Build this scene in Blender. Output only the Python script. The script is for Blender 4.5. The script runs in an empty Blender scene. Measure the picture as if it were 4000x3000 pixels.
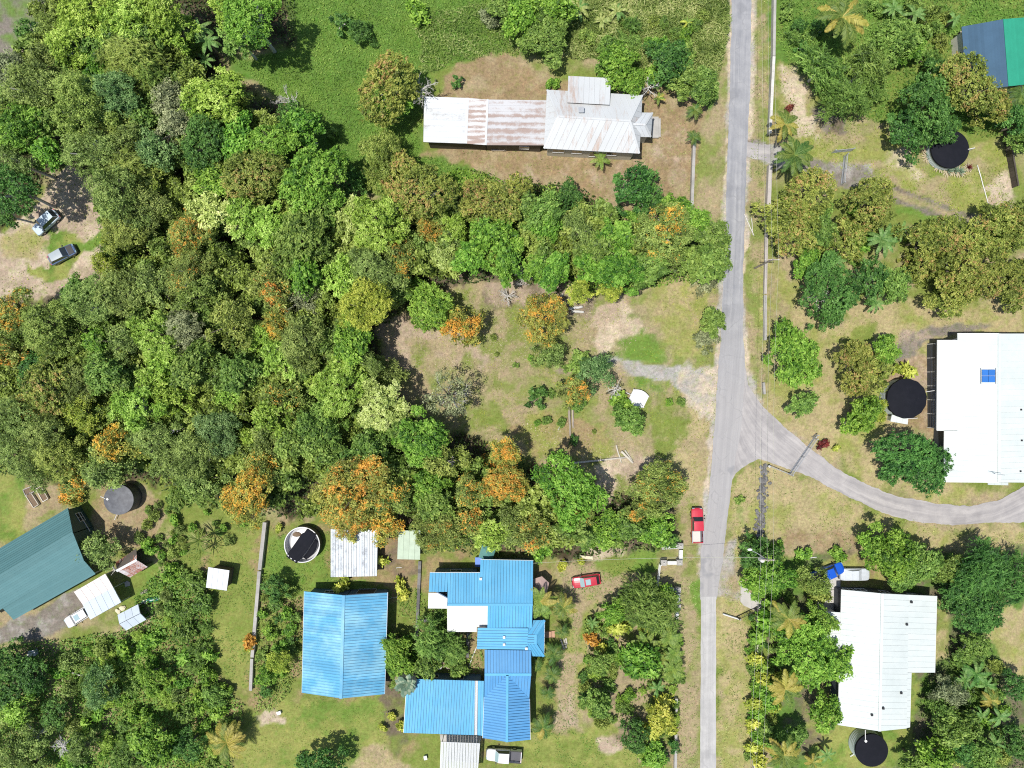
import bpy, math, random
import numpy as np
from mathutils import Vector, Matrix

# ------------------------------------------------------------------ camera, sky, sun, exposure
H = 104.0                    # flying height of the camera in metres
S = 156.0 / 4000.0           # metres on the ground per photograph pixel
FP = 4000.0 / 2212.0
scene = bpy.context.scene
COL = scene.collection
cam = bpy.data.cameras.new('camera'); cam_o = bpy.data.objects.new('camera', cam); COL.objects.link(cam_o)
cam.sensor_width = 36; cam.lens = 24.0; cam.clip_end = 4000; cam.clip_start = 1
cam_o.location = (0, 0, H); cam_o.rotation_euler = (0, 0, 0); scene.camera = cam_o
SHX, SHY = 0.26, 0.13        # shadow run per metre of height, to the right and up in the picture
world = bpy.data.worlds.new('World'); scene.world = world; world.use_nodes = True
wn = world.node_tree; wn.nodes.clear()
sky = wn.nodes.new('ShaderNodeTexSky'); sky.sky_type = 'NISHITA'; sky.sun_disc = False
_el = math.atan2(1.0, math.hypot(SHX, SHY)); _sd = Vector((-SHX, -SHY, 1)).normalized()
sky.sun_elevation = _el; sky.sun_rotation = math.atan2(_sd.x, _sd.y)
bg = wn.nodes.new('ShaderNodeBackground'); bg.inputs['Strength'].default_value = 0.10
wo = wn.nodes.new('ShaderNodeOutputWorld')
wn.links.new(sky.outputs[0], bg.inputs[0]); wn.links.new(bg.outputs[0], wo.inputs[0])
sun = bpy.data.lights.new('sun', 'SUN'); sun.energy = 4.1; sun.angle = math.radians(0.53); sun.color = (1.0, 0.96, 0.89)
sun_o = bpy.data.objects.new('sun', sun); COL.objects.link(sun_o)
sun_o.rotation_euler = _sd.to_track_quat('Z', 'Y').to_euler(); sun_o.location = (-20, -10, 150)
vs = scene.view_settings
vs.view_transform = 'Standard'; vs.look = 'None'; vs.gamma = 1.0; vs.exposure = 0.2; vs.use_curve_mapping = False
scene.cycles.use_denoising = False; scene.cycles.filter_width = 1.1
scene.cycles.max_bounces = 6; scene.cycles.diffuse_bounces = 3; scene.cycles.glossy_bounces = 2
scene.cycles.transmission_bounces = 3; scene.cycles.transparent_max_bounces = 6

R = random.Random(7)
NP = np.random.default_rng(11)

def P(px, py, z=0.0):
    """Photograph pixel (4000 wide) of a point at height z -> world point."""
    k = S * (H - z) / H
    return Vector(((px - 2000) * k, (1500 - py) * k, z))
def PF(fx, fy, z=0.0):
    return P(fx * FP, fy * FP, z)

# ------------------------------------------------------------------ objects
def tag(o, label=None, cat=None, group=None, kind=None):
    if label: o['label'] = label
    if cat: o['category'] = cat
    if group: o['group'] = group
    if kind: o['kind'] = kind
    return o
def link(o, parent=None):
    COL.objects.link(o)
    if parent is not None: o.parent = parent
    return o
def empty(name, loc, rz=0.0, label=None, cat=None, group=None):
    o = bpy.data.objects.new(name, None); o.empty_display_size = 0.3
    o.location = loc; o.rotation_euler = (0, 0, rz)
    link(o); return tag(o, label, cat, group)
def inst(name, mesh, parent=None, loc=(0, 0, 0), rot=(0, 0, 0), scale=(1, 1, 1), mat=None):
    o = bpy.data.objects.new(name, mesh)
    o.location = loc; o.rotation_euler = rot; o.scale = scale
    link(o, parent)
    if mat is not None:
        o.material_slots[0].link = 'OBJECT'; o.material_slots[0].material = mat
    return o

class MB:
    """Collects vertices and faces; build() links them as one mesh object."""
    def __init__(s): s.v = []; s.f = []
    def add(s, vs, fs):
        b = len(s.v); s.v += [tuple(v) for v in vs]; s.f += [tuple(i + b for i in f) for f in fs]
    def box(s, x0, x1, y0, y1, z0, z1):
        s.add([(x0,y0,z0),(x1,y0,z0),(x1,y1,z0),(x0,y1,z0),(x0,y0,z1),(x1,y0,z1),(x1,y1,z1),(x0,y1,z1)],
              [(3,2,1,0),(4,5,6,7),(0,1,5,4),(1,2,6,5),(2,3,7,6),(3,0,4,7)])
    def prism(s, top, dz):
        """top ring of 3-d points, pushed down by the vector dz"""
        n = len(top); dz = Vector(dz); top = [Vector(t) for t in top]
        s.add(top + [t + dz for t in top], [tuple(range(n)), tuple(range(2*n-1, n-1, -1))] +
              [(i, n+i, n+(i+1) % n, (i+1) % n) for i in range(n)])
    def beam(s, a, b, w, h, up=(0, 0, 1)):
        a = Vector(a); b = Vector(b); d = (b - a)
        if d.length < 1e-6: return
        d.normalize(); up = Vector(up)
        if abs(d.dot(up)) > .98: up = Vector((1, 0, 0))
        x = d.cross(up).normalized() * w * .5; y = x.cross(d).normalized() * h * .5
        s.add([a-x-y, a+x-y, a+x+y, a-x+y, b-x-y, b+x-y, b+x+y, b-x+y],
              [(3,2,1,0),(4,5,6,7),(0,1,5,4),(1,2,6,5),(2,3,7,6),(3,0,4,7)])
    def tube(s, pts, rad, n=7, caps=True):
        pts = [Vector(p) for p in pts]; base = len(s.v); m = len(pts)
        if not hasattr(rad, '__len__'): rad = [rad] * m
        for i, p in enumerate(pts):
            d = (pts[min(i+1, m-1)] - pts[max(i-1, 0)]).normalized()
            u = Vector((0, 0, 1)) if abs(d.z) < .9 else Vector((1, 0, 0))
            x = d.cross(u).normalized(); y = x.cross(d)
            for k in range(n):
                a = 2*math.pi*k/n; s.v.append(tuple(p + (x*math.cos(a) + y*math.sin(a)) * rad[i]))
        for i in range(m-1):
            for k in range(n):
                a = base+i*n+k; b = base+i*n+(k+1) % n
                s.f.append((a, b, b+n, a+n))
        if caps:
            s.f.append(tuple(base+k for k in range(n-1, -1, -1))); s.f.append(tuple(base+(m-1)*n+k for k in range(n)))
    def lathe(s, prof, n=32, c=(0, 0, 0), sx=1, sy=1):
        base = len(s.v); m = len(prof)
        for r, z in prof:
            for k in range(n):
                a = 2*math.pi*k/n; s.v.append((c[0]+r*sx*math.cos(a), c[1]+r*sy*math.sin(a), c[2]+z))
        for i in range(m-1):
            for k in range(n):
                a = base+i*n+k; b = base+i*n+(k+1) % n; s.f.append((a, b, b+n, a+n))
        s.f.append(tuple(base+(m-1)*n+k for k in range(n)))
    def mesh(s, name, mat, smooth=False):
        me = bpy.data.meshes.new(name); me.from_pydata(s.v, [], s.f); me.update()
        if smooth: me.polygons.foreach_set('use_smooth', [True]*len(me.polygons))
        me.materials.append(mat); return me
    def build(s, name, mat, parent=None, smooth=False, loc=(0, 0, 0), rz=0.0):
        return inst(name, s.mesh(name, mat, smooth), parent, loc, (0, 0, rz))

# ------------------------------------------------------------------ materials
MATS = {}
def nodes(name):
    m = bpy.data.materials.new(name); m.use_nodes = True; nt = m.node_tree
    b = nt.nodes.get('Principled BSDF'); return m, nt, b
def N(nt, t, **kw):
    n = nt.nodes.new(t)
    for k, v in kw.items(): setattr(n, k, v)
    return n
def mixc(nt, a, b, f, mode='MIX'):
    n = nt.nodes.new('ShaderNodeMix'); n.data_type = 'RGBA'; n.blend_type = mode
    for sock, val in ((n.inputs[0], f), (n.inputs[6], a), (n.inputs[7], b)):
        if isinstance(val, (int, float)): sock.default_value = val
        elif isinstance(val, (tuple, list)): sock.default_value = (*val[:3], 1)
        else: nt.links.new(val, sock)
    return n.outputs[2]
def mth(nt, op, a, b=0.0, clamp=False):
    n = nt.nodes.new('ShaderNodeMath'); n.operation = op; n.use_clamp = clamp
    for i, v in enumerate((a, b)):
        if isinstance(v, (int, float)): n.inputs[i].default_value = v
        else: nt.links.new(v, n.inputs[i])
    return n.outputs[0]
def noise(nt, vec, scale, detail=4, rough=.55, lac=2.0):
    n = nt.nodes.new('ShaderNodeTexNoise'); n.inputs['Scale'].default_value = scale
    n.inputs['Detail'].default_value = detail; n.inputs['Roughness'].default_value = rough
    if vec is not None: nt.links.new(vec, n.inputs['Vector'])
    return n.outputs['Fac']
def ramp(nt, fac, stops):
    n = nt.nodes.new('ShaderNodeValToRGB'); nt.links.new(fac, n.inputs[0]); e = n.color_ramp.elements
    while len(e) < len(stops): e.new(.5)
    for el, (p, c) in zip(e, stops):
        el.position = p; el.color = (*(c if isinstance(c, (tuple, list)) else (c,)*3), 1)
    return n.outputs[0]
def vmap(nt, vec, scale):
    n = nt.nodes.new('ShaderNodeMapping'); n.inputs['Scale'].default_value = scale
    nt.links.new(vec, n.inputs['Vector']); return n.outputs[0]
def setp(b, **kw):
    for k, v in kw.items(): b.inputs[k.replace('_', ' ')].default_value = v

def paint(name, col, rough=.5, var=.06, grime=.15, gscale=1.2, metallic=0.0, bump=0.0, grime_col=None, coat=0, spec=.5):
    """A painted or plain solid surface: slight change from piece to piece, mottled wear and dirt."""
    m, nt, b = nodes(name)
    tc = N(nt, 'ShaderNodeTexCoord'); oi = N(nt, 'ShaderNodeObjectInfo')
    g = N(nt, 'ShaderNodeNewGeometry')
    n1 = noise(nt, g.outputs['Position'], gscale, 5, .65); n2 = noise(nt, g.outputs['Position'], gscale*7, 3)
    f = mth(nt, 'MULTIPLY', ramp(nt, n1, [(.42, 0), (.72, 1)]), grime)
    c = mixc(nt, col, grime_col or tuple(x*.45 for x in col), f)
    v = mth(nt, 'ADD', mth(nt, 'MULTIPLY', mth(nt, 'SUBTRACT', oi.outputs['Random'], .5), var*2), mth(nt, 'ADD', .94, mth(nt, 'MULTIPLY', n2, .12)))
    hv = N(nt, 'ShaderNodeHueSaturation'); nt.links.new(c, hv.inputs['Color']); nt.links.new(v, hv.inputs['Value'])
    nt.links.new(hv.outputs[0], b.inputs['Base Color'])
    setp(b, Roughness=rough, Metallic=metallic); b.inputs['Specular IOR Level'].default_value = spec
    if coat: b.inputs['Coat Weight'].default_value = coat; b.inputs['Coat Roughness'].default_value = .08
    if bump:
        bp = N(nt, 'ShaderNodeBump'); bp.inputs['Strength'].default_value = bump; bp.inputs['Distance'].default_value = .02
        nt.links.new(n2, bp.inputs['Height']); nt.links.new(bp.outputs[0], b.inputs['Normal'])
    MATS[name] = m; return m

def rust_metal(name, base, rust, amount=.5, rough=.55, scale=(1, 1, 1), bands=0.0, band_dir=(0, 1, 0), rust2=None):
    """Old roofing iron: pale zinc with rust blotches and streaks, patchy from sheet to sheet."""
    m, nt, b = nodes(name)
    g = N(nt, 'ShaderNodeNewGeometry'); oi = N(nt, 'ShaderNodeObjectInfo')
    pos = g.outputs['Position']
    n1 = noise(nt, vmap(nt, pos, scale), .55, 6, .7); n2 = noise(nt, vmap(nt, pos, tuple(6*s for s in scale)), 1.0, 4, .7)
    n3 = noise(nt, pos, .18, 2)
    k = mth(nt, 'ADD', mth(nt, 'MULTIPLY', n1, .9), mth(nt, 'ADD', mth(nt, 'MULTIPLY', n2, .5), mth(nt, 'MULTIPLY', n3, .5)))
    k = mth(nt, 'ADD', k, mth(nt, 'MULTIPLY', mth(nt, 'SUBTRACT', oi.outputs['Random'], .5), .22))
    if bands:
        w = N(nt, 'ShaderNodeTexWave'); w.inputs['Scale'].default_value = bands; w.inputs['Distortion'].default_value = 1.5
        w.bands_direction = {(1,0,0): 'X', (0,1,0): 'Y'}[tuple(band_dir)]
        nt.links.new(pos, w.inputs['Vector']); k = mth(nt, 'ADD', k, mth(nt, 'MULTIPLY', mth(nt, 'SUBTRACT', w.outputs['Fac'], .5), .22))
    t = 1.28 - amount * .55
    f = ramp(nt, mth(nt, 'MULTIPLY', k, .5), [(t*.5 - .05, 0), (t*.5 + .06, 1)])
    rc = mixc(nt, rust, rust2 or tuple(x*.6 for x in rust), n2)
    c = mixc(nt, mixc(nt, base, tuple(x*.78 for x in base), n3), rc, f)
    nt.links.new(c, b.inputs['Base Color']); setp(b, Roughness=rough, Metallic=0.0)
    MATS[name] = m; return m

FOL = 1.12
def foliage(name, dark, mid, light, flower=None, fthr=.72, alt=None, trans=.28, rough=.55, jitter=.10):
    """Leaves: colour by the leaf's own random tone, blossom or new growth where the leaf carries it."""
    m, nt, b = nodes(name)
    at = N(nt, 'ShaderNodeAttribute', attribute_name='tone'); fl = N(nt, 'ShaderNodeAttribute', attribute_name='flower')
    oi = N(nt, 'ShaderNodeObjectInfo'); g = N(nt, 'ShaderNodeNewGeometry')
    c = ramp(nt, at.outputs['Fac'], [(0.05, dark), (.5, mid), (.98, light)])
    if alt:     # several kinds of plant growing through one another
        c2 = ramp(nt, at.outputs['Fac'], [(0.05, alt[0]), (.5, alt[1]), (.98, alt[2])])
        c = mixc(nt, c, c2, ramp(nt, noise(nt, g.outputs['Position'], .16, 2), [(.46, 0), (.54, 1)]))
    if flower:
        off = N(nt, 'ShaderNodeVectorMath', operation='ADD'); nt.links.new(g.outputs['Position'], off.inputs[0])
        nn = noise(nt, g.outputs['Position'], .42, 4, .7)
        f = ramp(nt, mth(nt, 'ADD', mth(nt, 'MULTIPLY', fl.outputs['Fac'], .62), mth(nt, 'MULTIPLY', nn, .8)), [(fthr, 0), (fthr+.08, 1)])
        fc = ramp(nt, at.outputs['Fac'], [(0, tuple(x*.7 for x in flower)), (.5, flower), (1, tuple(min(.9, x*1.35) for x in flower))])
        c = mixc(nt, c, fc, f)
    hv = N(nt, 'ShaderNodeHueSaturation'); nt.links.new(c, hv.inputs['Color'])
    nt.links.new(mth(nt, 'ADD', .5 - .012, mth(nt, 'MULTIPLY', oi.outputs['Random'], .024)), hv.inputs['Hue'])
    r2 = mth(nt, 'FRACT', mth(nt, 'MULTIPLY', oi.outputs['Random'], 37.7))
    nt.links.new(mth(nt, 'MULTIPLY', mth(nt, 'ADD', 1 - jitter, mth(nt, 'MULTIPLY', r2, 2*jitter)), FOL), hv.inputs['Value'])
    nt.links.new(hv.outputs[0], b.inputs['Base Color']); setp(b, Roughness=rough)
    b.inputs['Specular IOR Level'].default_value = .35
    tr = N(nt, 'ShaderNodeBsdfTranslucent'); nt.links.new(hv.outputs[0], tr.inputs['Color'])
    ms = N(nt, 'ShaderNodeMixShader'); ms.inputs[0].default_value = trans
    nt.links.new(b.outputs[0], ms.inputs[1]); nt.links.new(tr.outputs[0], ms.inputs[2])
    nt.links.new(ms.outputs[0], nt.nodes['Material Output'].inputs['Surface'])
    MATS[name] = m; return m

def glass_mat(name, col, rough=.12):
    m, nt, b = nodes(name); setp(b, Base_Color=(*col, 1), Roughness=rough); b.inputs['Coat Weight'].default_value = .6
    MATS[name] = m; return m

paint('white_roof', (.60, .645, .625), .7, .025, .45, .22, grime_col=(.47, .53, .515), spec=.25)
paint('white_paint', (.68, .68, .66), .5, .03, .12)
paint('cream_wall', (.62, .60, .52), .7, .03, .2)
paint('dark_wall', (.05, .06, .075), .6, .05, .2)
paint('blue_roof', (.095, .365, .60), .6, .05, .5, .4, grime_col=(.16, .44, .65), spec=.3)
paint('blue_roof_worn', (.095, .345, .55), .55, .10, .9, .30, grime_col=(.27, .54, .67), spec=.35)
paint('blue_roof_deep', (.09, .29, .55), .6, .05, .5, .4, grime_col=(.14, .36, .61), spec=.3)
paint('blue_wall', (.10, .17, .26), .7, .03, .2)
paint('teal_tile', (.088, .20, .212), .7, .07, .22, .6, grime_col=(.14, .265, .27), spec=.25)
paint('navy_tile', (.06, .12, .19), .75, .07, .2, .6, spec=.2)
paint('green_tile', (.03, .30, .19), .7, .06, .2, .6, spec=.25)
paint('green_wall', (.045, .10, .085), .6, .04, .2)
paint('pale_green_sheet', (.40, .50, .37), .5, .05, .3)
paint('pink_sheet', (.74, .67, .64), .5, .03, .12)
paint('grey_sheet', (.55, .62, .68), .45, .04, .15)
paint('concrete', (.40, .385, .36), .85, .06, .45, .7, bump=.3)
paint('pink_concrete', (.46, .42, .39), .85, .05, .4, .7, bump=.3)
paint('timber', (.36, .31, .25), .8, .2, .4, 2.0, bump=.3)
paint('pale_timber', (.56, .52, .44), .8, .15, .35, 2.0, bump=.3)
paint('cream_timber', (.72, .66, .46), .7, .1, .2, 2.0)
paint('dark_timber', (.09, .075, .06), .8, .2, .3, 2.0)
paint('galvanised', (.45, .47, .49), .4, .05, .25, 2, metallic=.3)
paint('tank_zinc', (.50, .56, .58), .6, .05, .3, 1.5)
paint('black_sheet', (.010, .011, .016), .8, .1, .3, 1.0, bump=.4, grime_col=(.02, .02, .028), spec=.15)
paint('charcoal_sheet', (.05, .055, .07), .55, .1, .8, 1.2, bump=.4, grime_col=(.12, .13, .15))
paint('liner', (.66, .66, .66), .5, .03, .1)
paint('rock', (.17, .165, .16), .9, .35, .4, 2.5, bump=.5)
paint('soil', (.20, .14, .09), .95, .1, .5, 3, bump=.5)
paint('bark', (.20, .17, .13), .9, .15, .5, 3, bump=.5)
paint('pale_bark', (.56, .54, .50), .85, .1, .3, 3, bump=.4)
paint('tyre', (.02, .02, .02), .85, .1, .1)
paint('rim', (.35, .36, .38), .35, .05, .1, metallic=.6)
paint('black_trim', (.02, .02, .022), .5, .05, .1)
paint('car_red', (.47, .018, .04), .3, .02, .06, coat=.6)
paint('car_pickup_red', (.55, .03, .055), .35, .02, .08, coat=.5)
paint('car_blue', (.008, .09, .52), .3, .02, .05, coat=.6)
paint('car_silver', (.52, .62, .70), .35, .02, .05, coat=.3)
paint('car_slate', (.10, .16, .30), .3, .02, .05, coat=.5)
paint('car_grey', (.36, .41, .44), .35, .02, .05, coat=.5)
paint('car_white', (.70, .70, .70), .3, .02, .05, coat=.5)
paint('car_cover', (.56, .60, .64), .45, .02, .3, 1.5, bump=.6)
paint('bed_liner', (.10, .10, .115), .8, .05, .3)
paint('cardboard', (.62, .58, .53), .8, .03, .1)
paint('tarp_blue', (.07, .2, .62), .5, .05, .1)
paint('tarp_teal', (.09, .24, .22), .6, .05, .2)
paint('tarp_brown', (.42, .30, .27), .7, .05, .3)
paint('brick_step', (.50, .30, .20), .85, .08, .4)
paint('boat_green', (.03, .20, .12), .45, .05, .3)
paint('plaster_stone', (.62, .60, .56), .85, .08, .3, 2)
paint('pillar_stone', (.30, .29, .28), .85, .08, .4, 2)
paint('wire', (.50, .50, .40), .6, .02, .1)
paint('solar', (.03, .16, .50), .2, .05, .1)
paint('yard_bin', (.6, .6, .6), .5, .05, .1)
glass_mat('car_glass', (.03, .04, .05)); glass_mat('pale_glass', (.32, .45, .48), .2); glass_mat('window_glass', (.02, .025, .03))
rust_metal('rust_white_roof', (.60, .62, .625), (.40, .29, .23), .32, scale=(4.5, .8, 1), rust2=(.46, .37, .32))
rust_metal('rust_mid_roof', (.58, .58, .59), (.30, .205, .17), .55, scale=(1.6, 2.2, 1), bands=.3, band_dir=(0, 1, 0), rust2=(.40, .33, .30))
rust_metal('rust_band_roof', (.68, .68, .68), (.30, .20, .165), .55, scale=(.8, 2.0, 1), bands=.42, band_dir=(0, 1, 0), rust2=(.42, .34, .30))
rust_metal('rust_red_roof', (.62, .60, .60), (.20, .055, .035), .72, scale=(1, 1, 1), rust2=(.40, .17, .10))
rust_metal('silver_roof', (.66, .72, .76), (.30, .33, .38), .42, scale=(2.2, 2.2, 1), rust2=(.22, .24, .27))
rust_metal('zinc_white_roof', (.66, .69, .71), (.44, .43, .42), .22, scale=(.4, 1, 1))

def polycarb():
    m, nt, b = nodes('polycarbonate'); setp(b, Base_Color=(.66, .69, .70, 1), Roughness=.35); b.inputs['Transmission Weight'].default_value = .35
    MATS['polycarbonate'] = m
polycarb()

foliage('fol_lime', (.10, .19, .016), (.31, .48, .06), (.58, .74, .18))
foliage('fol_pale', (.22, .30, .06), (.50, .60, .16), (.78, .84, .36))
foliage('fol_bright', (.036, .11, .010), (.165, .335, .034), (.36, .56, .09))
foliage('fol_mid', (.050, .105, .016), (.17, .29, .05), (.35, .49, .11))
foliage('fol_blue', (.045, .11, .032), (.14, .265, .075), (.29, .44, .155))
foliage('fol_olive', (.055, .088, .017), (.19, .275, .06), (.42, .525, .145))
foliage('fol_oliveyel', (.07, .105, .016), (.235, .32, .056), (.47, .55, .135))
foliage('fol_grey', (.08, .10, .045), (.24, .275, .13), (.47, .51, .27))
foliage('fol_dark', (.018, .065, .012), (.075, .19, .034), (.18, .36, .075))
foliage('fol_yellow', (.10, .15, .014), (.31, .40, .045), (.58, .62, .11))
foliage('fol_brown', (.070, .098, .015), (.225, .285, .048), (.46, .48, .11), flower=(.40, .27, .095), fthr=.90)
foliage('fol_orange', (.065, .095, .018), (.21, .285, .056), (.44, .52, .13), flower=(.72, .35, .055), fthr=.86)
foliage('fol_orange_lot', (.09, .115, .02), (.29, .33, .058), (.54, .55, .13), flower=(.76, .40, .06), fthr=.80)
foliage('fol_croton', (.13, .19, .02), (.40, .46, .055), (.72, .72, .15))
foliage('fol_croton_red', (.05, .012, .012), (.15, .03, .025), (.30, .08, .05))
foliage('fol_croton_orange', (.3, .14, .02), (.62, .32, .05), (.75, .45, .1))
foliage('fol_frond', (.04, .08, .015), (.13, .20, .035), (.30, .36, .08))
foliage('fol_frond_yellow', (.15, .14, .02), (.36, .33, .06), (.58, .48, .14))
foliage('fol_frond_green', (.02, .06, .012), (.07, .15, .03), (.17, .28, .06))
foliage('fol_fern', (.05, .10, .015), (.16, .26, .04), (.34, .44, .09))
foliage('fol_banana', (.04, .11, .02), (.13, .26, .06), (.30, .45, .14))
foliage('fol_agave', (.07, .13, .09), (.20, .30, .20), (.50, .52, .36))
foliage('fol_dry', (.30, .24, .15), (.52, .44, .30), (.70, .62, .46))
foliage('fol_meadow', (.060, .125, .016), (.17, .31, .045), (.34, .48, .10))
foliage('fol_tallgrass', (.08, .13, .025), (.28, .36, .085), (.62, .62, .26))
foliage('fol_canopy', (.05, .09, .014), (.16, .27, .045), (.36, .50, .12), alt=((.08, .12, .016), (.28, .38, .06), (.54, .64, .17)))
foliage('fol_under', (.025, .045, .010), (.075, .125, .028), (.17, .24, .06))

# ------------------------------------------------------------------ ground
def vnoise(x, y, scale, seed):
    rg = np.random.default_rng(seed); G = rg.random((256, 256))
    u = x / scale + 1000.0; v = y / scale + 1000.0
    i = np.floor(u).astype(int); j = np.floor(v).astype(int); fu = u - i; fv = v - j
    fu = fu*fu*(3-2*fu); fv = fv*fv*(3-2*fv); i %= 256; j %= 256; i2 = (i+1) % 256; j2 = (j+1) % 256
    return (G[i, j]*(1-fu) + G[i2, j]*fu)*(1-fv) + (G[i, j2]*(1-fu) + G[i2, j2]*fu)*fv
def fbm(x, y, scale, seed, oct=4):
    t = 0; a = .5; tot = 0
    for k in range(oct):
        t = t + a*vnoise(x, y, scale / 2**k, seed + k); tot += a; a *= .55
    return t / tot
def poly_xy(px):
    return np.array([tuple(P(a, b))[:2] for a, b in px])
def sdist(x, y, poly):
    """signed distance to a polygon, inside positive"""
    d = np.full(x.shape, 1e9); ins = np.zeros(x.shape, bool); n = len(poly)
    for k in range(n):
        ax, ay = poly[k]; bx, by = poly[(k+1) % n]
        ex, ey = bx-ax, by-ay; L = ex*ex+ey*ey + 1e-12
        t = np.clip(((x-ax)*ex + (y-ay)*ey)/L, 0, 1)
        d = np.minimum(d, (x-ax-t*ex)**2 + (y-ay-t*ey)**2)
        c = ((ay > y) != (by > y)) & (x < ex*(y-ay)/((by-ay) if by != ay else 1e-9) + ax); ins ^= c
    d = np.sqrt(d); return np.where(ins, d, -d)
def smooth(a, b, v):
    t = np.clip((v-a)/(b-a), 0, 1); return t*t*(3-2*t)

DRY = (.365, .302, .162); TAN = (.325, .262, .158); PINK = (.37, .29, .215); BROWN = (.28, .205, .115); PALE = (.50, .415, .31)
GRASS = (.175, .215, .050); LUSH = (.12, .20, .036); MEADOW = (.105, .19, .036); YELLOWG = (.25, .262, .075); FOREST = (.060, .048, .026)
GRAVEL = (.35, .335, .315); GREYDIRT = (.20, .176, .15); VIVID = (.14, .225, .042); DARKDIRT = (.15, .12, .085)
# name, polygon (photo pixels), colour, second colour, patchiness, edge wobble, softness
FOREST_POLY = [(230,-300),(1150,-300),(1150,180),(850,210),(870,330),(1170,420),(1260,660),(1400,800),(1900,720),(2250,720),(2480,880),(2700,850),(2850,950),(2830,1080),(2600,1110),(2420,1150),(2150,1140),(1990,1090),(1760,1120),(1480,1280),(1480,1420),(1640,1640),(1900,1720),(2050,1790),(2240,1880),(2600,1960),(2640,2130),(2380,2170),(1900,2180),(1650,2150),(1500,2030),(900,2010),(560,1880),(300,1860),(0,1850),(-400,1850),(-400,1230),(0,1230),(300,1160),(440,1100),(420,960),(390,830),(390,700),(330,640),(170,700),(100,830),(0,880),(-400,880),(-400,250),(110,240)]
MEADOW_POLY = [(840,210),(1130,190),(1120,-300),(2860,-300),(2850,150),(2790,330),(2770,420),(2700,380),(2560,350),(2450,230),(2200,220),(2100,200),(1780,240),(1640,300),(1640,600),(1780,640),(1900,730),(1600,830),(1250,660),(1170,430)]
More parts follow.
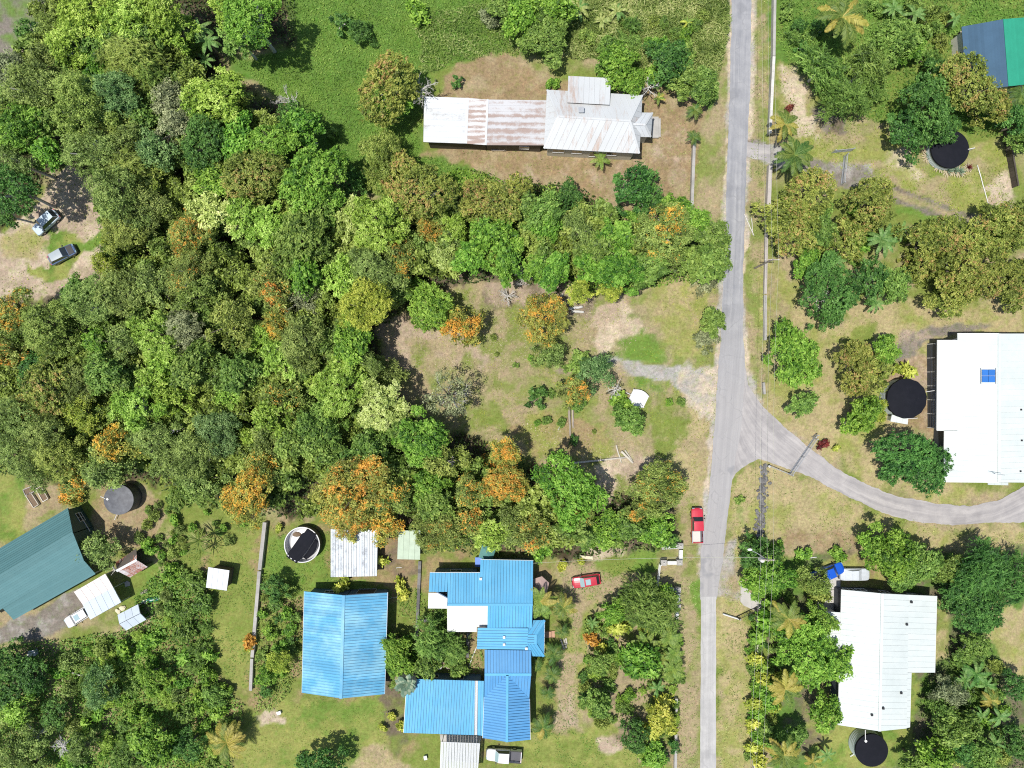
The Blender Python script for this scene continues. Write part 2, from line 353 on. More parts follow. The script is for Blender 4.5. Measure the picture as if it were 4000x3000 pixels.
LAYERS = [
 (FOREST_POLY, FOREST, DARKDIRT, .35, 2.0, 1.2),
 (MEADOW_POLY, MEADOW, LUSH, .5, 1.5, 1.5),
 ([(-400,-300),(240,-300),(200,120),(120,250),(60,330),(-400,330)], GREYDIRT, LUSH, .45, 2.5, 1.5),
 ([(40,330),(170,210),(150,120),(60,200)], GREYDIRT, PINK, .4, 1.5, 1.0),
 ([(1730,330),(1800,250),(1920,212),(2050,228),(2160,285),(2230,330),(2220,420),(1700,420)], BROWN, TAN, .55, 1.0, .8),
 ([(1640,600),(2560,330),(2740,360),(2770,430),(2720,560),(2705,860),(2600,850),(2480,890),(2370,830),(2280,790),(2240,740),(2080,740),(1960,708),(1860,682),(1790,640)], BROWN, TAN, .45, 1.0, .8),
 ([(2120,600),(2500,640),(2650,520),(2690,700),(2560,800),(2300,700),(2000,690)], BROWN, PINK, .4, 2.0, 2.0),
 ([(2770,260),(2850,180),(2845,900),(2840,1100),(2760,960),(2710,870),(2722,560),(2770,430)], TAN, GRASS, .55, 1.2, .9),
 ([(2925,-300),(3010,-300),(3000,540),(2990,1200),(2990,1560),(2910,1430),(2895,900),(2905,600)], TAN, GRASS, .5, .6, .5),
 ([(0,880),(-400,880),(-400,1230),(0,1200),(180,1175),(300,1150),(400,1080),(440,980),(400,900),(400,700),(290,660),(190,720),(110,850)], PINK, PALE, .55, 1.5, .8),
 ([(0,900),(110,880),(200,930),(130,1020),(0,1010)], DRY, YELLOWG, .4, 1.0, 1.0),
 ([(175,935),(240,865),(290,905),(330,970),(275,1090),(150,1115),(95,1060),(185,1045)], LUSH, YELLOWG, .6, 1.2, .5),
 ([(270,940),(330,950),(420,890),(425,930),(345,985),(290,980)], VIVID, LUSH, .5, .6, .4),
 # clearing in the middle
 ([(1480,1280),(1760,1120),(1990,1090),(2150,1140),(2420,1150),(2600,1105),(2830,1080),(2820,1300),(2800,1700),(2760,2000),(2740,2180),(2660,2130),(2640,1980),(2400,1900),(2240,1880),(2050,1790),(1900,1720),(1640,1640),(1480,1420)], TAN, GRASS, .5, 1.2, .8),
 ([(1470,1270),(1560,1255),(1760,1290),(1960,1400),(1850,1470),(1600,1440),(1500,1410)], PINK, TAN, .5, 1.2, .8),
 ([(1900,1110),(2200,1100),(2330,1180),(2300,1260),(2080,1200),(1900,1200)], PINK, DARKDIRT, .5, 1.2, .8),
 ([(1600,1360),(1680,1340),(1700,1420),(1860,1400),(1960,1480),(2000,1700),(1900,1720),(1740,1640),(1640,1500)], GRASS, TAN, .65, 2.0, 1.4),
 ([(2320,1215),(2440,1155),(2530,1280),(2440,1350),(2425,1395),(2345,1390),(2305,1300)], PALE, PINK, .5, 1.0, .7),
 ([(2420,1360),(2510,1270),(2560,1290),(2570,1370),(2660,1410),(2660,1430),(2500,1415),(2425,1395)], VIVID, TAN, .5, 1.6, 1.2),
 ([(2440,1250),(2480,1200),(2550,1170),(2545,1230),(2480,1260)], LUSH, TAN, .55, .8, .5),
 ([(2560,1120),(2780,1090),(2790,1300),(2690,1440),(2600,1360),(2560,1220)], DRY, YELLOWG, .5, 1.5, 1.2),
 ([(2000,1650),(2160,1620),(2330,1660),(2400,1780),(2200,1800),(2060,1780)], YELLOWG, BROWN, .5, 1.5, 1.2),
 ([(2520,1580),(2620,1620),(2700,1650),(2640,1780),(2540,1790),(2510,1690)], GRASS, TAN, .5, 1.5, 1.2),
 ([(2460,1470),(2560,1450),(2600,1530),(2560,1550),(2460,1500)], LUSH, TAN, .5, 1.0, .8),
 ([(2640,1500),(2800,1580),(2790,1720),(2770,1980),(2650,1950),(2620,1800),(2680,1700)], DRY, TAN, .5, 1.5, 1.2),
 ([(2380,1800),(2540,1770),(2560,1830),(2420,1860),(2360,1990),(2420,2060),(2360,2080),(2330,1900)], PINK, PALE, .5, 1.2, .8),
 ([(2290,1392),(2430,1398),(2520,1424),(2640,1432),(2800,1462),(2800,1572),(2740,1568),(2650,1512),(2560,1482),(2440,1462),(2370,1428),(2280,1424)], GRAVEL, TAN, .15, .6, .4),
 ([(2150,1440),(2290,1392),(2300,1424),(2180,1470)], GREYDIRT, TAN, .5, .8, .6),
 ([(2846,-300),(2862,-300),(2866,0),(2848,600),(2832,1100),(2812,1430),(2795,1700),(2768,2000),(2742,2180),(2738,2330),(2722,2330),(2720,2150),(2745,2000),(2772,1700),(2796,1300),(2820,900),(2832,600),(2848,0)], PALE, GRAVEL, .5, .5, .4),
 ([(2930,-300),(2950,-300),(2948,0),(2946,300),(2930,600),(2920,900),(2914,1100),(2920,1300),(2930,1440),(2960,1530),(3010,1600),(3100,1670),(3090,1700),(2950,1580),(2890,1400),(2890,1000)], PALE, GRAVEL, .5, .6, .5),
 ([(2960,1540),(3050,1620),(3180,1730),(3260,1800),(3200,1800),(2980,1640)], PINK, GRAVEL, .5, .8, .7),
 ([(2640,1440),(2800,1440),(2800,1640),(2740,1620),(2660,1530)], GRAVEL, PALE, .5, 1.2, .9),
 # upper right garden
 ([(3005,-300),(4400,-300),(4400,560),(3560,480),(3060,260),(3010,260)], MEADOW, GRASS, .5, 1.5, 1.2),
 ([(3050,240),(3110,260),(3140,330),(3190,450),(3300,500),(3470,480),(3570,580),(3650,680),(3850,560),(3920,560),(3950,700),(3960,860),(3800,880),(3500,730),(3380,640),(3100,600),(3030,440)], YELLOWG, TAN, .55, 1.5, 1.0),
 ([(3055,245),(3110,270),(3180,450),(3210,540),(3120,520),(3060,440)], PALE, TAN, .45, 1.2, .8),
 ([(3440,560),(3560,600),(3620,670),(3560,710),(3450,640)], PALE, YELLOWG, .45, 1.2, .9),
 ([(3170,420),(3290,420),(3330,520),(3240,520)], DARKDIRT, GREYDIRT, .4, 1.0, .6),
 ([(3830,720),(3950,660),(3970,820),(3860,850)], PALE, PINK, .5, 1.2, .9),
 ([(2915,545),(3010,560),(3160,618),(3280,636),(3390,648),(3418,690),(3380,738),(3300,728),(3180,682),(3010,640),(2910,612)], GREYDIRT, GRAVEL, .5, .6, .4),
 ([(3400,680),(3440,715),(3560,760),(3700,815),(3850,850),(3840,885),(3640,845),(3500,795),(3390,735)], TAN, GREYDIRT, .5, .5, .5),
 ([(3480,800),(3560,815),(3760,880),(3700,900),(3500,840)], VIVID, LUSH, .5, .8, .7),
 ([(3405,690),(3560,752),(3850,858),(3846,868),(3556,764),(3402,702)], GREYDIRT, DARKDIRT, .4, .4, .25),
 ([(3398,718),(3500,775),(3640,828),(3840,876),(3836,886),(3636,842),(3496,790),(3394,732)], GREYDIRT, DARKDIRT, .4, .4, .25),
 ([(3470,742),(3560,772),(3740,835),(3700,835),(3540,790)], GRASS, TAN, .5, .45, .3),
 # right garden
 ([(2985,1050),(3150,1090),(3260,1270),(3500,1150),(3700,1190),(4400,1170),(4400,1320),(3740,1310),(3600,1400),(3500,1880),(3680,1890),(3920,1920),(3780,1985),(3500,1945),(3200,1790),(3000,1625)], DRY, YELLOWG, .5, 1.8, 1.3),
 ([(3220,1330),(3420,1270),(3470,1330),(3300,1400)], GRASS, YELLOWG, .5, 1.5, 1.0),
 ([(3540,1300),(3650,1270),(3900,1275),(3740,1305),(3640,1330),(3560,1400),(3500,1420)], GREYDIRT, PINK, .5, .8, .5),
 ([(3440,1500),(3500,1640),(3640,1700),(3620,1560),(3640,1400),(3600,1360),(3500,1440)], BROWN, PINK, .55, .8, .5),
 ([(3000,1090),(3080,1060),(3100,1330),(3020,1320)], YELLOWG, TAN, .5, 1.5, 1.2),
 ([(2850,1885),(2975,1795),(3080,1840),(3250,1920),(3440,2005),(3700,2065),(4400,2050),(4400,2170),(3900,2170),(3600,2150),(3350,2150),(3040,2150),(2960,2110),(2850,2070)], DRY, YELLOWG, .5, 1.6, 1.2),
 ([(2880,1860),(2960,1830),(2940,2040),(2860,2060)], DRY, LUSH, .5, 1.0, .8),
 ([(3050,2040),(3330,2090),(3350,2160),(3050,2140)], BROWN, TAN, .5, 1.0, .8),
 # lower right
 ([(2985,2150),(4400,2150),(4400,3400),(2985,3400)], MEADOW, DARKDIRT, .5, 1.5, 1.2),
 ([(3280,2160),(3460,2190),(3560,2300),(3290,2310),(3200,2200)], BROWN, YELLOWG, .55, 1.0, .8),
 ([(3655,2330),(3720,2420),(3740,2560),(3650,2580)], DRY, GRASS, .5, 1.0, .8),
 ([(3870,2330),(4000,2350),(4200,2500),(4000,2700),(3930,2660),(3850,2480)], DRY, YELLOWG, .5, 1.5, 1.0),
 ([(3230,2830),(3560,2620),(3600,2660),(3580,2900),(3480,3000),(3200,3050),(3150,2900)], YELLOWG, LUSH, .5, 1.0, .8),
 ([(3120,2560),(3220,2500),(3220,2640),(3280,2860),(3150,2900)], YELLOWG, DARKDIRT, .5, 1.0, .8),
 # lower middle
 ([(1060,2020),(2180,2180),(2240,2420),(2180,2900),(2100,3400),(500,3400),(560,2600),(850,2080)], GRASS, BROWN, .5, 1.4, 1.0),
 ([(1180,2715),(1330,2735),(1510,2715),(1500,3400),(880,3400),(960,2850),(1060,2760)], YELLOWG, LUSH, .6, 1.6, 1.2),
 ([(1000,2790),(1080,2780),(1110,2810),(1020,2830)], PALE, PINK, .4, .8, .5),
 ([(1460,2900),(1540,2960),(1620,3000),(1460,3040),(1330,3000)], DRY, TAN, .5, 1.0, .8),
 ([(1490,2640),(1560,2620),(1580,2900),(1540,2960),(1500,2880)], DARKDIRT, GRASS, .5, .8, .6),
 ([(830,2080),(1000,2070),(980,2700),(830,2640),(800,2400)], YELLOWG, GRASS, .6, 1.5, 1.2),
 ([(1040,2080),(1280,2080),(1300,2260),(1540,2290),(1520,2330),(1060,2330),(1020,2230)], GRASS, VIVID, .5, 1.2, .8),
 ([(1480,2090),(1560,2080),(1640,2230),(1560,2260),(1480,2180)], BROWN, DARKDIRT, .5, .6, .5),
 ([(2560,2200),(2720,2215),(2720,2290),(2560,2275),(2440,2310),(2345,2385),(2300,2480),(2275,2650),(2260,2850),(2160,2860),(2180,2600),(2215,2430),(2180,2330),(2170,2200),(2300,2240),(2440,2235)], TAN, YELLOWG, .5, 1.0, .7),
 ([(2320,2190),(2480,2140),(2570,2150),(2560,2240),(2400,2240)], GRASS, VIVID, .5, 1.0, .8),
 ([(2470,2220),(2570,2205),(2570,2240),(2500,2250)], VIVID, LUSH, .5, .5, .4),
 ([(2270,2390),(2330,2360),(2290,2480),(2265,2560),(2250,2480)], LUSH, YELLOWG, .5, .8, .6),
 ([(2280,2130),(2440,2120),(2430,2175),(2300,2180)], PALE, PINK, .5, .8, .6),
 ([(2040,2880),(2330,2830),(2520,2900),(2640,2980),(2640,3400),(2040,3400)], GRASS, YELLOWG, .55, 1.5, 1.0),
 ([(2330,2890),(2400,2870),(2425,2920),(2370,2950),(2330,2930)], PINK, PALE, .4, .5, .4),
 ([(2180,2540),(2260,2560),(2250,2840),(2160,2830)], TAN, PINK, .45, 1.0, .8),
 ([(2420,2480),(2560,2640),(2520,2760),(2600,2850),(2640,2980),(2480,2960),(2400,2860),(2380,2640)], TAN, DARKDIRT, .5, 1.2, .8),
 ([(2640,2110),(2740,2180),(2735,3400),(2640,3400),(2640,2400)], TAN, GRASS, .5, .8, .6),
 ([(2690,2290),(2738,2260),(2738,2400),(2715,2380)], VIVID, LUSH, .4, .4, .3),
 ([(2797,2330),(2830,2150),(2850,2060),(2960,2120),(2910,2400),(2940,2500),(2955,3400),(2797,3400)], DRY, YELLOWG, .5, 1.2, .8),
 ([(2800,2160),(2870,2110),(2900,2350),(2800,2330)], TAN, GRAVEL, .5, .8, .6),
 # left house yard
 ([(0,2452),(54,2416),(145,2386),(241,2331),(289,2301),(420,2360),(337,2386),(271,2446),(151,2500),(60,2505),(-400,2620),(-400,2500)], GREYDIRT, GRAVEL, .4, .6, .5),
 ([(390,1900),(560,1880),(640,2010),(620,2140),(520,2140),(400,2080),(340,2000)], TAN, BROWN, .55, 1.2, .8),
 ([(0,1760),(90,1800),(110,1950),(60,2080),(-400,2200),(-400,1760)], YELLOWG, LUSH, .5, 1.4, 1.0),
 ([(100,1880),(230,1890),(240,1990),(100,2030)], TAN, BROWN, .5, .8, .6),
 ([(470,2440),(610,2350),(640,2380),(540,2480),(470,2500)], TAN, BROWN, .4, .6, .5),
 ([(480,2240),(620,2200),(620,2340),(490,2360)], GRASS, VIVID, .5, .8, .6),
]
def grid_axis(a, b, step, far):
    core = np.arange(a, b + step*.5, step); out = [core]
    lo = []; hi = []; d = step*3; x = core[0]; y = core[-1]
    while y < far: d *= 1.5; x -= d; y += d; lo.append(x); hi.append(y)
    return np.concatenate([np.array(lo[::-1]), core, np.array(hi)])
gx = grid_axis(-88, 88, .34, 1500); gy = grid_axis(-68, 68, .34, 1500)
GX, GY = np.meshgrid(gx, gy); X = GX.ravel(); Y = GY.ravel()
wx = X + (fbm(X, Y, 4.5, 3, 5) - .5)*4.2; wy = Y + (fbm(X, Y, 4.5, 9, 5) - .5)*4.2
big = fbm(X, Y, 9, 21); mid = fbm(X, Y, 2.6, 31, 3); fine = fbm(X, Y, .9, 41, 2)
def lerp(a, b, t): return a + (b - a)*t[:, None]
C0 = lerp(np.tile(GRASS, (len(X), 1)), np.tile(TAN, (len(X), 1)), smooth(.45, .65, .6*big + .4*mid))
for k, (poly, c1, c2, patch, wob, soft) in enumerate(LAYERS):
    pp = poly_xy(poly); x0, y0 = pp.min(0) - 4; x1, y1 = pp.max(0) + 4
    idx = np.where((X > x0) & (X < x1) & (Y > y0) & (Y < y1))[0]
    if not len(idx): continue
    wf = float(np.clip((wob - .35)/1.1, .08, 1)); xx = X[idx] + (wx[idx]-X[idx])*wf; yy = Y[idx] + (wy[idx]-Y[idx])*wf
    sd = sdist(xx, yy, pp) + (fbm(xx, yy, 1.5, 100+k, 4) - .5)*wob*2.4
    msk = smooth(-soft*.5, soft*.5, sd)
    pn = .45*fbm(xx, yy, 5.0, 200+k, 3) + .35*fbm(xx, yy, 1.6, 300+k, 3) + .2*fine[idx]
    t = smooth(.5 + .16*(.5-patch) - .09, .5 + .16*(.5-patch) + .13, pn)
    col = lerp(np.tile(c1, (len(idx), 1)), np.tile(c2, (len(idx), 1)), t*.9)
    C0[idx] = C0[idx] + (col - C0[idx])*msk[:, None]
C0 *= (.82 + .36*(.5*mid + .5*fine))[:, None]
far_mask = smooth(75, 110, np.maximum(np.abs(X), np.abs(Y)*1.25))
C0 = C0 + (np.array((.07, .10, .03)) - C0)*far_mask[:, None]*.8
Z = -.07*fbm(X, Y, 3.0, 51, 3) - .02*fine
ny, nx = GX.shape
ids = np.arange(nx*ny).reshape(ny, nx)
quads = np.stack([ids[:-1, :-1], ids[:-1, 1:], ids[1:, 1:], ids[1:, :-1]], -1).reshape(-1, 4)
def np_mesh(name, V, F, mat):
    me = bpy.data.meshes.new(name); k = F.shape[1]
    me.vertices.add(len(V)); me.vertices.foreach_set('co', np.ascontiguousarray(V, np.float32).ravel())
    me.loops.add(F.size); me.loops.foreach_set('vertex_index', F.astype(np.int32).ravel())
    me.polygons.add(len(F)); me.polygons.foreach_set('loop_start', np.arange(0, F.size, k, dtype=np.int32))
    me.update(calc_edges=True); me.materials.append(mat); return me

def ground_mat():
    m, nt, b = nodes('ground_soil')
    at = N(nt, 'ShaderNodeAttribute', attribute_name='soil'); g = N(nt, 'ShaderNodeNewGeometry'); pos = g.outputs['Position']
    n1 = noise(nt, pos, 2.2, 6, .75); n2 = noise(nt, pos, 7.0, 5, .8); n3 = noise(nt, pos, .45, 5, .65); n4 = noise(nt, pos, .95, 9, .78)
    c0 = mixc(nt, at.outputs['Color'], mixc(nt, at.outputs['Color'], (.70, .94, .50), 1.0, 'MULTIPLY'), mth(nt, 'MULTIPLY', ramp(nt, n4, [(.50, 0), (.66, 1)]), .75))
    c0 = mixc(nt, c0, mixc(nt, c0, (1.30, 1.16, 1.15), 1.0, 'MULTIPLY'), ramp(nt, n4, [(.30, 1), (.46, 0)]))
    v1 = mth(nt, 'MULTIPLY', ramp(nt, n1, [(.30, 0), (.70, 1)]), .55); v2 = mth(nt, 'MULTIPLY', ramp(nt, n2, [(.28, 0), (.72, 1)]), .50)
    v = mth(nt, 'ADD', .38, mth(nt, 'ADD', v1, mth(nt, 'ADD', v2, mth(nt, 'MULTIPLY', n3, .2))))
    hv = N(nt, 'ShaderNodeHueSaturation'); nt.links.new(c0, hv.inputs['Color']); nt.links.new(v, hv.inputs['Value'])
    nt.links.new(mth(nt, 'ADD', .47, mth(nt, 'MULTIPLY', n1, .06)), hv.inputs['Hue'])
    # scattered dead leaves, stones and tufts
    vo = N(nt, 'ShaderNodeTexVoronoi'); vo.inputs['Scale'].default_value = 2.6; nt.links.new(pos, vo.inputs['Vector'])
    sp = ramp(nt, vo.outputs['Distance'], [(.06, 1), (.16, 0)])
    gate = ramp(nt, noise(nt, pos, .8, 2), [(.52, 0), (.62, 1)])
    c = mixc(nt, hv.outputs[0], mixc(nt, (.42, .36, .25), (.09, .11, .04), vo.outputs['Color']), mth(nt, 'MULTIPLY', mth(nt, 'MULTIPLY', sp, gate), .55))
    nt.links.new(c, b.inputs['Base Color']); setp(b, Roughness=.95); b.inputs['Specular IOR Level'].default_value = .15
    bp = N(nt, 'ShaderNodeBump'); bp.inputs['Strength'].default_value = .7; bp.inputs['Distance'].default_value = .08
    nt.links.new(mth(nt, 'ADD', n1, mth(nt, 'MULTIPLY', n2, .6)), bp.inputs['Height']); nt.links.new(bp.outputs[0], b.inputs['Normal'])
    MATS['ground'] = m; return m
gme = np_mesh('ground', np.stack([X, Y, Z], 1), quads, ground_mat())
ca = gme.color_attributes.new('soil', 'FLOAT_COLOR', 'POINT')
ca.data.foreach_set('color', np.concatenate([C0, np.ones((len(X), 1))], 1).astype(np.float32).ravel())
gme.polygons.foreach_set('use_smooth', np.ones(len(quads), bool))
tag(inst('ground', gme), kind='structure')

# ------------------------------------------------------------------ roads
def road_mat(name, base, pale, along, tar=.3):
    m, nt, b = nodes(name); g = N(nt, 'ShaderNodeNewGeometry'); pos = g.outputs['Position']
    lane = N(nt, 'ShaderNodeAttribute', attribute_name='lane')
    st = noise(nt, vmap(nt, lane.outputs['Vector'], along), 1.0, 5, .7); n1 = noise(nt, pos, .5, 4, .6); n2 = noise(nt, pos, 14, 2)
    c = mixc(nt, base, pale, ramp(nt, mth(nt, 'ADD', mth(nt, 'MULTIPLY', st, .6), mth(nt, 'MULTIPLY', n1, .4)), [(.40, 0), (.62, 1)]))
    if name == 'asphalt':   # loose gravel carried onto the road at the junction
        sx = N(nt, 'ShaderNodeSeparateXYZ'); nt.links.new(pos, sx.inputs[0]); yy = mth(nt, 'ADD', sx.outputs[1], mth(nt, 'MULTIPLY', n1, 10))
        gm = mth(nt, 'MULTIPLY', ramp(nt, mth(nt, 'MULTIPLY', mth(nt, 'ADD', yy, 60), .01), [(.62, 1), (.78, 0)]), .75)
        c = mixc(nt, c, mixc(nt, (.30, .29, .29), (.44, .42, .405), st), gm)
    vo = N(nt, 'ShaderNodeTexVoronoi', feature='DISTANCE_TO_EDGE'); vo.inputs['Scale'].default_value = .33
    nv = N(nt, 'ShaderNodeVectorMath', operation='ADD')
    nn = N(nt, 'ShaderNodeTexNoise'); nn.inputs['Scale'].default_value = .7; nt.links.new(pos, nn.inputs['Vector'])
    nt.links.new(pos, nv.inputs[0]); nt.links.new(nn.outputs['Color'], nv.inputs[1]); nt.links.new(nv.outputs[0], vo.inputs['Vector'])
    cr = mth(nt, 'MULTIPLY', ramp(nt, vo.outputs['Distance'], [(.008, 1), (.03, 0)]), mth(nt, 'MULTIPLY', ramp(nt, n1, [(.45, 0), (.6, 1)]), tar))
    c = mixc(nt, c, tuple(x*.45 for x in base), cr)
    pt = ramp(nt, noise(nt, pos, .22, 3), [(.60, 0), (.66, 1)])
    c = mixc(nt, c, tuple(x*.84 for x in base), mth(nt, 'MULTIPLY', pt, .5))
    hv = N(nt, 'ShaderNodeHueSaturation'); nt.links.new(c, hv.inputs['Color'])
    nt.links.new(mth(nt, 'ADD', .85, mth(nt, 'MULTIPLY', n2, .3)), hv.inputs['Value'])
    nt.links.new(hv.outputs[0], b.inputs['Base Color']); setp(b, Roughness=.9); b.inputs['Specular IOR Level'].default_value = .2
    MATS[name] = m; return m
road_mat('asphalt', (.25, .255, .275), (.37, .37, .38), (1.7, .03, 1), .22)
road_mat('junction_gravel', (.30, .285, .285), (.45, .425, .41), (1.3, .05, 1), .12)
road_mat('concrete_road', (.36, .355, .35), (.50, .49, .475), (1.6, .03, 1), .2)
road_mat('slab_concrete', (.44, .42, .39), (.52, .50, .47), (.6, .6, 1), .4)

def sheet(name, left, right, z, mat, jag=.12, step=.35):
    """A flat strip between two edge lines given in photo pixels, its edges ragged."""
    def resample(pts, n):
        pts = [P(*p) for p in pts]; L = [0]
        for a, b in zip(pts, pts[1:]): L.append(L[-1] + (b-a).length)
        out = []
        for i in range(n):
            t = L[-1]*i/(n-1); k = 0
            while k < len(L)-2 and L[k+1] < t: k += 1
            out.append(pts[k].lerp(pts[k+1], (t-L[k])/max(1e-9, L[k+1]-L[k])))
        return out
    ln = sum((P(*a)-P(*b)).length for a, b in zip(left, left[1:]))
    n = max(3, int(ln/step)); A = resample(left, n); B = resample(right, n); vs = []; fs = []
    ja = jb = 0.0
    for a, b in zip(A, B):
        d = (b-a).normalized(); ja = ja*.75 + R.uniform(-jag, jag)*.7; jb = jb*.75 + R.uniform(-jag, jag)*.7
        a = a + d*ja; b = b + d*jb
        row = [a.lerp(b, t) for t in (0, .5, 1)]
        vs += [(p.x, p.y, z) for p in row]
    for i in range(n-1):
        for k in range(2):
            q = i*3+k; fs.append((q, q+1, q+4, q+3))
    me = bpy.data.meshes.new(name); me.from_pydata(vs, [], fs); me.materials.append(mat); me.update()
    at = me.attributes.new('lane', 'FLOAT_VECTOR', 'POINT'); flat = []
    for i in range(n):
        wd = (B[i]-A[i]).length
        for t in (0, .5, 1): flat += [t*wd, ln*i/n, 0]
    at.data.foreach_set('vector', flat)
    return tag(inst(name, me), kind='structure')
sheet('road', [(2868,-400),(2859,0),(2853,300),(2841,600),(2835,900),(2826,1100),(2817,1300),(2808,1420),(2800,1560),(2787,1700),(2780,1800),(2762,2000),(2738,2150),(2733,2250),(2735,2342)],
      [(2944,-400),(2934,0),(2933,300),(2916,600),(2907,900),(2901,1100),(2904,1300),(2910,1420),(2905,1560),(2890,1700),(2872,1800),(2844,2000),(2828,2150),(2814,2250),(2800,2342)], .012, MATS['asphalt'], .07)
sheet('side_road', [(2905,1395),(2922,1500),(2964,1565),(3000,1609),(3060,1663),(3110,1705),(3181,1765),(3271,1832),(3362,1880),(3458,1922),(3542,1946),(3663,1967),(3784,1976),(3904,1955),(4000,1900),(4300,1760)],
      [(2846,1990),(2852,1890),(2876,1846),(2930,1806),(2964,1792),(3000,1806),(3181,1868),(3271,1922),(3362,1964),(3440,2000),(3512,2024),(3603,2042),(3723,2051),(3844,2045),(4000,2039),(4300,2030)], .008, MATS['junction_gravel'], .12)
sheet('concrete_lane', [(2738,2330),(2737,2600),(2735,3000),(2735,3400)], [(2797,2330),(2797,2600),(2797,3000),(2797,3400)], .02, MATS['concrete_road'], .03)
sheet('driveway_entry', [(2912,556),(3010,566)], [(2910,608),(3010,640)], .006, MATS['junction_gravel'], .2)
def slab(name, pts, z, h, mat, **kw):
    mb = MB(); mb.prism([P(a, b) + Vector((0, 0, z)) for a, b in pts][::-1], (0, 0, -h)); return mb.build(name, MATS[mat], **kw)
# concrete parking pad cast in two bays, and the lane stub at the gate
for k, pts in enumerate(([(3198,2216),(3282,2200),(3282,2302),(3190,2302)], [(3190,2304),(3280,2304),(3278,2400),(3196,2400)])):
    tag(slab('parking_slab', pts, .06, .2, 'slab_concrete'), kind='structure')
tag(slab('driveway_slab', [(2893,2270),(2910,2268),(2925,2310),(2960,2340),(3060,2370),(3060,2400),(2960,2390),(2905,2365),(2892,2350)], .05, .2, 'slab_concrete'), kind='structure')
tag(slab('yard_path', [(1718,2868),(1880,2874),(1874,2906),(1722,2900)], .05, .2, 'slab_concrete'), kind='structure')

# ------------------------------------------------------------------ buildings
def PV(c): return c.copy() if isinstance(c, Vector) else P(*c)
def clip2(poly, axis, val, keep_gt):
    out = []; n = len(poly)
    for i in range(n):
        a = poly[i]; b = poly[(i+1) % n]
        ia = (a[axis] >= val) if keep_gt else (a[axis] <= val); ib = (b[axis] >= val) if keep_gt else (b[axis] <= val)
        if ia: out.append(a)
        if ia != ib:
            t = (val - a[axis])/(b[axis]-a[axis]); out.append((a[0]+t*(b[0]-a[0]), a[1]+t*(b[1]-a[1])))
    return out
def area2(p):
    return abs(sum(p[i][0]*p[(i+1) % len(p)][1]-p[(i+1) % len(p)][0]*p[i][1] for i in range(len(p))))*.5
def slope(roof, corners, along, mat, w=.82, ribs=(0.0, .41), rib_h=.035, rib_w=.06, name='roof_sheet', lap=0.0, thick=.02, lift=.035, joint=None):
    """One roof face cut into separate sheets. corners: (px,py,z) ring; along: pair of corner indices giving the rib direction."""
    pts = [PV(c) for c in corners]
    n = Vector((0, 0, 0))
    for a, b in zip(pts, pts[1:] + pts[:1]): n += (a - pts[0]).cross(b - pts[0])
    n.normalize(); n = n if n.z > 0 else -n
    v = (pts[along[1]] - pts[along[0]]).normalized(); v = (v - n*v.dot(n)).normalized(); u = v.cross(n).normalized()
    o = pts[0]; p2 = [((p-o).dot(u), (p-o).dot(v)) for p in pts]
    lo = min(p[0] for p in p2); hi = max(p[0] for p in p2); k = max(1, round((hi-lo)/w)); w = (hi-lo)/k
    if mat == 'white_roof': ribs = (0.0,); rib_h = .012
    if 'rust' in mat or 'zinc' in mat: ribs = (0.0,); rib_h = .02
    if joint is None: joint = .016 if 'white' in mat or 'sheet' in mat or 'rust' in mat else .045
    for i in range(k):
        u0 = lo + i*w; u1 = u0 + w
        q = clip2(clip2(p2, 0, u0, True), 0, u1, False)
        if len(q) < 3 or area2(q) < .02: continue
        mb = MB()
        hgt = lambda a: lift + (lap*(1-(a-u0)/w) if lap else 0.0)
        c3 = lambda a, b, h: o + u*a + v*b + n*h
        ring = [c3(a, b, hgt(a)) for a, b in q]
        if lap:
            if sum((ring[j]-ring[0]).cross(ring[(j+1) % len(ring)]-ring[0]).dot(n) for j in range(len(ring))) < 0: ring = ring[::-1]
            mb.prism(ring, -n*thick)
        else:   # pans with a dark recessed joint between them
            cuts = [u0 + r for r in ribs] + [u1] if ribs else [u0, u1]
            for c_0, c_1 in zip(cuts, cuts[1:]):
                g = clip2(clip2(q, 0, c_0 + joint, True), 0, c_1, False)
                if len(g) < 3 or area2(g) < .002: continue
                rg = [c3(a, b, lift) for a, b in g]
                if sum((rg[j]-rg[0]).cross(rg[(j+1) % len(rg)]-rg[0]).dot(n) for j in range(len(rg))) < 0: rg = rg[::-1]
                mb.prism(rg, -n*thick)
        for r in ribs:
            if u0 + r > u1 - rib_w: continue
            g = clip2(clip2(q, 0, u0+r+joint, True), 0, u0+r+joint+rib_w, False)
            if len(g) < 3 or area2(g) < .003: continue
            rg = [c3(a, b, lift + rib_h) for a, b in g]
            if sum((rg[j]-rg[0]).cross(rg[(j+1) % len(rg)]-rg[0]).dot(n) for j in range(len(rg))) < 0: rg = rg[::-1]
            mb.prism(rg, -n*(rib_h+.005))
        mb.build(name, MATS[mat], roof)
def decks(parent, faces, mat, name='roof'):
    """The boarding under the sheets: the roof part that carries the sheets."""
    mb = MB()
    for f in faces:
        pts = [PV(c) for c in f]
        n = Vector((0, 0, 0))
        for a, b in zip(pts, pts[1:] + pts[:1]): n += (a-pts[0]).cross(b-pts[0])
        if n.z < 0: pts = pts[::-1]
        mb.prism(pts, (0, 0, -.09))
    return mb.build(name, MATS[mat], parent)
def cap(roof, a, b, mat, w=.34, name='ridge_cap', h=.05, dz=.065):
    mb = MB(); a = PV(a) + Vector((0, 0, dz)); b = PV(b) + Vector((0, 0, dz)); mb.beam(a, b, w, h); return mb.build(name, MATS[mat], roof)
def gutter(parent, a, b, mat='white_paint', off=-.05):
    mb = MB(); mb.beam(P(*a) + Vector((0, 0, off)), P(*b) + Vector((0, 0, off)), .13, .13); return mb.build('gutter', MATS[mat], parent)
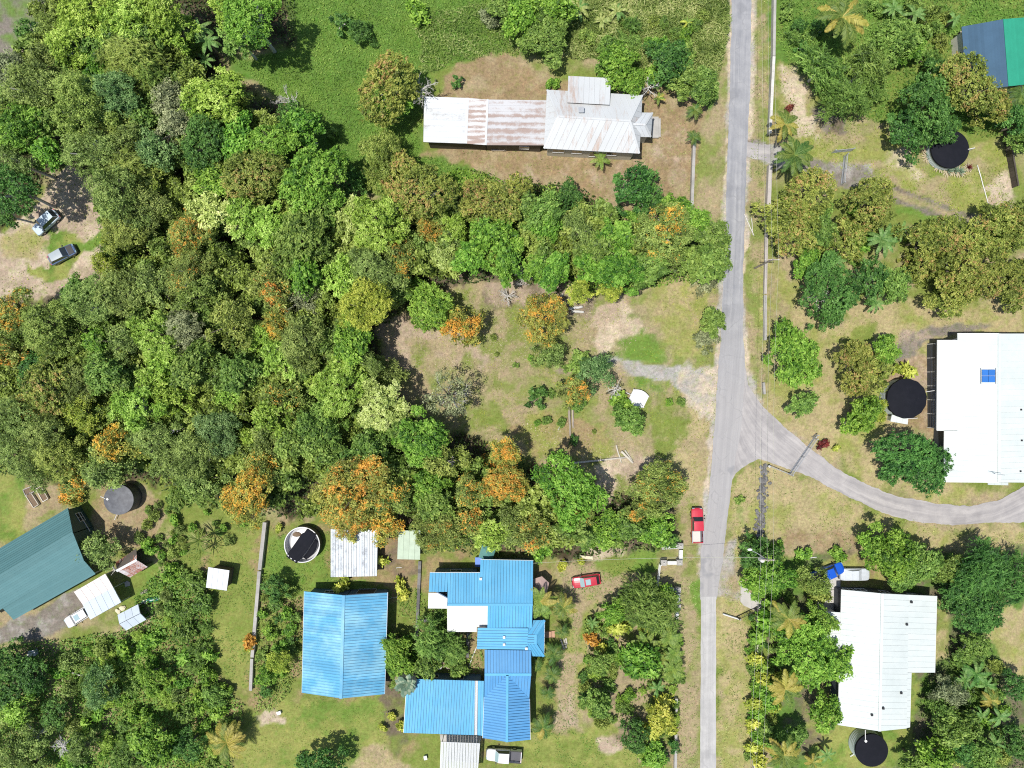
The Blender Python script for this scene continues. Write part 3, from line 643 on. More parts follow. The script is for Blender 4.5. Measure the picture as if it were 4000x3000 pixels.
def walls(parent, ring, mat, inset=.35, t=.14, z0=0.0, drop=.14, name='wall', skip=()):
    """Each side of a ring of roof-edge points becomes its own wall standing under that edge."""
    pts = [PV(c) for c in ring]; c = sum(pts, Vector())/len(pts); n = len(pts); out = []
    q = []
    for p in pts:
        d = Vector((p.x-c.x, p.y-c.y, 0)); d.normalize(); q.append(p - d*inset*1.3)
    for i in range(n):
        if i in skip: out.append(None); continue
        a, b = q[i], q[(i+1) % n]; d = Vector((b.x-a.x, b.y-a.y, 0)); L = d.length
        if L < .2: out.append(None); continue
        d.normalize(); m = Vector((-d.y, d.x, 0))*t*.5; mid = (a+b)/2 - c
        if m.dot(Vector((mid.x, mid.y, 0))) > 0: m = -m
        a2 = a + d*t*.5; b2 = b - d*t*.5
        mb = MB(); e = Vector((0, 0, drop))
        top = [a2, b2, b2 + m*2, a2 + m*2]
        vs = [(p.x, p.y, z0) for p in top] + [(p.x, p.y, p.z-drop) for p in top]
        vs[6] = (vs[6][0], vs[6][1], b.z-drop); vs[7] = (vs[7][0], vs[7][1], a.z-drop)
        mb.add(vs, [(3,2,1,0),(4,5,6,7),(0,1,5,4),(1,2,6,5),(2,3,7,6),(3,0,4,7)])
        out.append((mb.build(name, MATS[mat], parent), a2, b2, -m.normalized()))
    return out
def opening(parent, wall, t, z, w, h, kind='window', frame='white_paint', glass='window_glass'):
    """A framed window or door on the outer face of a wall record."""
    if wall is None: return
    _, a, b, out = wall; d = Vector((b.x-a.x, b.y-a.y, 0)).normalized(); c = a.lerp(b, t); c = Vector((c.x, c.y, 0)) + out*.03
    def bar(mb, x0, x1, z0, z1, dp):
        p = c + d*x0; q = c + d*x1
        v = [p, q, q + out*dp, p + out*dp]
        mb.add([(k.x, k.y, z0) for k in v] + [(k.x, k.y, z1) for k in v], [(3,2,1,0),(4,5,6,7),(0,1,5,4),(1,2,6,5),(2,3,7,6),(3,0,4,7)])
    mb = MB(); bar(mb, -w/2, w/2, z, z+h, .02); o = mb.build(kind, MATS[glass], parent)
    mb = MB(); f = .07
    bar(mb, -w/2-f, w/2+f, z+h, z+h+f, .06); bar(mb, -w/2-f, w/2+f, z-f, z, .07); bar(mb, -w/2-f, -w/2, z, z+h, .06); bar(mb, w/2, w/2+f, z, z+h, .06)
    if kind == 'window': bar(mb, -.025, .025, z, z+h, .05)
    mb.build('frame', MATS[frame], o)
def vent(roof, px, py, z, s=.16, h=.3, mat='black_trim', name='vent'):
    mb = MB(); p = P(px, py, z); mb.box(p.x-s, p.x+s, p.y-s, p.y+s, p.z-.3, p.z+h); mb.box(p.x-s*1.25, p.x+s*1.25, p.y-s*1.25, p.y+s*1.25, p.z+h, p.z+h+.05); return mb.build(name, MATS[mat], roof)
def posts(parent, pts, mat='white_paint', w=.1):
    for p in pts:
        q = P(*p); mb = MB(); mb.box(q.x-w/2, q.x+w/2, q.y-w/2, q.y+w/2, 0, q.z-.12); mb.build('post', MATS[mat], parent)
def house(name, px, py, label, cat='house', **kw): return empty(name, P(px, py), 0, label, cat, **kw)
def fix(o):
    """children were written in world coordinates: move them under the thing's own origin"""
    inv = Matrix.Translation(-o.location)
    for ch in list(o.children): ch.matrix_parent_inverse = inv
    return o

# --- long house with rusted roof
h = house('farmhouse', 2300, 500, 'long timber house with pale rust-stained iron hip roof and rusty west wing')
e, r = 4.2, 5.7
NW, NE, SE, SW = (2137,351,e), (2509,372,e), (2497,600,e), (2125,580,e); RL, RR = (2181,455,r), (2461,473,r)
ax = [(2220,297,4.45), (2386,306,4.45), (2381,410,5.25), (2216,401,5.25)]
pA, pB, pC, pD, p1, p2 = (2549,440,3.8), (2542,535,3.8), (2476,533,3.8), (2482,440,3.8), (2468,485,5.2), (2520,488,5.2)
roof = decks(h, [[NW,NE,RR,RL],[SW,SE,RR,RL],[NW,SW,RL],[NE,SE,RR],ax,[pD,pA,p2,p1],[pC,pB,p2,p1],[pA,pB,p2]], 'dark_timber')
M1 = 'rust_white_roof'
slope(roof, [NW,NE,RR,RL], (0,3), M1); slope(roof, [SW,SE,RR,RL], (0,3), M1)
for f in ([NW,SW,RL],[NE,SE,RR]):
    mid = tuple((f[0][i]+f[1][i])/2 for i in range(3)); slope(roof, [f[0], mid, f[1], f[2]], (1,3), M1)
slope(roof, ax, (0,3), M1, lift=.05)
slope(roof, [pD,pA,p2,p1], (1,2), 'zinc_white_roof'); slope(roof, [pC,pB,p2,p1], (1,2), 'zinc_white_roof')
slope(roof, [pA,tuple((pA[i]+pB[i])/2 for i in range(3)),pB,p2], (1,3), 'zinc_white_roof')
for a, b in ((RL,RR),(NW,RL),(SW,RL),(NE,RR),(SE,RR),(p1,p2),(pA,p2),(pB,p2)): cap(roof, a, b, 'rust_white_roof', .28, dz=.05)
vent(roof, 2270, 431, 5.7, .32, .25, 'galvanised', 'roof_vent')
W = walls(h, [NW,NE,SE,SW], 'cream_wall', .55)
for t, w_ in ((.88, 1.7), (.66, 1.5), (.47, .9), (.25, 1.5)): opening(h, W[2], t, 1.9 if w_ > 1 else .9, w_, 1.3 if w_ > 1 else 2.1, 'window' if w_ > 1 else 'door')
for t in (.3, .7): opening(h, W[1], t, 1.9, 1.2, 1.2)
walls(h, [pD,pA,pB,pC], 'cream_wall', .4, skip=(3,))
a1 = [(1657,377,3.2),(1827,383,3.7),(1819,561,3.7),(1654,555,3.2)]; a2 = [(1829,383,3.72),(1904,389,3.95),(1896,567,3.95),(1821,561,3.72)]
a3 = [(1905,389,3.95),(2140,392,3.5),(2130,568,3.5),(1897,567,3.95)]
roof2 = decks(h, [a1,a2,a3], 'dark_timber', 'wing_roof')
slope(roof2, a1, (0,1), 'zinc_white_roof'); slope(roof2, a2, (0,1), 'rust_band_roof'); slope(roof2, a3, (0,1), 'rust_mid_roof')
cap(roof2, a3[0], a3[3], 'zinc_white_roof', .3); cap(roof2, a1[1], a1[2], 'zinc_white_roof', .4)
W = walls(h, [a1[0],a2[1],a3[1],a3[2],a2[2],a1[3]], 'dark_timber', .5)
opening(h, W[3], .3, 1.2, 1.4, 1.0); opening(h, W[3], .7, .2, 1.0, 2.0, 'door', 'timber', 'dark_timber')
mb = MB(); q = P(2558,500); mb.box(q.x-.5, q.x+.5, q.y-1.6, q.y+1.6, 0, .35); mb.box(q.x+.5, q.x+.85, q.y-1.4, q.y+1.4, 0, .18); mb.build('porch_step', MATS['concrete'], h)
fix(h)
# bench by the wing
def bench(px, py, rz, L, label, mat, cat='bench', slats=4):
    o = empty('garden_bench', P(px, py), rz, label, cat); D = .5
    for k in range(slats):
        mb = MB(); y = -D/2 + D*(k+.5)/slats; mb.box(-L/2, L/2, y-D/slats*.42, y+D/slats*.42, .42, .46); mb.build('slat', MATS[mat], o)
    for k in range(2):
        mb = MB(); mb.box(-L/2, L/2, D/2+.02, D/2+.06, .58+.2*k, .7+.2*k); mb.build('back_slat', MATS[mat], o)
    for sx in (-1, 1):
        mb = MB(); mb.box(sx*(L/2-.12)-.04, sx*(L/2-.12)+.04, -D/2, D/2, 0, .415); mb.box(sx*(L/2-.12)-.04, sx*(L/2-.12)+.04, D/2+.06, D/2+.1, .3, .92); mb.build('leg', MATS[mat], o)
        mb = MB(); mb.box(sx*(L/2)-.04, sx*(L/2)+.04, -D/2-.05, D/2+.05, .62, .67); mb.build('armrest', MATS[mat], o)
    return o
bench(1946, 586, 0, 1.9, 'weathered grey bench against the south wall of the rusty wing', 'timber')
bench(2288, 2174, -.08, 1.9, 'cream slatted garden bench on the lawn above the red hatchback', 'cream_timber')

# --- house with blue and green tiled roof, top right corner
h = house('tiled_house', 3920, 215, 'house with navy tiles on one roof slope and bright green on the other')
L0, L1, T0, Q0 = map(PV, ((3756,105,3.2), (3776,362,3.2), (3922,75,5.2), (4090,62,3.2))); T1 = T0 + (L1-L0); Q1 = Q0 + (L1-L0)
roof = decks(h, [[L0,T0,T1,L1],[T0,Q0,Q1,T1]], 'dark_timber')
slope(roof, [L0,T0,T1,L1], (1,2), 'navy_tile', .37, (), lap=.05, name='tile_course'); slope(roof, [T0,Q0,Q1,T1], (0,3), 'green_tile', .37, (), lap=.05, name='tile_course')
cap(roof, T0, T1, 'green_tile'); W = walls(h, [L0,T0,Q0,Q1,T1,L1], 'cream_wall', .45)
opening(h, W[5], .6, 1.0, 1.6, 1.2); opening(h, W[3], .5, 1.0, 1.4, 1.2)
for k in range(5):
    mb = MB(); a = P(3738+k*3.2, 133); b = P(3748+k*3.2, 208); mb.beam(a + Vector((0,0,.9)), b + Vector((0,0,.9)), .1, .05); mb.build('deck_board', MATS['cream_timber'], h)
mb = MB(); mb.beam(P(3744,133)+Vector((0,0,.45)), P(3744,134)+Vector((0,0,.45)), .6, .86); mb.beam(P(3754,207)+Vector((0,0,.45)), P(3754,208)+Vector((0,0,.45)), .6, .86); mb.build('deck_post', MATS['dark_timber'], h)
fix(h)

# --- white house with solar panel (right edge)
h = house('white_house', 3850, 1600, 'white-roofed house with solar panel and verandah at the right edge')
zx = lambda x: 3.2 + (x-3660)/243*1.8
A = [(3663,1328,zx(3663)),(3740,1328,zx(3740)),(3740,1681,zx(3740)),(3660,1681,zx(3660))]
B = [(3690,1682,zx(3690)),(3740,1682,zx(3740)),(3740,1883,zx(3740)),(3687,1882,zx(3687))]
Cc = [(3740,1303,zx(3740)),(3903,1303,zx(3903)),(3902,1884,zx(3902)),(3740,1883,zx(3740))]
Dd = [(3903,1303,5.0),(4150,1303,3.2),(4150,1886,3.2),(3902,1884,5.0)]
roof = decks(h, [A,B,Cc,Dd], 'white_paint')
for f in (A,B,Cc,Dd): slope(roof, f, (0,1), 'white_roof')
cap(roof, (3903,1303,5), (3902,1884,5), 'white_roof', .4)
po = [(3859,1884,4.2),(3938,1884,4.2),(3938,1895,3.9),(3859,1893,3.9)]; roof3 = decks(h, [po], 'white_paint', 'porch_roof'); slope(roof3, po, (0,3), 'white_roof')
for a, b in ((A[0],A[3]),(B[0],B[3]),(Cc[0],Cc[1]),(B[3],Cc[2]),(A[3],(3690,1681,3.3))): gutter(h, a, b)
W = walls(h, [A[0],Cc[0],Dd[0],Dd[1],Dd[2],Cc[2],B[3],B[0],A[3]], 'dark_wall', .5)
panel = MB(); n0 = [P(3836,1443,zx(3836)+.22), P(3888,1443,zx(3888)+.22), P(3888,1494,zx(3888)+.22), P(3836,1494,zx(3836)+.22)]
for k in range(2):
    for j in range(2):
        mb = MB(); q = lambda s, t: n0[0].lerp(n0[1], s).lerp(n0[3].lerp(n0[2], s), t)
        s0, s1, t0, t1 = j*.5+.015, j*.5+.485, k*.5+.015, k*.5+.485
        mb.prism([q(s0,t1), q(s1,t1), q(s1,t0), q(s0,t0)], (0,0,-.05)); mb.build('solar_panel', MATS['solar'], roof)
mb = MB(); mb.beam(n0[0]-Vector((.12,-.2,.06)), n0[3]-Vector((.12,.2,.06)), .09, .06); mb.beam(n0[1]+Vector((.12,.2,-.06)), n0[2]+Vector((.12,-.2,-.06)), .09, .06); mb.build('panel_rail', MATS['galvanised'], roof)
# verandah: dark deck boards, white rail and posts
for k in range(9):
    x = 3622+k*5.2; mb = MB(); mb.beam(P(x,1348)+Vector((0,0,1.0)), P(x,1668)+Vector((0,0,1.0)), .17, .06); mb.build('deck_board', MATS['charcoal_sheet'], h)
for k in range(7):
    y = 1345 + k*54; mb = MB(); p = P(3622,y); mb.box(p.x-.06, p.x+.06, p.y-.06, p.y+.06, 0, 2.0); mb.build('deck_post', MATS['white_paint'], h)
for z in (1.95, 1.45):
    mb = MB(); mb.beam(P(3622,1345)+Vector((0,0,z)), P(3622,1669)+Vector((0,0,z)), .07, .07); mb.build('deck_rail', MATS['white_paint'], h)
for k in range(5):
    x = 3650+k*5; mb = MB(); mb.beam(P(x,1686)+Vector((0,0,.8)), P(x,1860)+Vector((0,0,.8)), .17, .06); mb.build('deck_board', MATS['charcoal_sheet'], h)
for k in range(3): vent(roof, 3985+R.uniform(-4,4), 1600+k*120, 4.3, .1, .2)
mb = MB(); mb.tube([P(3890,1852,5.1), P(3890,1852,6.2)], .04); mb.tube([P(3878,1850,6.2), P(3925,1856,6.2)], .04); mb.build('service_mast', MATS['galvanised'], roof)
fix(h)

# --- long white house, lower right
h = house('long_white_house', 3430, 2580, 'long house with plain white ridged roof below the blue pickup')
e = 3.3
A = [(3288,2303,e),(3446,2318,5.1),(3435,2856,5.1),(3274,2832,e)]; B = [(3446,2318,5.1),(3549,2323,3.9),(3545,2627,3.9),(3553,2627,3.85),(3553,2841,3.85),(3435,2856,5.1)]
B1 = [(3446,2318,5.1),(3549,2323,3.95),(3541,2845,3.95),(3435,2856,5.1)]; B2 = [(3541,2628,3.95),(3559,2628,3.75),(3553,2841,3.75),(3537,2845,3.95)]
Cx = [(3549,2323,3.93),(3659,2328,3.1),(3651,2627,3.1),(3543,2627,3.93)]; Dx = [(3226,2389,2.85),(3290,2392,3.25),(3283,2640,3.25),(3222,2640,2.85)]
roof = decks(h, [A,B1,B2,Cx,Dx], 'white_paint')
for f, al in ((A,(0,1)),(B1,(0,1)),(B2,(0,1)),(Cx,(0,1)),(Dx,(0,1))): slope(roof, f, al, 'white_roof')
cap(roof, (3446,2318,5.1), (3435,2856,5.1), 'white_roof', .4)
for x, y, z in ((3557,2350,3.9),(3539,2437,4.05),(3517,2704,4.2),(3447,2764,5.0),(3403,2790,4.7)): vent(roof, x, y, z, .13, .25)
for a, b in ((A[0],A[3]),(Cx[1],Cx[2]),(B2[1],B2[2]),(Dx[0],Dx[3])): gutter(h, a, b)
W = walls(h, [A[0],A[1],B1[1],Cx[1],Cx[2],B2[1],B2[2],A[2],A[3]], 'dark_wall', .5)
for t in (.3,.7): opening(h, W[0], t, 1.0, 1.3, 1.1)
opening(h, W[1], .5, 1.0, 1.3, 1.1); opening(h, W[2], .5, 1.0, 1.3, 1.1)
walls(h, [Dx[0],Dx[1],Dx[2],Dx[3]], 'cream_wall', .4, skip=(1,)); fix(h)

# --- big blue shed
h = house('barn', 1347, 2515, 'large shed with a faded pale blue ribbed gable roof', 'shed')
A = [(1189,2310,3.2),(1342,2325,4.9),(1332,2728,4.9),(1180,2706,3.2)]; B = [(1342,2325,4.9),(1514,2314,3.2),(1502,2711,3.2),(1332,2728,4.9)]
roof = decks(h, [A,B], 'blue_wall'); slope(roof, A, (1,0), 'blue_roof_worn'); slope(roof, B, (0,1), 'blue_roof_worn'); cap(roof, A[1], A[2], 'blue_roof_worn', .45)
gutter(h, A[0], A[3], 'grey_sheet'); gutter(h, B[1], B[2], 'grey_sheet')
W = walls(h, [A[0],A[1],B[1],B[2],A[2],A[3]], 'blue_wall', .5)
opening(h, W[1], .45, 0.05, 2.6, 2.3, 'door', 'grey_sheet', 'dark_timber'); opening(h, W[0], .5, 1.1, 1.3, 1.0); opening(h, W[2], .5, 1.1, 1.3, 1.0)
fix(h)

# --- blue roofed house of several wings
h = house('blue_house', 1960, 2480, 'rambling house with bright blue ribbed roofs and white patio roofs')
pz = lambda y: 3.2 + (y-2186)/176*1.8
n1 = [(1877,2186,3.2),(2083,2190,3.2),(2081,2361,5.0),(1872,2361,5.0)]; n2 = [(1679,2237,pz(2237)),(1876,2237,pz(2237)),(1872,2361,5.0),(1750,2361,5.0),(1748,2312,pz(2312)),(1676,2312,pz(2312))]
n2a = [(1750,2237,pz(2237)),(1876,2237,pz(2237)),(1871,2361,5.0),(1748,2361,5.0)]; n2b = [(1679,2237,pz(2237)),(1750,2237,pz(2237)),(1748,2312,pz(2312)),(1675,2312,pz(2312))]
s1 = [(1905,2363,5.0),(2081,2361,5.0),(2078,2452,4.15),(1904,2452,4.15)]
b1 = [(1866,2451,4.1),(2063,2453,4.35),(2060,2537,4.35),(1863,2535,4.1)]
h0, h1, h2, h3 = (2062,2478,4.5),(2092,2478,4.5),(2092,2516,4.5),(2060,2515,4.5); e0, e1, e2, e3 = (2064,2424,3.6),(2127,2422,3.6),(2124,2564,3.6),(2060,2562,3.6)
c1 = [(1893,2538,4.1),(2075,2541,4.1),(2075,2634,5.0),(1893,2634,5.0)]
k0 = (1982,2636,5.0); tl = [(1893,2636,5.0), k0, (1892,2723,3.8)]; tr = [k0, (2075,2636,5.0), (2068,2729,3.8)]
gl = [k0,(1980,2898,5.0),(1886,2883,3.8),(1892,2723,3.8)]; gr = [k0,(2068,2729,3.8),(2071,2889,3.8),(1980,2898,5.0)]
w1 = [(1590,2651,3.25),(1855,2659,3.25),(1852,2871,3.7),(1577,2862,3.7)]; w2 = [(1855,2659,3.25),(1868,2659,3.25),(1865,2871,3.7),(1852,2871,3.7)]; w3 = [(1868,2659,3.25),(1891,2660,3.25),(1886,2874,3.7),(1865,2871,3.7)]
u1 = [(1674,2315,3.3),(1749,2316,3.3),(1746,2377,3.1),(1672,2376,3.1)]; u2 = [(1747,2366,3.6),(1863,2366,3.6),(1862,2468,3.1),(1747,2468,3.1)]; u3 = [(1863,2366,3.6),(1906,2366,3.6),(1905,2448,3.18),(1862,2448,3.18)]
roof = decks(h, [n1,n2a,n2b,s1,b1,[e0,e1,h1,h0],[e1,e2,h2,h1],[e2,e3,h3,h2],[h0,h1,h2,h3],c1,tl,tr,gl,gr,w1,w3,u1,u2,u3], 'blue_wall')
for f, al in ((n1,(0,3)),(n2a,(0,3)),(n2b,(0,3)),(s1,(0,3)),(b1,(0,1)),([e0,e1,h1,h0],(1,2)),([e2,e3,h3,h2],(0,3)),([h0,h1,h2,h3],(0,1))): slope(roof, f, al, 'blue_roof', .82, (0.0, .41))
slope(roof, [e1, tuple((e1[i]+e2[i])/2 for i in range(3)), e2, h2, h1], (0,4), 'blue_roof', .82, (0.0, .41))
slope(roof, c1, (0,3), 'blue_roof_deep', .82, (0.0, .41)); slope(roof, tl, (0,2), 'blue_roof_deep', .82, (0.0, .41)); slope(roof, tr, (1,2), 'blue_roof_deep', .82, (0.0, .41))
slope(roof, gl, (1,2), 'blue_roof_deep', .82, (0.0, .41)); slope(roof, gr, (3,2), 'blue_roof_deep', .82, (0.0, .41))
for f in (w1, w3): slope(roof, f, (0,3), 'blue_roof', .82, (0.0, .41))
slope(roof, w2, (0,3), 'polycarbonate', name='skylight_sheet')
for f in (u1,u2,u3): slope(roof, f, (0,3), 'white_paint', .82, (0.0,))
for a, b in ((n2a[3],n1[2]),(h1,h2),(e1,h1),(e2,h2),(c1[3],c1[2]),(k0,gl[1])): cap(roof, a, b, 'blue_roof', .36)
for a, b in ((n1[0],n1[1]),(n2b[0],n2a[1]),(gl[2],gl[3]),(gr[1],gr[2]),(e1,e2),(w1[0],w1[3])): gutter(h, a, b)
for x, y, z in ((1969,2488,4.3),(1969,2516,4.3),(1878,2260,3.95),(2056,2532,4.5)): vent(roof, x, y, z, .14, .18, 'white_paint')
W = walls(h, [n1[0],n1[1],(2078,2452,4.0),(1904,2452,4.0),(1876,2361,4.0)], 'blue_wall', .5, skip=(3,4)); opening(h, W[0], .25, 1.0, 1.4, 1.1); opening(h, W[0], .7, 1.0, 1.4, 1.1); opening(h, W[1], .5, .1, 1.0, 2.0, 'door')
W = walls(h, [n2b[0],n2a[1],n2a[2],n2a[3],n2b[3]], 'blue_wall', .5, drop=.3, skip=(1,2)); opening(h, W[0], .5, 1.0, 1.6, 1.1)
W = walls(h, [(1880,2452,3.9),e1,e2,(1880,2540,3.9)], 'blue_wall', .5); opening(h, W[1], .5, .1, 1.0, 2.0, 'door')
W = walls(h, [c1[0],c1[1],gr[2],gl[1],gl[2]], 'blue_wall', .5, drop=.3); opening(h, W[1], .6, 1.0, 1.4, 1.1)
W = walls(h, [w1[0],w3[1],w3[2],w1[3]], 'blue_wall', .5); opening(h, W[0], .3, 1.0, 1.5, 1.0); opening(h, W[0], .7, .1, 1.0, 2.0, 'door')
posts(h, [(1678,2374,3.1),(1744,2374,3.1),(1752,2464,3.1),(1858,2464,3.1),(1805,2464,3.1)])
mb = MB(); p = P(2148,2475); mb.box(p.x-1.2, p.x+.75, p.y-.55, p.y+.45, 0, .18); mb.box(p.x-1.2, p.x+.2, p.y-.5, p.y+.4, .18, .36); mb.build('brick_step', MATS['brick_step'], h)
fix(h)

# --- smaller sheds
def shed(name, ring, al, mat, label, wall='dark_timber', cat='shed', w=.82, ribs=(0, .41), open_=False, cover='roof', group=None):
    h = house(name, sum(c[0] for c in ring)/4, sum(c[1] for c in ring)/4, label, cat, group=group)
    roof = decks(h, [ring], wall if mat != 'polycarbonate' else 'galvanised', cover) if mat != 'polycarbonate' else None
    if roof is None:
        mb = MB()
        for i in range(4): mb.beam(P(*ring[i]), P(*ring[(i+1) % 4]), .08, .08)
        roof = mb.build('roof_frame', MATS['galvanised'], h)
    slope(roof, ring, al, mat, w, ribs)
    if open_:
        c = (sum(c[0] for c in ring)/4, sum(c[1] for c in ring)/4); posts(h, [(x*.94+c[0]*.06, y*.94+c[1]*.06, z) for x, y, z in ring], 'galvanised')
    else: walls(h, ring, wall, .3)
    return fix(h)
shed('garden_shed', [(1292,2067,2.7),(1476,2070,2.7),(1472,2250,2.4),(1292,2254,2.4)], (0,3), 'silver_roof', 'square shed with speckled silver ribbed roof under the orange tree')
shed('potting_shed', [(1556,2072,2.6),(1642,2072,2.6),(1641,2186,2.3),(1552,2184,2.3)], (0,3), 'pale_green_sheet', 'small lean-to with plain pale green roof between two orange-tinged trees', ribs=(0,))
shed('field_shed', [(814,2215,2.5),(897,2228,2.5),(886,2307,2.2),(805,2295,2.2)], (0,3), 'zinc_white_roof', 'small square white tin shed alone on the left lawn')
shed('carport', [(1723,2898,2.5),(1874,2904,2.5),(1864,3030,2.8),(1719,3024,2.8)], (0,3), 'polycarbonate', 'clear corrugated lean-to at the bottom edge beside the white pickup', open_=True, cat='carport')
shed('pump_house', [(3484,1620,1.9),(3548,1630,1.9),(3545,1658,1.7),(3478,1646,1.7)], (0,3), 'white_roof', 'low white pump house at the foot of the scalloped black tank', 'white_paint')

# --- teal tiled house, lower left
h = house('teal_house', 150, 2230, 'house with teal tiled roof at the left edge beside the awning')
t0, t1, t2, t3 = (266,1984,3.2),(286,2081,5.2),(328,2188,3.95),(374,2241,3.0)
t0, t1, t2, t3 = map(PV, (t0, t1, t2, t3)); run = PV((-150,2339,5.2)) - t1
l0, l1, l2 = t0 + run, t1 + run, t2 + run; vrun = PV((54,2420,3.0)) - t3; v0, v1 = t2 + vrun, t3 + vrun
roof = decks(h, [[t0,t1,l1,l0],[t1,t2,l2,l1],[t2,t3,v1,v0]], 'green_wall')
for f in ([t0,t1,l1,l0],[t1,t2,l2,l1]): slope(roof, f, (0,3), 'teal_tile', .37, (), lap=.05, name='tile_course')
slope(roof, [t2,t3,v1,v0], (0,3), 'teal_tile', .37, (), lap=.05, name='tile_course')
cap(roof, t1, l1, 'teal_tile', .35); cap(roof, t2, v0, 'teal_tile', .3)
W = walls(h, [t0,t1,t2,l2,l1,l0], 'green_wall', .25, drop=.2)
opening(h, W[0], .45, .9, 1.3, 1.2); opening(h, W[1], .6, .9, 1.0, 1.2); opening(h, W[2], .2, .1, 1.0, 2.0, 'door')
posts(h, [(366,2240,3.0),(290,2283,3.0),(215,2325,3.0),(140,2367,3.0),(64,2409,3.0)])
mb = MB(); mb.beam(P(318,1998)+Vector((0,0,.5)), P(362,2070)+Vector((0,0,.5)), .9, .1); mb.build('deck', MATS['green_wall'], h)
mb = MB(); mb.beam(P(328,1994)+Vector((0,0,1.4)), P(374,2068)+Vector((0,0,1.4)), .08, .08); mb.build('deck_rail', MATS['white_paint'], h)
fix(h)
# gabled awning, pink and grey
h = house('awning', 380, 2330, 'open carport with pink and pale grey gable roof above the white van', 'carport')
A = [(289,2310,2.5),(410,2241,2.5),(416,2268,2.9),(440,2293,3.0),(325,2362,3.0),(294,2336,2.9)]
A = [(289,2312,2.6),(412,2241,2.6),(442,2294,3.1),(323,2361,3.1)]; B = [(323,2361,3.1),(442,2294,3.1),(474,2352,2.5),(353,2420,2.5)]
roof = decks(h, [A,B], 'white_paint'); slope(roof, A, (0,3), 'pink_sheet', 1.0, (0,)); slope(roof, B, (0,3), 'grey_sheet', 1.0, (0,))
posts(h, [(292,2313,2.6),(409,2245,2.6),(470,2351,2.5),(353,2415,2.5),(440,2297,3.0),(326,2359,3.0)], 'galvanised'); fix(h)
h = house('rusty_hut', 515, 2205, 'small hut with dark red rusted gable roof beside the leaning tree', 'shed')
A = [(450,2199,2.3),(531,2142,2.3),(534,2187,2.9),(456,2229,2.9)]; B = [(456,2229,2.9),(534,2187,2.9),(577,2214,2.2),(508,2256,2.2)]
A = [(452,2197,2.2),(532,2143,2.2),(535,2187,2.9),(456,2230,2.9)]
roof = decks(h, [A,B], 'dark_timber'); slope(roof, A, (0,3), 'rust_red_roof', .6); slope(roof, B, (0,3), 'rust_red_roof', .6); cap(roof, A[3], A[2], 'zinc_white_roof', .35)
walls(h, [A[0],A[1],A[2],B[2],B[3],A[3]], 'dark_timber', .3, skip=(1,2)); fix(h)
h = house('greenhouse', 515, 2412, 'little greenhouse with translucent white gable roof below the canoe', 'greenhouse')
A = [(460,2402,1.8),(540,2361,1.8),(548,2396,2.5),(467,2437,2.5)]; B = [(467,2437,2.5),(548,2396,2.5),(572,2419,1.8),(492,2462,1.8)]
mb = MB()
for f in (A,B):
    for i in range(4): mb.beam(P(*f[i]), P(*f[(i+1) % 4]), .06, .06)
roof = mb.build('roof_frame', MATS['galvanised'], h); slope(roof, A, (0,3), 'grey_sheet', 1.0, (0,)); slope(roof, B, (0,3), 'grey_sheet', 1.0, (0,))
walls(h, [A[0],A[1],A[2],B[2],B[3],A[3]], 'polycarbonate', .2, .05, skip=(1,2)); fix(h)

# ------------------------------------------------------------------ tanks
def tank(px, py, rad, z, label, side, lid, cone=.25, scallop=0, rings=6, stain=None):
    o = empty('water_tank', P(px, py, z), 0, label, 'water tank'); o.location.z = 0
    mb = MB(); n = 48; prof = []
    for k in range(rings*2+1): prof.append((rad*(1 + (.012 if k % 2 else 0)), z*k/(rings*2)))
    mb.lathe(prof, n); mb.build('tank_wall', MATS[side], o)
    mb = MB(); n = 56; rr = []
    for i, (f, dz) in enumerate(((1.04, -.28), (1.035, .02), (.7, cone*.45), (.35, cone*.8), (.02, cone))):
        rr.append((f, dz))
    for f, dz in rr:
        for k in range(n):
            a = 2*math.pi*k/n; sag = (.05*math.sin(14*a))*f if scallop else 0
            drop = -.16*abs(math.sin(scallop*a/2)) if scallop and dz < 0 else 0
            mb.v.append((rad*f*math.cos(a)*(1+sag*.25), rad*f*math.sin(a)*(1+sag*.25), z + .03 + dz + drop))
    for i in range(len(rr)-1):
        for k in range(n):
            a = i*n+k; b = i*n+(k+1) % n; mb.f.append((a, b, b+n, a+n))
    mb.f.append(tuple((len(rr)-1)*n+k for k in range(n)))
    mb.build('tank_cover', MATS[lid], o)
    return o
def tank_pipe(o, pts, r=.06, mat='white_paint'):
    mb = MB(); mb.tube(pts, r); mb.build('pipe', MATS[mat], o)
o = tank(3711, 582, 2.75, 1.5, 'black-covered water tank ringed by agaves, upper right', 'tank_zinc', 'black_sheet', .3)
tank_pipe(o, [(2.6, -.1, 1.65), (3.6, .12, 1.65), (3.6, .12, .1)]); tank_pipe(o, [(2.95, .6, .5), (2.6, 2.0, .5)], .05)
mb = MB(); mb.lathe([(.45, 0), (.45, .22), (.4, .26)], 16, (-.5, 2.6, 1.4)); mb.build('hatch', MATS['black_sheet'], o)
o = tank(3542, 1557, 2.85, 2.4, 'silver tank with scalloped black cover beside the solar-panel house', 'tank_zinc', 'black_sheet', .5, 24)
tank_pipe(o, [(2.9, 1.0, 2.3), (4.2, 1.2, 2.3)], .05); tank_pipe(o, [(1.0, -3.1, .4), (2.8, -3.0, .4)], .05)
o = tank(3405, 2931, 2.35, 2.3, 'black-topped round tank at the south end of the long white house', 'tank_zinc', 'black_sheet', .18)
tank_pipe(o, [(-1.0, 1.6, 2.45), (-1.1, 2.4, 2.6), (-1.1, 3.2, 2.6)]); tank_pipe(o, [(-2.2, -2.0, .3), (-1.2, -1.4, .3)], .08)
mb = MB(); mb.lathe([(.2, 0), (.2, .2), (.15, .22)], 14, (-1.0, 1.5, 2.4)); mb.build('inlet_cap', MATS['white_paint'], o)
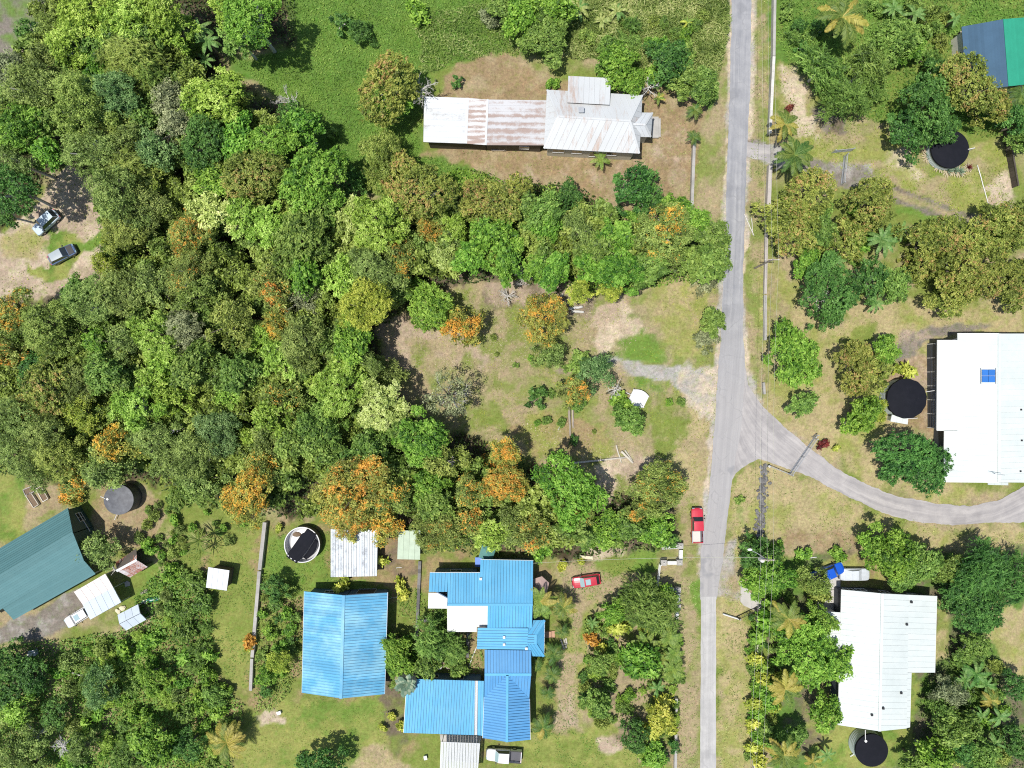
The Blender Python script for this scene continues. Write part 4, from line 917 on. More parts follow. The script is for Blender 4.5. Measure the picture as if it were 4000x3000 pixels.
o = tank(464, 1952, 2.15, 2.4, 'dusty dark grey tank above the teal house, spotted with fallen leaves', 'charcoal_sheet', 'charcoal_sheet', .15)
tank_pipe(o, [(-1.9, .2, 2.55), (-2.6, .5, 2.55)]); tank_pipe(o, [(-1.2, -2.0, .4), (-1.8, -3.4, .4)], .05)
mb = MB(); mb.lathe([(.18, 0), (.18, .15), (.12, .17)], 14, (-1.6, .1, 2.42)); mb.build('inlet_cap', MATS['white_paint'], o)
# open round pool-like tank with white liner and a torn black sheet
o = empty('round_tank', P(1180, 2128, 1.6), 0, 'open white-rimmed round tank with a crumpled black sheet inside', 'water tank'); o.location.z = 0
rt = 2.62
mb = MB(); mb.lathe([(rt, 0), (rt*1.01, .4), (rt, .8), (rt*1.01, 1.2), (rt, 1.6)], 48); mb.f.pop(); mb.build('tank_wall', MATS['charcoal_sheet'], o)
mb = MB(); mb.lathe([(rt+.05, 1.5), (rt+.07, 1.66), (rt-.06, 1.68), (rt-.1, 1.4), (rt-.14, .7), (rt-.5, .35)], 48); mb.build('liner', MATS['liner'], o)
mb = MB(); nu, nv = 14, 10
ca_, sa_ = math.cos(math.radians(57)), math.sin(math.radians(57))
for i in range(nu):
    for j in range(nv):
        u = -2.75 + 5.3*i/(nu-1); w0 = -1.05 if i > 1 else -.9; w1 = 1.0 if i < 11 else .75
        v = w0 + (w1-w0)*j/(nv-1) - .02*u
        z = 1.62 - .35*math.exp(-(u/1.9)**2) + .09*math.sin(j*2.1 + i*.35) + R.uniform(-.02, .02)
        mb.v.append((u*ca_ - v*sa_, u*sa_ + v*ca_, z + .12))
for i in range(nu-1):
    for j in range(nv-1): a = i*nv+j; mb.f.append((a, a+nv, a+nv+1, a+1))
sh = mb.build('torn_sheet', MATS['black_sheet'], o, smooth=True); md = sh.modifiers.new('thick', 'SOLIDIFY'); md.thickness = .03
mb = MB()
for i in range(8):
    for j in range(4):
        u = -1.7 + 3.3*i/7; v = -2.1 + .9*j/3 + .12*(abs(i-3.5)/3.5)**2*4*(1 if j == 0 else .2); mb.v.append((u*ca_ - v*sa_, u*sa_ + v*ca_, 1.05 + .1*math.sin(i*1.3+j)))
for i in range(7):
    for j in range(3): a = i*4+j; mb.f.append((a, a+4, a+5, a+1))
md = mb.build('sagging_sheet', MATS['black_sheet'], o, smooth=True).modifiers.new('thick', 'SOLIDIFY'); md.thickness = .03
mb = MB(); mb.lathe([(.5, .36), (.4, .5), (.05, .55)], 12, (-1.2, 1.3, 0), 1.4, .8); mb.build('mud', MATS['soil'], o)

# ------------------------------------------------------------------ vehicles
def loft(mb, stations, n_cap=True):
    """stations: list of rings (same count) of 3-d points"""
    base = len(mb.v); k = len(stations[0])
    for s in stations: mb.v += [tuple(p) for p in s]
    for i in range(len(stations)-1):
        for j in range(k):
            a = base+i*k+j; b = base+i*k+(j+1) % k; mb.f.append((a, b, b+k, a+k))
    mb.f.append(tuple(base+j for j in range(k-1, -1, -1))); mb.f.append(tuple(base+(len(stations)-1)*k+j for j in range(k)))
def body_ring(x, w, zb, zt, crown=.04):
    return [(x, y*w, z) for y, z in ((-.9, zb), (-1, zb+.12), (-1, zt-.18), (-.96, zt-.06), (-.82, zt), (-.4, zt+crown*.7), (0, zt+crown), (.4, zt+crown*.7), (.82, zt), (.96, zt-.06), (1, zt-.18), (1, zb+.12), (.9, zb))]
def quad_on(mb, a, b, c, d, n, off=.012, inset=.06):
    q = [Vector(p) for p in (a, b, c, d)]; ce = sum(q, Vector())/4
    q = [p + (ce-p)*inset for p in q]; mb.prism([p + n*(off+.01) for p in q], -n*.02)
def car(name, px, py, ang, label, mat, L=4.4, W=1.74, kind='suv', glass='car_glass', roof_h=None, bed=None, cat='car', sunroof=False, cover=False, roofbars=False, roofmat=None, hoodmat=None):
    """ang: heading of the bonnet in picture degrees, 0 = right, counter-clockwise"""
    zr = roof_h or {'suv': 1.68, 'sedan': 1.45, 'hatch': 1.48, 'pickup': 1.74, 'wagon': 1.5}[kind]
    o = empty(name, P(px, py, zr*.7), math.radians(ang), label, cat); o.location.z = 0
    hw = W/2; zb = .28 if kind != 'pickup' else .42; belt = .95 if kind not in ('pickup',) else 1.08
    hood = belt - .08; xf = L/2; xr = -L/2
    lay = {'suv': (.48, -1.0), 'hatch': (.46, -.98), 'wagon': (.46, -.98), 'sedan': (.42, -.66), 'pickup': (.50, -.18)}[kind]
    c0 = xf*lay[0]; c1 = xf*lay[1] if kind != 'pickup' else xr + (bed or 1.6)
    rend = c1 - (.02 if kind in ('suv', 'hatch', 'wagon') else .0)
    st = [body_ring(xf, hw*.52, zb+.1, hood-.24, .02), body_ring(xf-.05, hw*.74, zb+.05, hood-.15, .03), body_ring(xf-.16, hw*.88, zb+.02, hood-.09, .03), body_ring(xf-.36, hw*.96, zb, hood-.04), body_ring(xf-.7, hw*.995, zb, hood),
          body_ring(c0+.05, hw, zb, hood+.05), body_ring(c0-.1, hw, zb, belt)]
    if kind == 'pickup': st += [body_ring(c1, hw, zb, belt)]
    else: st += [body_ring(0, hw, zb, belt), body_ring(xr+.7, hw, zb, belt), body_ring(xr+.3, hw*.965, zb, belt-.03 if kind != 'sedan' else belt-.06), body_ring(xr+.12, hw*.90, zb+.03, belt-.08), body_ring(xr+.03, hw*.76, zb+.06, belt-.15), body_ring(xr, hw*.60, zb+.12, belt-.24)]
    mb = MB(); loft(mb, st); body = mb.build('body', MATS[mat], o, smooth=False)
    if hoodmat:
        mb = MB(); mb.prism([(xf-.28, -hw*.8, hood+.02), (c0+.06, -hw*.84, hood+.12), (c0+.06, hw*.84, hood+.12), (xf-.28, hw*.8, hood+.02)][::-1], (0, 0, -.05)); mb.build('bonnet', MATS[hoodmat], o)
    # cabin frame
    wb, wt = hw*.95, hw*.82; wl = {'suv': .58, 'hatch': .65, 'wagon': .66, 'sedan': .7, 'pickup': .55}[kind]
    bl = {'suv': .38, 'hatch': .5, 'wagon': .45, 'sedan': .75, 'pickup': .12}[kind]
    t0 = c0 - wl; t1 = c1 + bl
    if kind in ('suv', 'hatch', 'wagon'): c1 = xr + .2; t1 = c1 + bl
    zr2 = zr - .04
    rk = .86 if kind != 'pickup' else 1.0
    Bq = [Vector((c0, -wb*.96, belt-.02)), Vector((c0, wb*.96, belt-.02)), Vector((c1, wb*rk, belt-.02)), Vector((c1, -wb*rk, belt-.02))]
    Tq = [Vector((t0, -wt*.96, zr2)), Vector((t0, wt*.96, zr2)), Vector((t1, wt*rk, zr2)), Vector((t1, -wt*rk, zr2))]
    mb = MB(); mb.add(Bq + Tq, [(0,1,5,4),(1,2,6,5),(2,3,7,6),(3,0,4,7)]); mb.add([Tq[0], Tq[1], Tq[2], Tq[3]], [(0,1,2,3)])
    cab = mb.build('cabin', MATS[mat], o)
    mb = MB()
    rows = []
    for i in range(7):
        x = t0 + (t1-t0)*i/6; e = (.96 + (rk-.96)*i/6) - .03*(abs(i-3)/3)**3
        rows.append([(x, wt*e*y, zr2 + .015 + .045*(1-y*y)*(1-.5*(abs(i-3)/3)**3)) for y in (-1, -.6, 0, .6, 1)])
    for rr in rows: mb.v += rr
    for i in range(6):
        for j in range(4): a = i*5+j; mb.f.append((a, a+1, a+6, a+5))
    mb.f = [f[::-1] for f in mb.f]
    rf = mb.build('roof', MATS[roofmat or mat], o, smooth=True)
    if not cover:
        def nrm(a, b, c): return (Vector(b)-Vector(a)).cross(Vector(c)-Vector(a)).normalized()
        for nm, i, j in (('windscreen', 0, 1), ('rear_window', 2, 3), ('side_window', 1, 2), ('side_window', 3, 0)):
            a, b, c, d = Bq[i], Bq[j], Tq[j], Tq[i]; n = nrm(a, b, c)
            mid = (a+b+c+d)/4; n = n if n.dot(mid - Vector(((c0+c1)/2, 0, belt+.2))) > 0 else -n
            mb = MB(); quad_on(mb, a, b, c, d, n, .008, .07); mb.build(nm, MATS[glass if nm == 'windscreen' else 'car_glass'], o)
        if sunroof:
            mb = MB(); x1 = t0 - .18; mb.box(x1-.75, x1, -wt*.6, wt*.6, zr2+.03, zr2+.085); mb.build('sunroof', MATS['pale_glass'], rf)
        if roofbars:
            for s in (-1, 1):
                mb = MB(); mb.beam((t0-.1, s*wt*.85, zr+.1), (t1+.1, s*wt*.85, zr+.1), .05, .05); mb.build('roof_rail', MATS['black_trim'], rf)
        for s in (-1, 1):
            mb = MB(); mb.box(c0-.3, c0-.12, s*(hw+.02) if s > 0 else -hw-.2, hw+.2 if s > 0 else -hw-.02, belt, belt+.16); mb.build('mirror', MATS['black_trim'], o)
            mb = MB(); mb.box(xf-.2, xf-.03, s*hw*.62-.17, s*hw*.62+.17, hood-.26, hood-.12); mb.build('headlight', MATS['pale_glass'], o)
            mb = MB(); mb.box(xr-.01, xr+.12, s*hw*.72-.12, s*hw*.72+.12, belt-.32, belt-.12); mb.build('tail_light', MATS['car_pickup_red'], o)
    mb = MB(); mb.box(xf-.16, xf+.06, -hw*.8, hw*.8, zb+.02, zb+.2); mb.build('front_bumper', MATS['black_trim'], o)
    mb = MB(); mb.box(xr-.06, xr+.12, -hw*.8, hw*.8, zb+.02, zb+.2); mb.build('rear_bumper', MATS['black_trim'], o)
    if kind == 'pickup':
        bx1 = c1 - .06; bx0 = xr; tb = belt + .02
        mb = MB(); mb.box(bx0, bx1, -hw*.96, hw*.96, zb, .68); mb.build('bed_floor', MATS['bed_liner'], o)
        for s in (-1, 1):
            mb = MB(); mb.box(bx0, bx1, s*hw-(.11 if s > 0 else 0), s*hw+(.11 if s < 0 else 0), zb+.02, tb); mb.build('bed_side', MATS[mat], o)
            mb = MB(); mb.box(bx0, bx1, s*hw-(.11 if s > 0 else 0), s*hw+(.11 if s < 0 else 0), tb, tb+.03); mb.build('bed_rail', MATS['car_grey' if mat != 'car_white' else 'black_trim'], o)
        mb = MB(); mb.box(bx0-.02, bx0+.09, -hw*.93, hw*.93, .6, tb+.01); mb.build('tailgate', MATS[mat], o)
        mb = MB(); mb.box(bx1-.02, bx1+.05, -hw*.93, hw*.93, .6, tb); mb.build('bed_front', MATS['bed_liner'], o)
    rw = .34 if kind != 'pickup' else .38
    tm = bpy.data.meshes.get('tyre_%.2f' % rw)
    if tm is None:
        mb = MB(); mb.tube([(0, -.11, 0), (0, -.09, 0), (0, .09, 0), (0, .11, 0)], [rw*.9, rw, rw, rw*.9], 18); tm = mb.mesh('tyre_%.2f' % rw, MATS['tyre'], True)
        mb = MB(); mb.tube([(0, -.118, 0), (0, .118, 0)], [rw*.6, rw*.6], 14); mb.mesh('rim_%.2f' % rw, MATS['rim'])
    for sx in (.31, -.30):
        for s in (-1, 1):
            w_ = inst('wheel', tm, o, (L*sx, s*(hw-.09), rw)); inst('rim', bpy.data.meshes['rim_%.2f' % rw], w_)
    return o
G1 = 'vehicles parked around the plots'
car('parked_car', 171, 866, 222, 'light silver-blue car, the upper of two on the dirt clearing', 'car_silver', 4.45, 1.76, 'suv')
car('parked_car', 236, 992, 28, 'dark blue car with grey roof, the lower of two on the dirt clearing', 'car_slate', 4.3, 1.74, 'wagon', roofmat='car_grey', hoodmat='black_trim')
car('parked_van', 302, 2411, 211, 'white car with sunroof half under the pink and grey carport', 'car_white', 4.5, 1.75, 'wagon', sunroof=True)
car('parked_car', 2291, 2272, 189, 'red hatchback with sunroof on the grass below the garden bench', 'car_red', 4.3, 1.72, 'wagon', 'pale_glass', sunroof=True)
o = car('parked_pickup', 2727, 2054, 91, 'red pickup with pale board in its bed on the road verge', 'car_pickup_red', 5.25, 1.78, 'pickup', bed=1.85, cat='pickup')
b = empty('board', (o.location.x, o.location.y, 0), o.rotation_euler.z, 'large pale board lying in the bed of the red pickup', 'board')
mb = MB(); mb.box(-2.50, -.72, -.42, .78, .70, .82); mb.build('panel', MATS['cardboard'], b)
for k in range(2):
    mb = MB(); mb.box(-2.3+k*1.2, -2.2+k*1.2, -.4, .7, .682, .699); mb.build('batten', MATS['pale_timber'], b)
car('parked_pickup', 1968, 2957, 176, 'white crew-cab pickup with dark bed at the bottom edge', 'car_white', 5.3, 1.82, 'pickup', 'pale_glass', bed=1.75, cat='pickup')
car('parked_pickup', 3240, 2240, 22, 'bright blue pickup on the concrete pad beside the covered car', 'car_blue', 5.0, 1.78, 'pickup', bed=1.6, cat='pickup')
car('covered_car', 3343, 2246, 0, 'car wrapped in a silver cover beside the bright blue pickup', 'car_cover', 4.5, 1.86, 'sedan', cover=True)

# ------------------------------------------------------------------ white cart with curved sides
o = empty('farm_cart', P(2492, 1556), math.radians(-26), 'white flat cart with curved mudguards in the clearing', 'cart')
mb = MB(); mb.box(-1.25, 1.25, -.82, .82, .55, .66); mb.build('deck', MATS['white_paint'], o)
for k in range(9):
    mb = MB(); y = -.78 + k*.195; mb.box(-1.22, 1.22, y-.085, y+.085, .665, .685); mb.build('plank', MATS['white_paint'], o)
for s in (-1, 1):
    mb = MB(); n = 10; ring = []
    for i in range(n+1):
        x = -1.25 + 2.6*i/n; ring.append((x, s*(.88 + .42*math.sin(math.pi*i/n)**.8), .74))
    ring = ring + [(1.35, s*.86, .74), (-1.25, s*.86, .74)]
    mb.prism(ring if s < 0 else ring[::-1], (0, 0, -.06)); mb.build('mudguard', MATS['white_paint'], o)
    w_ = inst('wheel', bpy.data.meshes['tyre_0.34'], o, (.1, s*1.02, .34)); inst('rim', bpy.data.meshes['rim_0.34'], w_)
mb = MB(); mb.box(-1.36, -1.26, -.98, .98, .55, .95); mb.build('headboard', MATS['white_paint'], o)
mb = MB(); mb.beam((-1.3, 0, .5), (-2.0, 0, .3), .1, .08); mb.build('drawbar', MATS['galvanised'], o)

# ------------------------------------------------------------------ walls, fences and gates
def masonry(name, a, b, label, mat, w=.3, h=.9, cat='wall', block=1.0, capm=None, group=None):
    """A run of wall made of blocks, each a piece of its own."""
    A = P(*a); B = P(*b); d = B-A; L = d.length; rz = math.atan2(d.y, d.x)
    o = empty(name, A, rz, label, cat, group); n = max(1, round(L/block)); s = L/n
    for k in range(n):
        mb = MB(); g = .012; j = R.uniform(-.02, .02); mb.box(k*s+g, (k+1)*s-g, -w/2+j, w/2+j, -.05, h-.08+R.uniform(-.015, .015)); mb.build('block', MATS[mat], o)
        mb = MB(); mb.box(k*s+.004, (k+1)*s-.004, -w/2-.05, w/2+.05, h-.075, h+R.uniform(0, .015)); mb.build('coping', MATS[capm or mat], o)
    return o
masonry('boundary_wall', (2706,566), (2695,862), 'straight grey block wall below two small palms left of the road', 'concrete', .32, 1.0, block=1.2)
masonry('boundary_wall', (3019,-60), (3014,230), 'shaded grey wall right of the road at the top edge', 'concrete', .3, 1.0, block=1.2)
masonry('boundary_wall', (3014,232), (2999,530), 'white-topped wall right of the road above the gravel driveway', 'concrete', .32, 1.0, block=1.2, capm='plaster_stone')
masonry('boundary_wall', (3001,650), (2990,905), 'pinkish wall right of the road below the gravel driveway', 'pink_concrete', .45, 1.0, block=1.2)
masonry('boundary_wall', (2989,905), (2984,1150), 'low wall beside the upper power pole, right of the road', 'pink_concrete', .3, .7, block=1.2)
masonry('boundary_wall', (2984,1155), (2984,1330), 'thin grey wall right of the road opposite the roadside bush', 'concrete', .3, .7, block=1.2)
masonry('boundary_wall', (2978,1494), (2982,1540), 'short wall end at the corner of road and side road', 'concrete', .25, .6, block=.9)
masonry('boundary_wall', (1042,2036), (1022,2220), 'pale weathered wall left of the white-rimmed tank', 'concrete', .45, .9, block=1.1)
masonry('boundary_wall', (1020,2226), (992,2560), 'mossy grey wall left of the hedge beside the big blue shed', 'concrete', .4, .8, block=1.1)
masonry('boundary_wall', (990,2566), (985,2690), 'end of the mossy wall above the bottom left lawn', 'concrete', .35, .7, block=1.1)
masonry('garden_wall', (2638,2720), (2634,3020), 'narrow grey garden wall left of the concrete lane at the bottom', 'concrete', .28, .8, block=1.1)
masonry('garden_edging', (1641,2190), (1627,2530), 'low stone edging between the big blue shed and the blue house', 'rock', .35, .35, 'edging', .6)
masonry('garden_edging', (1634,2424), (1745,2416), 'low stone edging beneath the white patio roof', 'rock', .35, .35, 'edging', .6)
masonry('garden_edging', (1829,2470), (1826,2565), 'low stone edging beside the white pipe in the blue house garden', 'rock', .35, .35, 'edging', .6)
masonry('garden_fence', (3668,2186), (3768,2200), 'low grey fence in shade behind the big lower right trees', 'timber', .12, 1.0, 'fence', .5)
masonry('garden_fence', (3915,505), (3955,735), 'dark timber fence at the right edge below the tiled house', 'dark_timber', .12, 1.3, 'fence', .5)
for a, b, t in (((2952,2400),(2948,2600),'nearest the driveway'), ((2948,2605),(2942,2800),'in the middle of the lane'), ((2942,2805),(2938,3010),'at the bottom edge')):
    masonry('lane_fence', a, b, 'pale board fence behind the yellow hedge, stretch ' + t, 'pale_timber', .12, 1.1, 'fence', .45)
# entrance planter walls with pillars
def pillar(px, py, label, mat='pillar_stone', w=.72, h=1.15):
    o = empty('gate_pillar', P(px, py, h*.6), 0, label, 'pillar', 'stone pillars of the driveway entrance'); o.location.z = 0
    for k in range(4):
        mb = MB(); mb.box(-w/2+R.uniform(0,.02), w/2, -w/2, w/2-R.uniform(0,.02), k*h/4+.01, (k+1)*h/4-.01); mb.build('block', MATS[mat], o)
    mb = MB(); mb.box(-w*.58, w*.58, -w*.58, w*.58, h, h+.1); mb.box(-w*.42, w*.42, -w*.42, w*.42, h+.1, h+.18); mb.build('cap', MATS['concrete'], o)
    mb = MB(); mb.lathe([(.12, 0), (.15, .1), (.1, .22), (.02, .26)], 10, (0, 0, h+.17)); mb.build('finial', MATS['plaster_stone'], o)
for x, y, t in ((2593,2133,'at the planter corner nearest the hedge'),(2655,2130,'nearest the red pickup'),(2652,2194,'at the lower right planter corner'),(2590,2195,'at the upper end of the white gate'),(2646,2302,'right of the gate, above the feathery bush'),(2645,2367,'lowest of the entrance')):
    pillar(x, y, 'dark stone pillar ' + t)
for a, b, t in (((2606,2134),(2643,2132),'top side of the entrance planter'),((2656,2144),(2655,2182),'right side of the entrance planter'),((2603,2194),(2640,2194),'bottom side of the entrance planter'),((2600,2292),(2634,2300),'short run left of the pillar below the gate'),((2646,2315),(2645,2355),'between the two lower entrance pillars'),((2643,2380),(2637,2416),'below the lowest entrance pillar')):
    masonry('entrance_wall', a, b, 'white painted low wall, ' + t, 'plaster_stone', .42, .75, 'wall', .7, 'white_paint')
def gate(a, b, label, h=1.15, leaves=1, mat='galvanised', bars=5, cat='gate', ends=True, fat=1.0):
    A = P(*a); B = P(*b); d = B-A; L = d.length; o = empty('gate', A, math.atan2(d.y, d.x), label, cat); s = L/leaves
    for k in range(leaves):
        x0, x1 = k*s+.08, (k+1)*s-.08
        for z in [.12 + (h-.12)*i/(bars-1) for i in range(bars)]:
            mb = MB(); mb.tube([(x0, 0, z), (x1, 0, z)], (.05 if z > h-.05 or z < .2 else .025)*fat, 6); mb.build('rail', MATS[mat], o)
        for x in (x0, (x0+x1)/2, x1):
            mb = MB(); mb.tube([(x, 0, .08), (x, 0, h+.02)], .045, 6); mb.build('stile', MATS[mat], o)
    if ends:
        for x in (0, L):
            mb = MB(); mb.tube([(x, 0, 0), (x, 0, h+.25)], .09, 8); mb.build('gate_post', MATS[mat], o)
    return o
gate((3284,722), (3296,612), 'grey tubular gate across the gravel driveway, upper right', 1.3)
gate((3080,1852), (3176,1712), 'double grey tubular gate across the curving side road', 1.5, 2)
gate((2575,2200), (2565,2277), 'white tubular gate between entrance pillars near the red hatchback', 1.1, 1, 'white_paint')
gate((2820,2395), (2892,2418), 'pale timber gate lying open on the verge of the concrete lane', .4, 1, 'white_paint', 4, ends=False, fat=2.2)
gate((2878,2408), (2950,2372), 'dark pipe gate swung open beside the concrete lane', 1.2, 1, 'black_trim', 4)
gate((3250,597), (3322,590), 'wire fence panel running left of the driveway gate, upper right', 1.1, 2, 'galvanised', 6, 'fence')
gate((2998,1818), (3078,1850), 'single rail fence from rubble bank to the side road gate', .9, 1, 'galvanised', 2, 'fence')
gate((3172,1706), (3182,1698), 'short pale gate return beside the dark red plant', 1.2, 1, 'galvanised', 4, 'fence')
# rubble bank of loose lava rock
def rock_mesh(rng):
    mb = MB(); n = 7; rings = [(.55, -.25), (1, 0), (.85, .35), (.4, .6)]
    for r_, z in rings:
        for k in range(n):
            a = 2*math.pi*k/n; q = r_*rng.uniform(.75, 1.15); mb.v.append((q*math.cos(a), q*math.sin(a), z*rng.uniform(.8, 1.2)))
    for i in range(3):
        for k in range(n): a = i*n+k; b = i*n+(k+1) % n; mb.f.append((a, b, b+n, a+n))
    mb.f.append(tuple(3*n+k for k in range(n))); return mb.mesh('stone', MATS['rock'])
ROCKS = [rock_mesh(R) for _ in range(5)]
o = empty('rubble_bank', P(2972, 1960), 0, 'bank of loose dark rubble under the wires below the junction', 'rock bank')
for k in range(260):
    t = R.random(); x = 2986 - 24*t + R.gauss(0, 9); y = 1815 + 300*t; s = R.uniform(.12, .36); q = P(x, y)
    inst('stone', R.choice(ROCKS), o, (q.x-o.location.x, q.y-o.location.y, s*.2), (R.uniform(-.4,.4), R.uniform(-.4,.4), R.uniform(0,6)), (s, s*R.uniform(.7,1.1), s*R.uniform(.6,1)))

# ------------------------------------------------------------------ power poles and wires
def pole(bx, by, hz, label, transformer=False):
    o = empty('power_pole', P(bx, by), 0, label, 'power pole')
    mb = MB(); mb.tube([(0, 0, 0), (0, 0, hz*.5), (0, 0, hz)], [.16, .14, .11], 10); mb.build('pole_shaft', MATS['timber'], o)
    mb = MB(); mb.box(-1.1, 1.1, -.06, .06, hz-.55, hz-.42); mb.build('crossarm', MATS['timber'], o)
    for x in (-1.0, -.1, .8):
        mb = MB(); mb.lathe([(.05, 0), (.08, .06), (.05, .12), (.07, .18), (.02, .24)], 8, (x, 0, hz-.42)); mb.build('insulator', MATS['white_paint'], o)
    for s in (-1, 1):
        mb = MB(); mb.beam((s*.7, .02, hz-.5), (0, .12, hz-1.1), .05, .03); mb.build('brace', MATS['galvanised'], o)
    if transformer:
        mb = MB(); mb.lathe([(.3, 0), (.34, .05), (.34, .85), (.28, .95), (.05, 1.0)], 16, (-.45, -.2, hz-1.9)); mb.build('transformer', MATS['white_paint'], o)
        mb = MB(); mb.tube([(0, 0, hz-1.2), (-1.2, .8, hz-1.0), (-2.2, 1.3, hz-.9)], .04, 6); mb.build('lamp_arm', MATS['galvanised'], o)
        mb = MB(); mb.lathe([(.02, 0), (.2, .05), (.22, .15), (.05, .2)], 10, (-2.3, 1.35, hz-1.02), 1.6, .8); mb.build('street_light', MATS['white_paint'], o)
    return o, hz
p1, z1 = pole(2947, 1048, 7.6, 'dark timber power pole right of the road, upper of the two'); p2, z2 = pole(2921, 2135, 8.4, 'power pole with white transformer above the lower hedge', True)
top1 = p1.location + Vector((0, 0, z1-.18)); top2 = p2.location + Vector((0, 0, z2-.18))
far1 = P(3006, -900, 7.6); far2 = P(2930, 3900, 8.0)
for k, (dx, nm) in enumerate(((-1.0, 'leftmost'), (-.1, 'middle'), (.8, 'rightmost'))):
    for a, b, seg in ((far1, top1, 'above the upper pole'), (top1, top2, 'between the two poles'), (top2, far2, 'below the transformer pole')):
        mb = MB(); n = 14; pts = []
        for i in range(n+1):
            t = i/n; q = a.lerp(b, t) + Vector((dx, 0, -.9*4*t*(1-t))); pts.append(q)
        mb.tube(pts, .012, 5); w_ = mb.build('power_line', MATS['wire'])
        tag(w_, f'{nm} of three thin power lines {seg}', 'power line', 'power lines beside the road')
mb = MB(); a = top2 + Vector((0, 0, -1.5)); b = P(2083, 2200, 3.8)
mb.tube([a.lerp(b, i/14) + Vector((0, 0, -1.2*4*(i/14)*(1-i/14))) for i in range(15)], .02, 5)
tag(mb.build('service_line', MATS['wire']), 'thin service line from the transformer pole to the blue house', 'power line')
o = empty('marker_post', P(2998, 1819), 0, 'short post with a white cap at the top of the rubble bank', 'post')
mb = MB(); mb.tube([(0, 0, 0), (0, 0, .8)], .08, 10); mb.build('shaft', MATS['galvanised'], o); mb = MB(); mb.lathe([(.18, 0), (.18, .08), (.1, .14)], 14, (0, 0, .8)); mb.build('cap', MATS['white_paint'], o)

# ------------------------------------------------------------------ logs, pipes, small things
def log(a, b, r, label, mat='pale_timber', name='log', cat='log', group='cut logs in the clearing'):
    A = P(*a); B = P(*b); d = B-A; mb = MB(); n = 6
    mb.tube([(d.x*i/n + R.uniform(-.03,.03), d.y*i/n + R.uniform(-.03,.03), r*.95) for i in range(n+1)], [r*(1.05-.25*i/n) for i in range(n+1)], 9)
    o = mb.build(name, MATS[mat], None, True, A); return tag(o, label, cat, group)
log((2105,1203), (2196,1152), .17, 'long pale log above the orange tree, left of a crossing log')
log((2180,1172), (2199,1148), .22, 'short thick log leaning across the end of a long one')
log((2220,1206), (2276,1199), .24, 'upper of two short pale logs beside the orange tree', 'plaster_stone')
log((2232,1216), (2281,1219), .22, 'lower of two short pale logs beside the orange tree', 'plaster_stone')
log((2170,1815), (2448,1786), .17, 'longest fallen log lying level in the lower clearing')
log((2406,1738), (2427,1808), .12, 'thin log crossing the longest fallen log')
log((2426,1762), (2472,1808), .2, 'thick log slanting off the right end of the longest log')
log((2440,1758), (2470,1800), .12, 'slim log beside the thick slanting log')
log((2222,1585), (2227,1702), .2, 'left of two upright-pointing trunks below the sparse orange tree', 'timber')
log((2236,1585), (2238,1670), .17, 'right, shorter of two trunks below the sparse orange tree', 'timber')
log((2180,1680), (2190,1660), .1, 'small broken stick left of the two trunks')
log((2906,835), (2944,920), .07, 'bare fallen branch on the verge right of the road', 'plaster_stone', 'fallen_branch', 'branch', None)
log((2936,850), (2940,918), .06, 'second thin fallen branch on the verge right of the road', 'plaster_stone', 'fallen_branch', 'branch', None)
log((278,2625), (345,2645), .12, 'pale fallen branch in the thicket below the grey driveway', 'plaster_stone', 'fallen_branch', 'branch', None)
log((0,1520), (92,1492), .16, 'white dead limb at the left edge of the forest', 'plaster_stone', 'fallen_branch', 'branch', None)
log((3817,645), (3859,797), .07, 'long thin white pipe on the ground right of the agave tank', 'white_paint', 'pipe', 'pipe', None)
log((1862,2525), (1830,2606), .07, 'white pipe slanting down from the blue house roof corner', 'white_paint', 'pipe', 'pipe', None)
log((1713,2538), (1720,2585), .06, 'short white pipe above the round white drum', 'white_paint', 'pipe', 'pipe', None)
log((1514,2338), (1566,2330), .06, 'white pipe sticking out right of the big blue shed', 'white_paint', 'pipe', 'pipe', None)
log((1547,2218), (1570,2216), .05, 'white pipe lying below the pale green lean-to', 'white_paint', 'pipe', 'pipe', None)
log((3140,2182), (3190,2176), .08, 'white post on the ground left of the blue pickup', 'white_paint', 'pipe', 'pipe', None)
def crate(px, py, rz, sx, sy, hz, mat, name, label, cat, rim='white_paint', z0=0):
    o = empty(name, P(px, py), rz, label, cat); t = .05
    mb = MB(); mb.box(-sx/2, sx/2, -sy/2, sy/2, z0, z0+hz); mb.build('body', MATS[mat], o)
    mb = MB(); mb.box(-sx/2-t, sx/2+t, -sy/2-t, sy/2+t, z0+hz, z0+hz+.06); mb.build('lid', MATS[rim], o)
    for s in (-1, 1):
        mb = MB(); mb.box(s*sx*.3-.06, s*sx*.3+.06, -sy/2-.1, -sy/2-.052, z0+hz*.6, z0+hz*.75); mb.build('handle', MATS['black_trim'], o)
    return o
crate(1718, 2403, 0, .7, .62, .6, 'white_paint', 'cabinet', 'small white box below the smaller white patio roof', 'box')
crate(135, 2546, .2, 1.1, .8, .7, 'grey_sheet', 'storage_box', 'pale grey box among dark trees at the lower left', 'box')
crate(90, 243, .2, .4, .35, .3, 'white_paint', 'storage_box', 'tiny white box in the scrub at the upper left', 'box')
crate(1870, 2190, 0, .9, 1.3, .8, 'white_paint', 'drum_box', 'white bin with a blue cover at the corner of the blue house', 'bin', 'tarp_blue')
crate(1092, 2781, .3, .55, .4, .35, 'white_paint', 'storage_box', 'small white box at the left of the lower lawn', 'box')
crate(1663, 2955, .2, .4, .5, .4, 'white_paint', 'storage_box', 'little white box left of the clear lean-to', 'box')
crate(573, 2346, .4, .5, .5, .35, 'cream_timber', 'storage_box', 'small tan box at the left tip of the green canoe', 'box', 'cream_timber')
o = empty('drum', P(1718, 2595), 0, 'round white-topped drum left of the planter trough', 'drum')
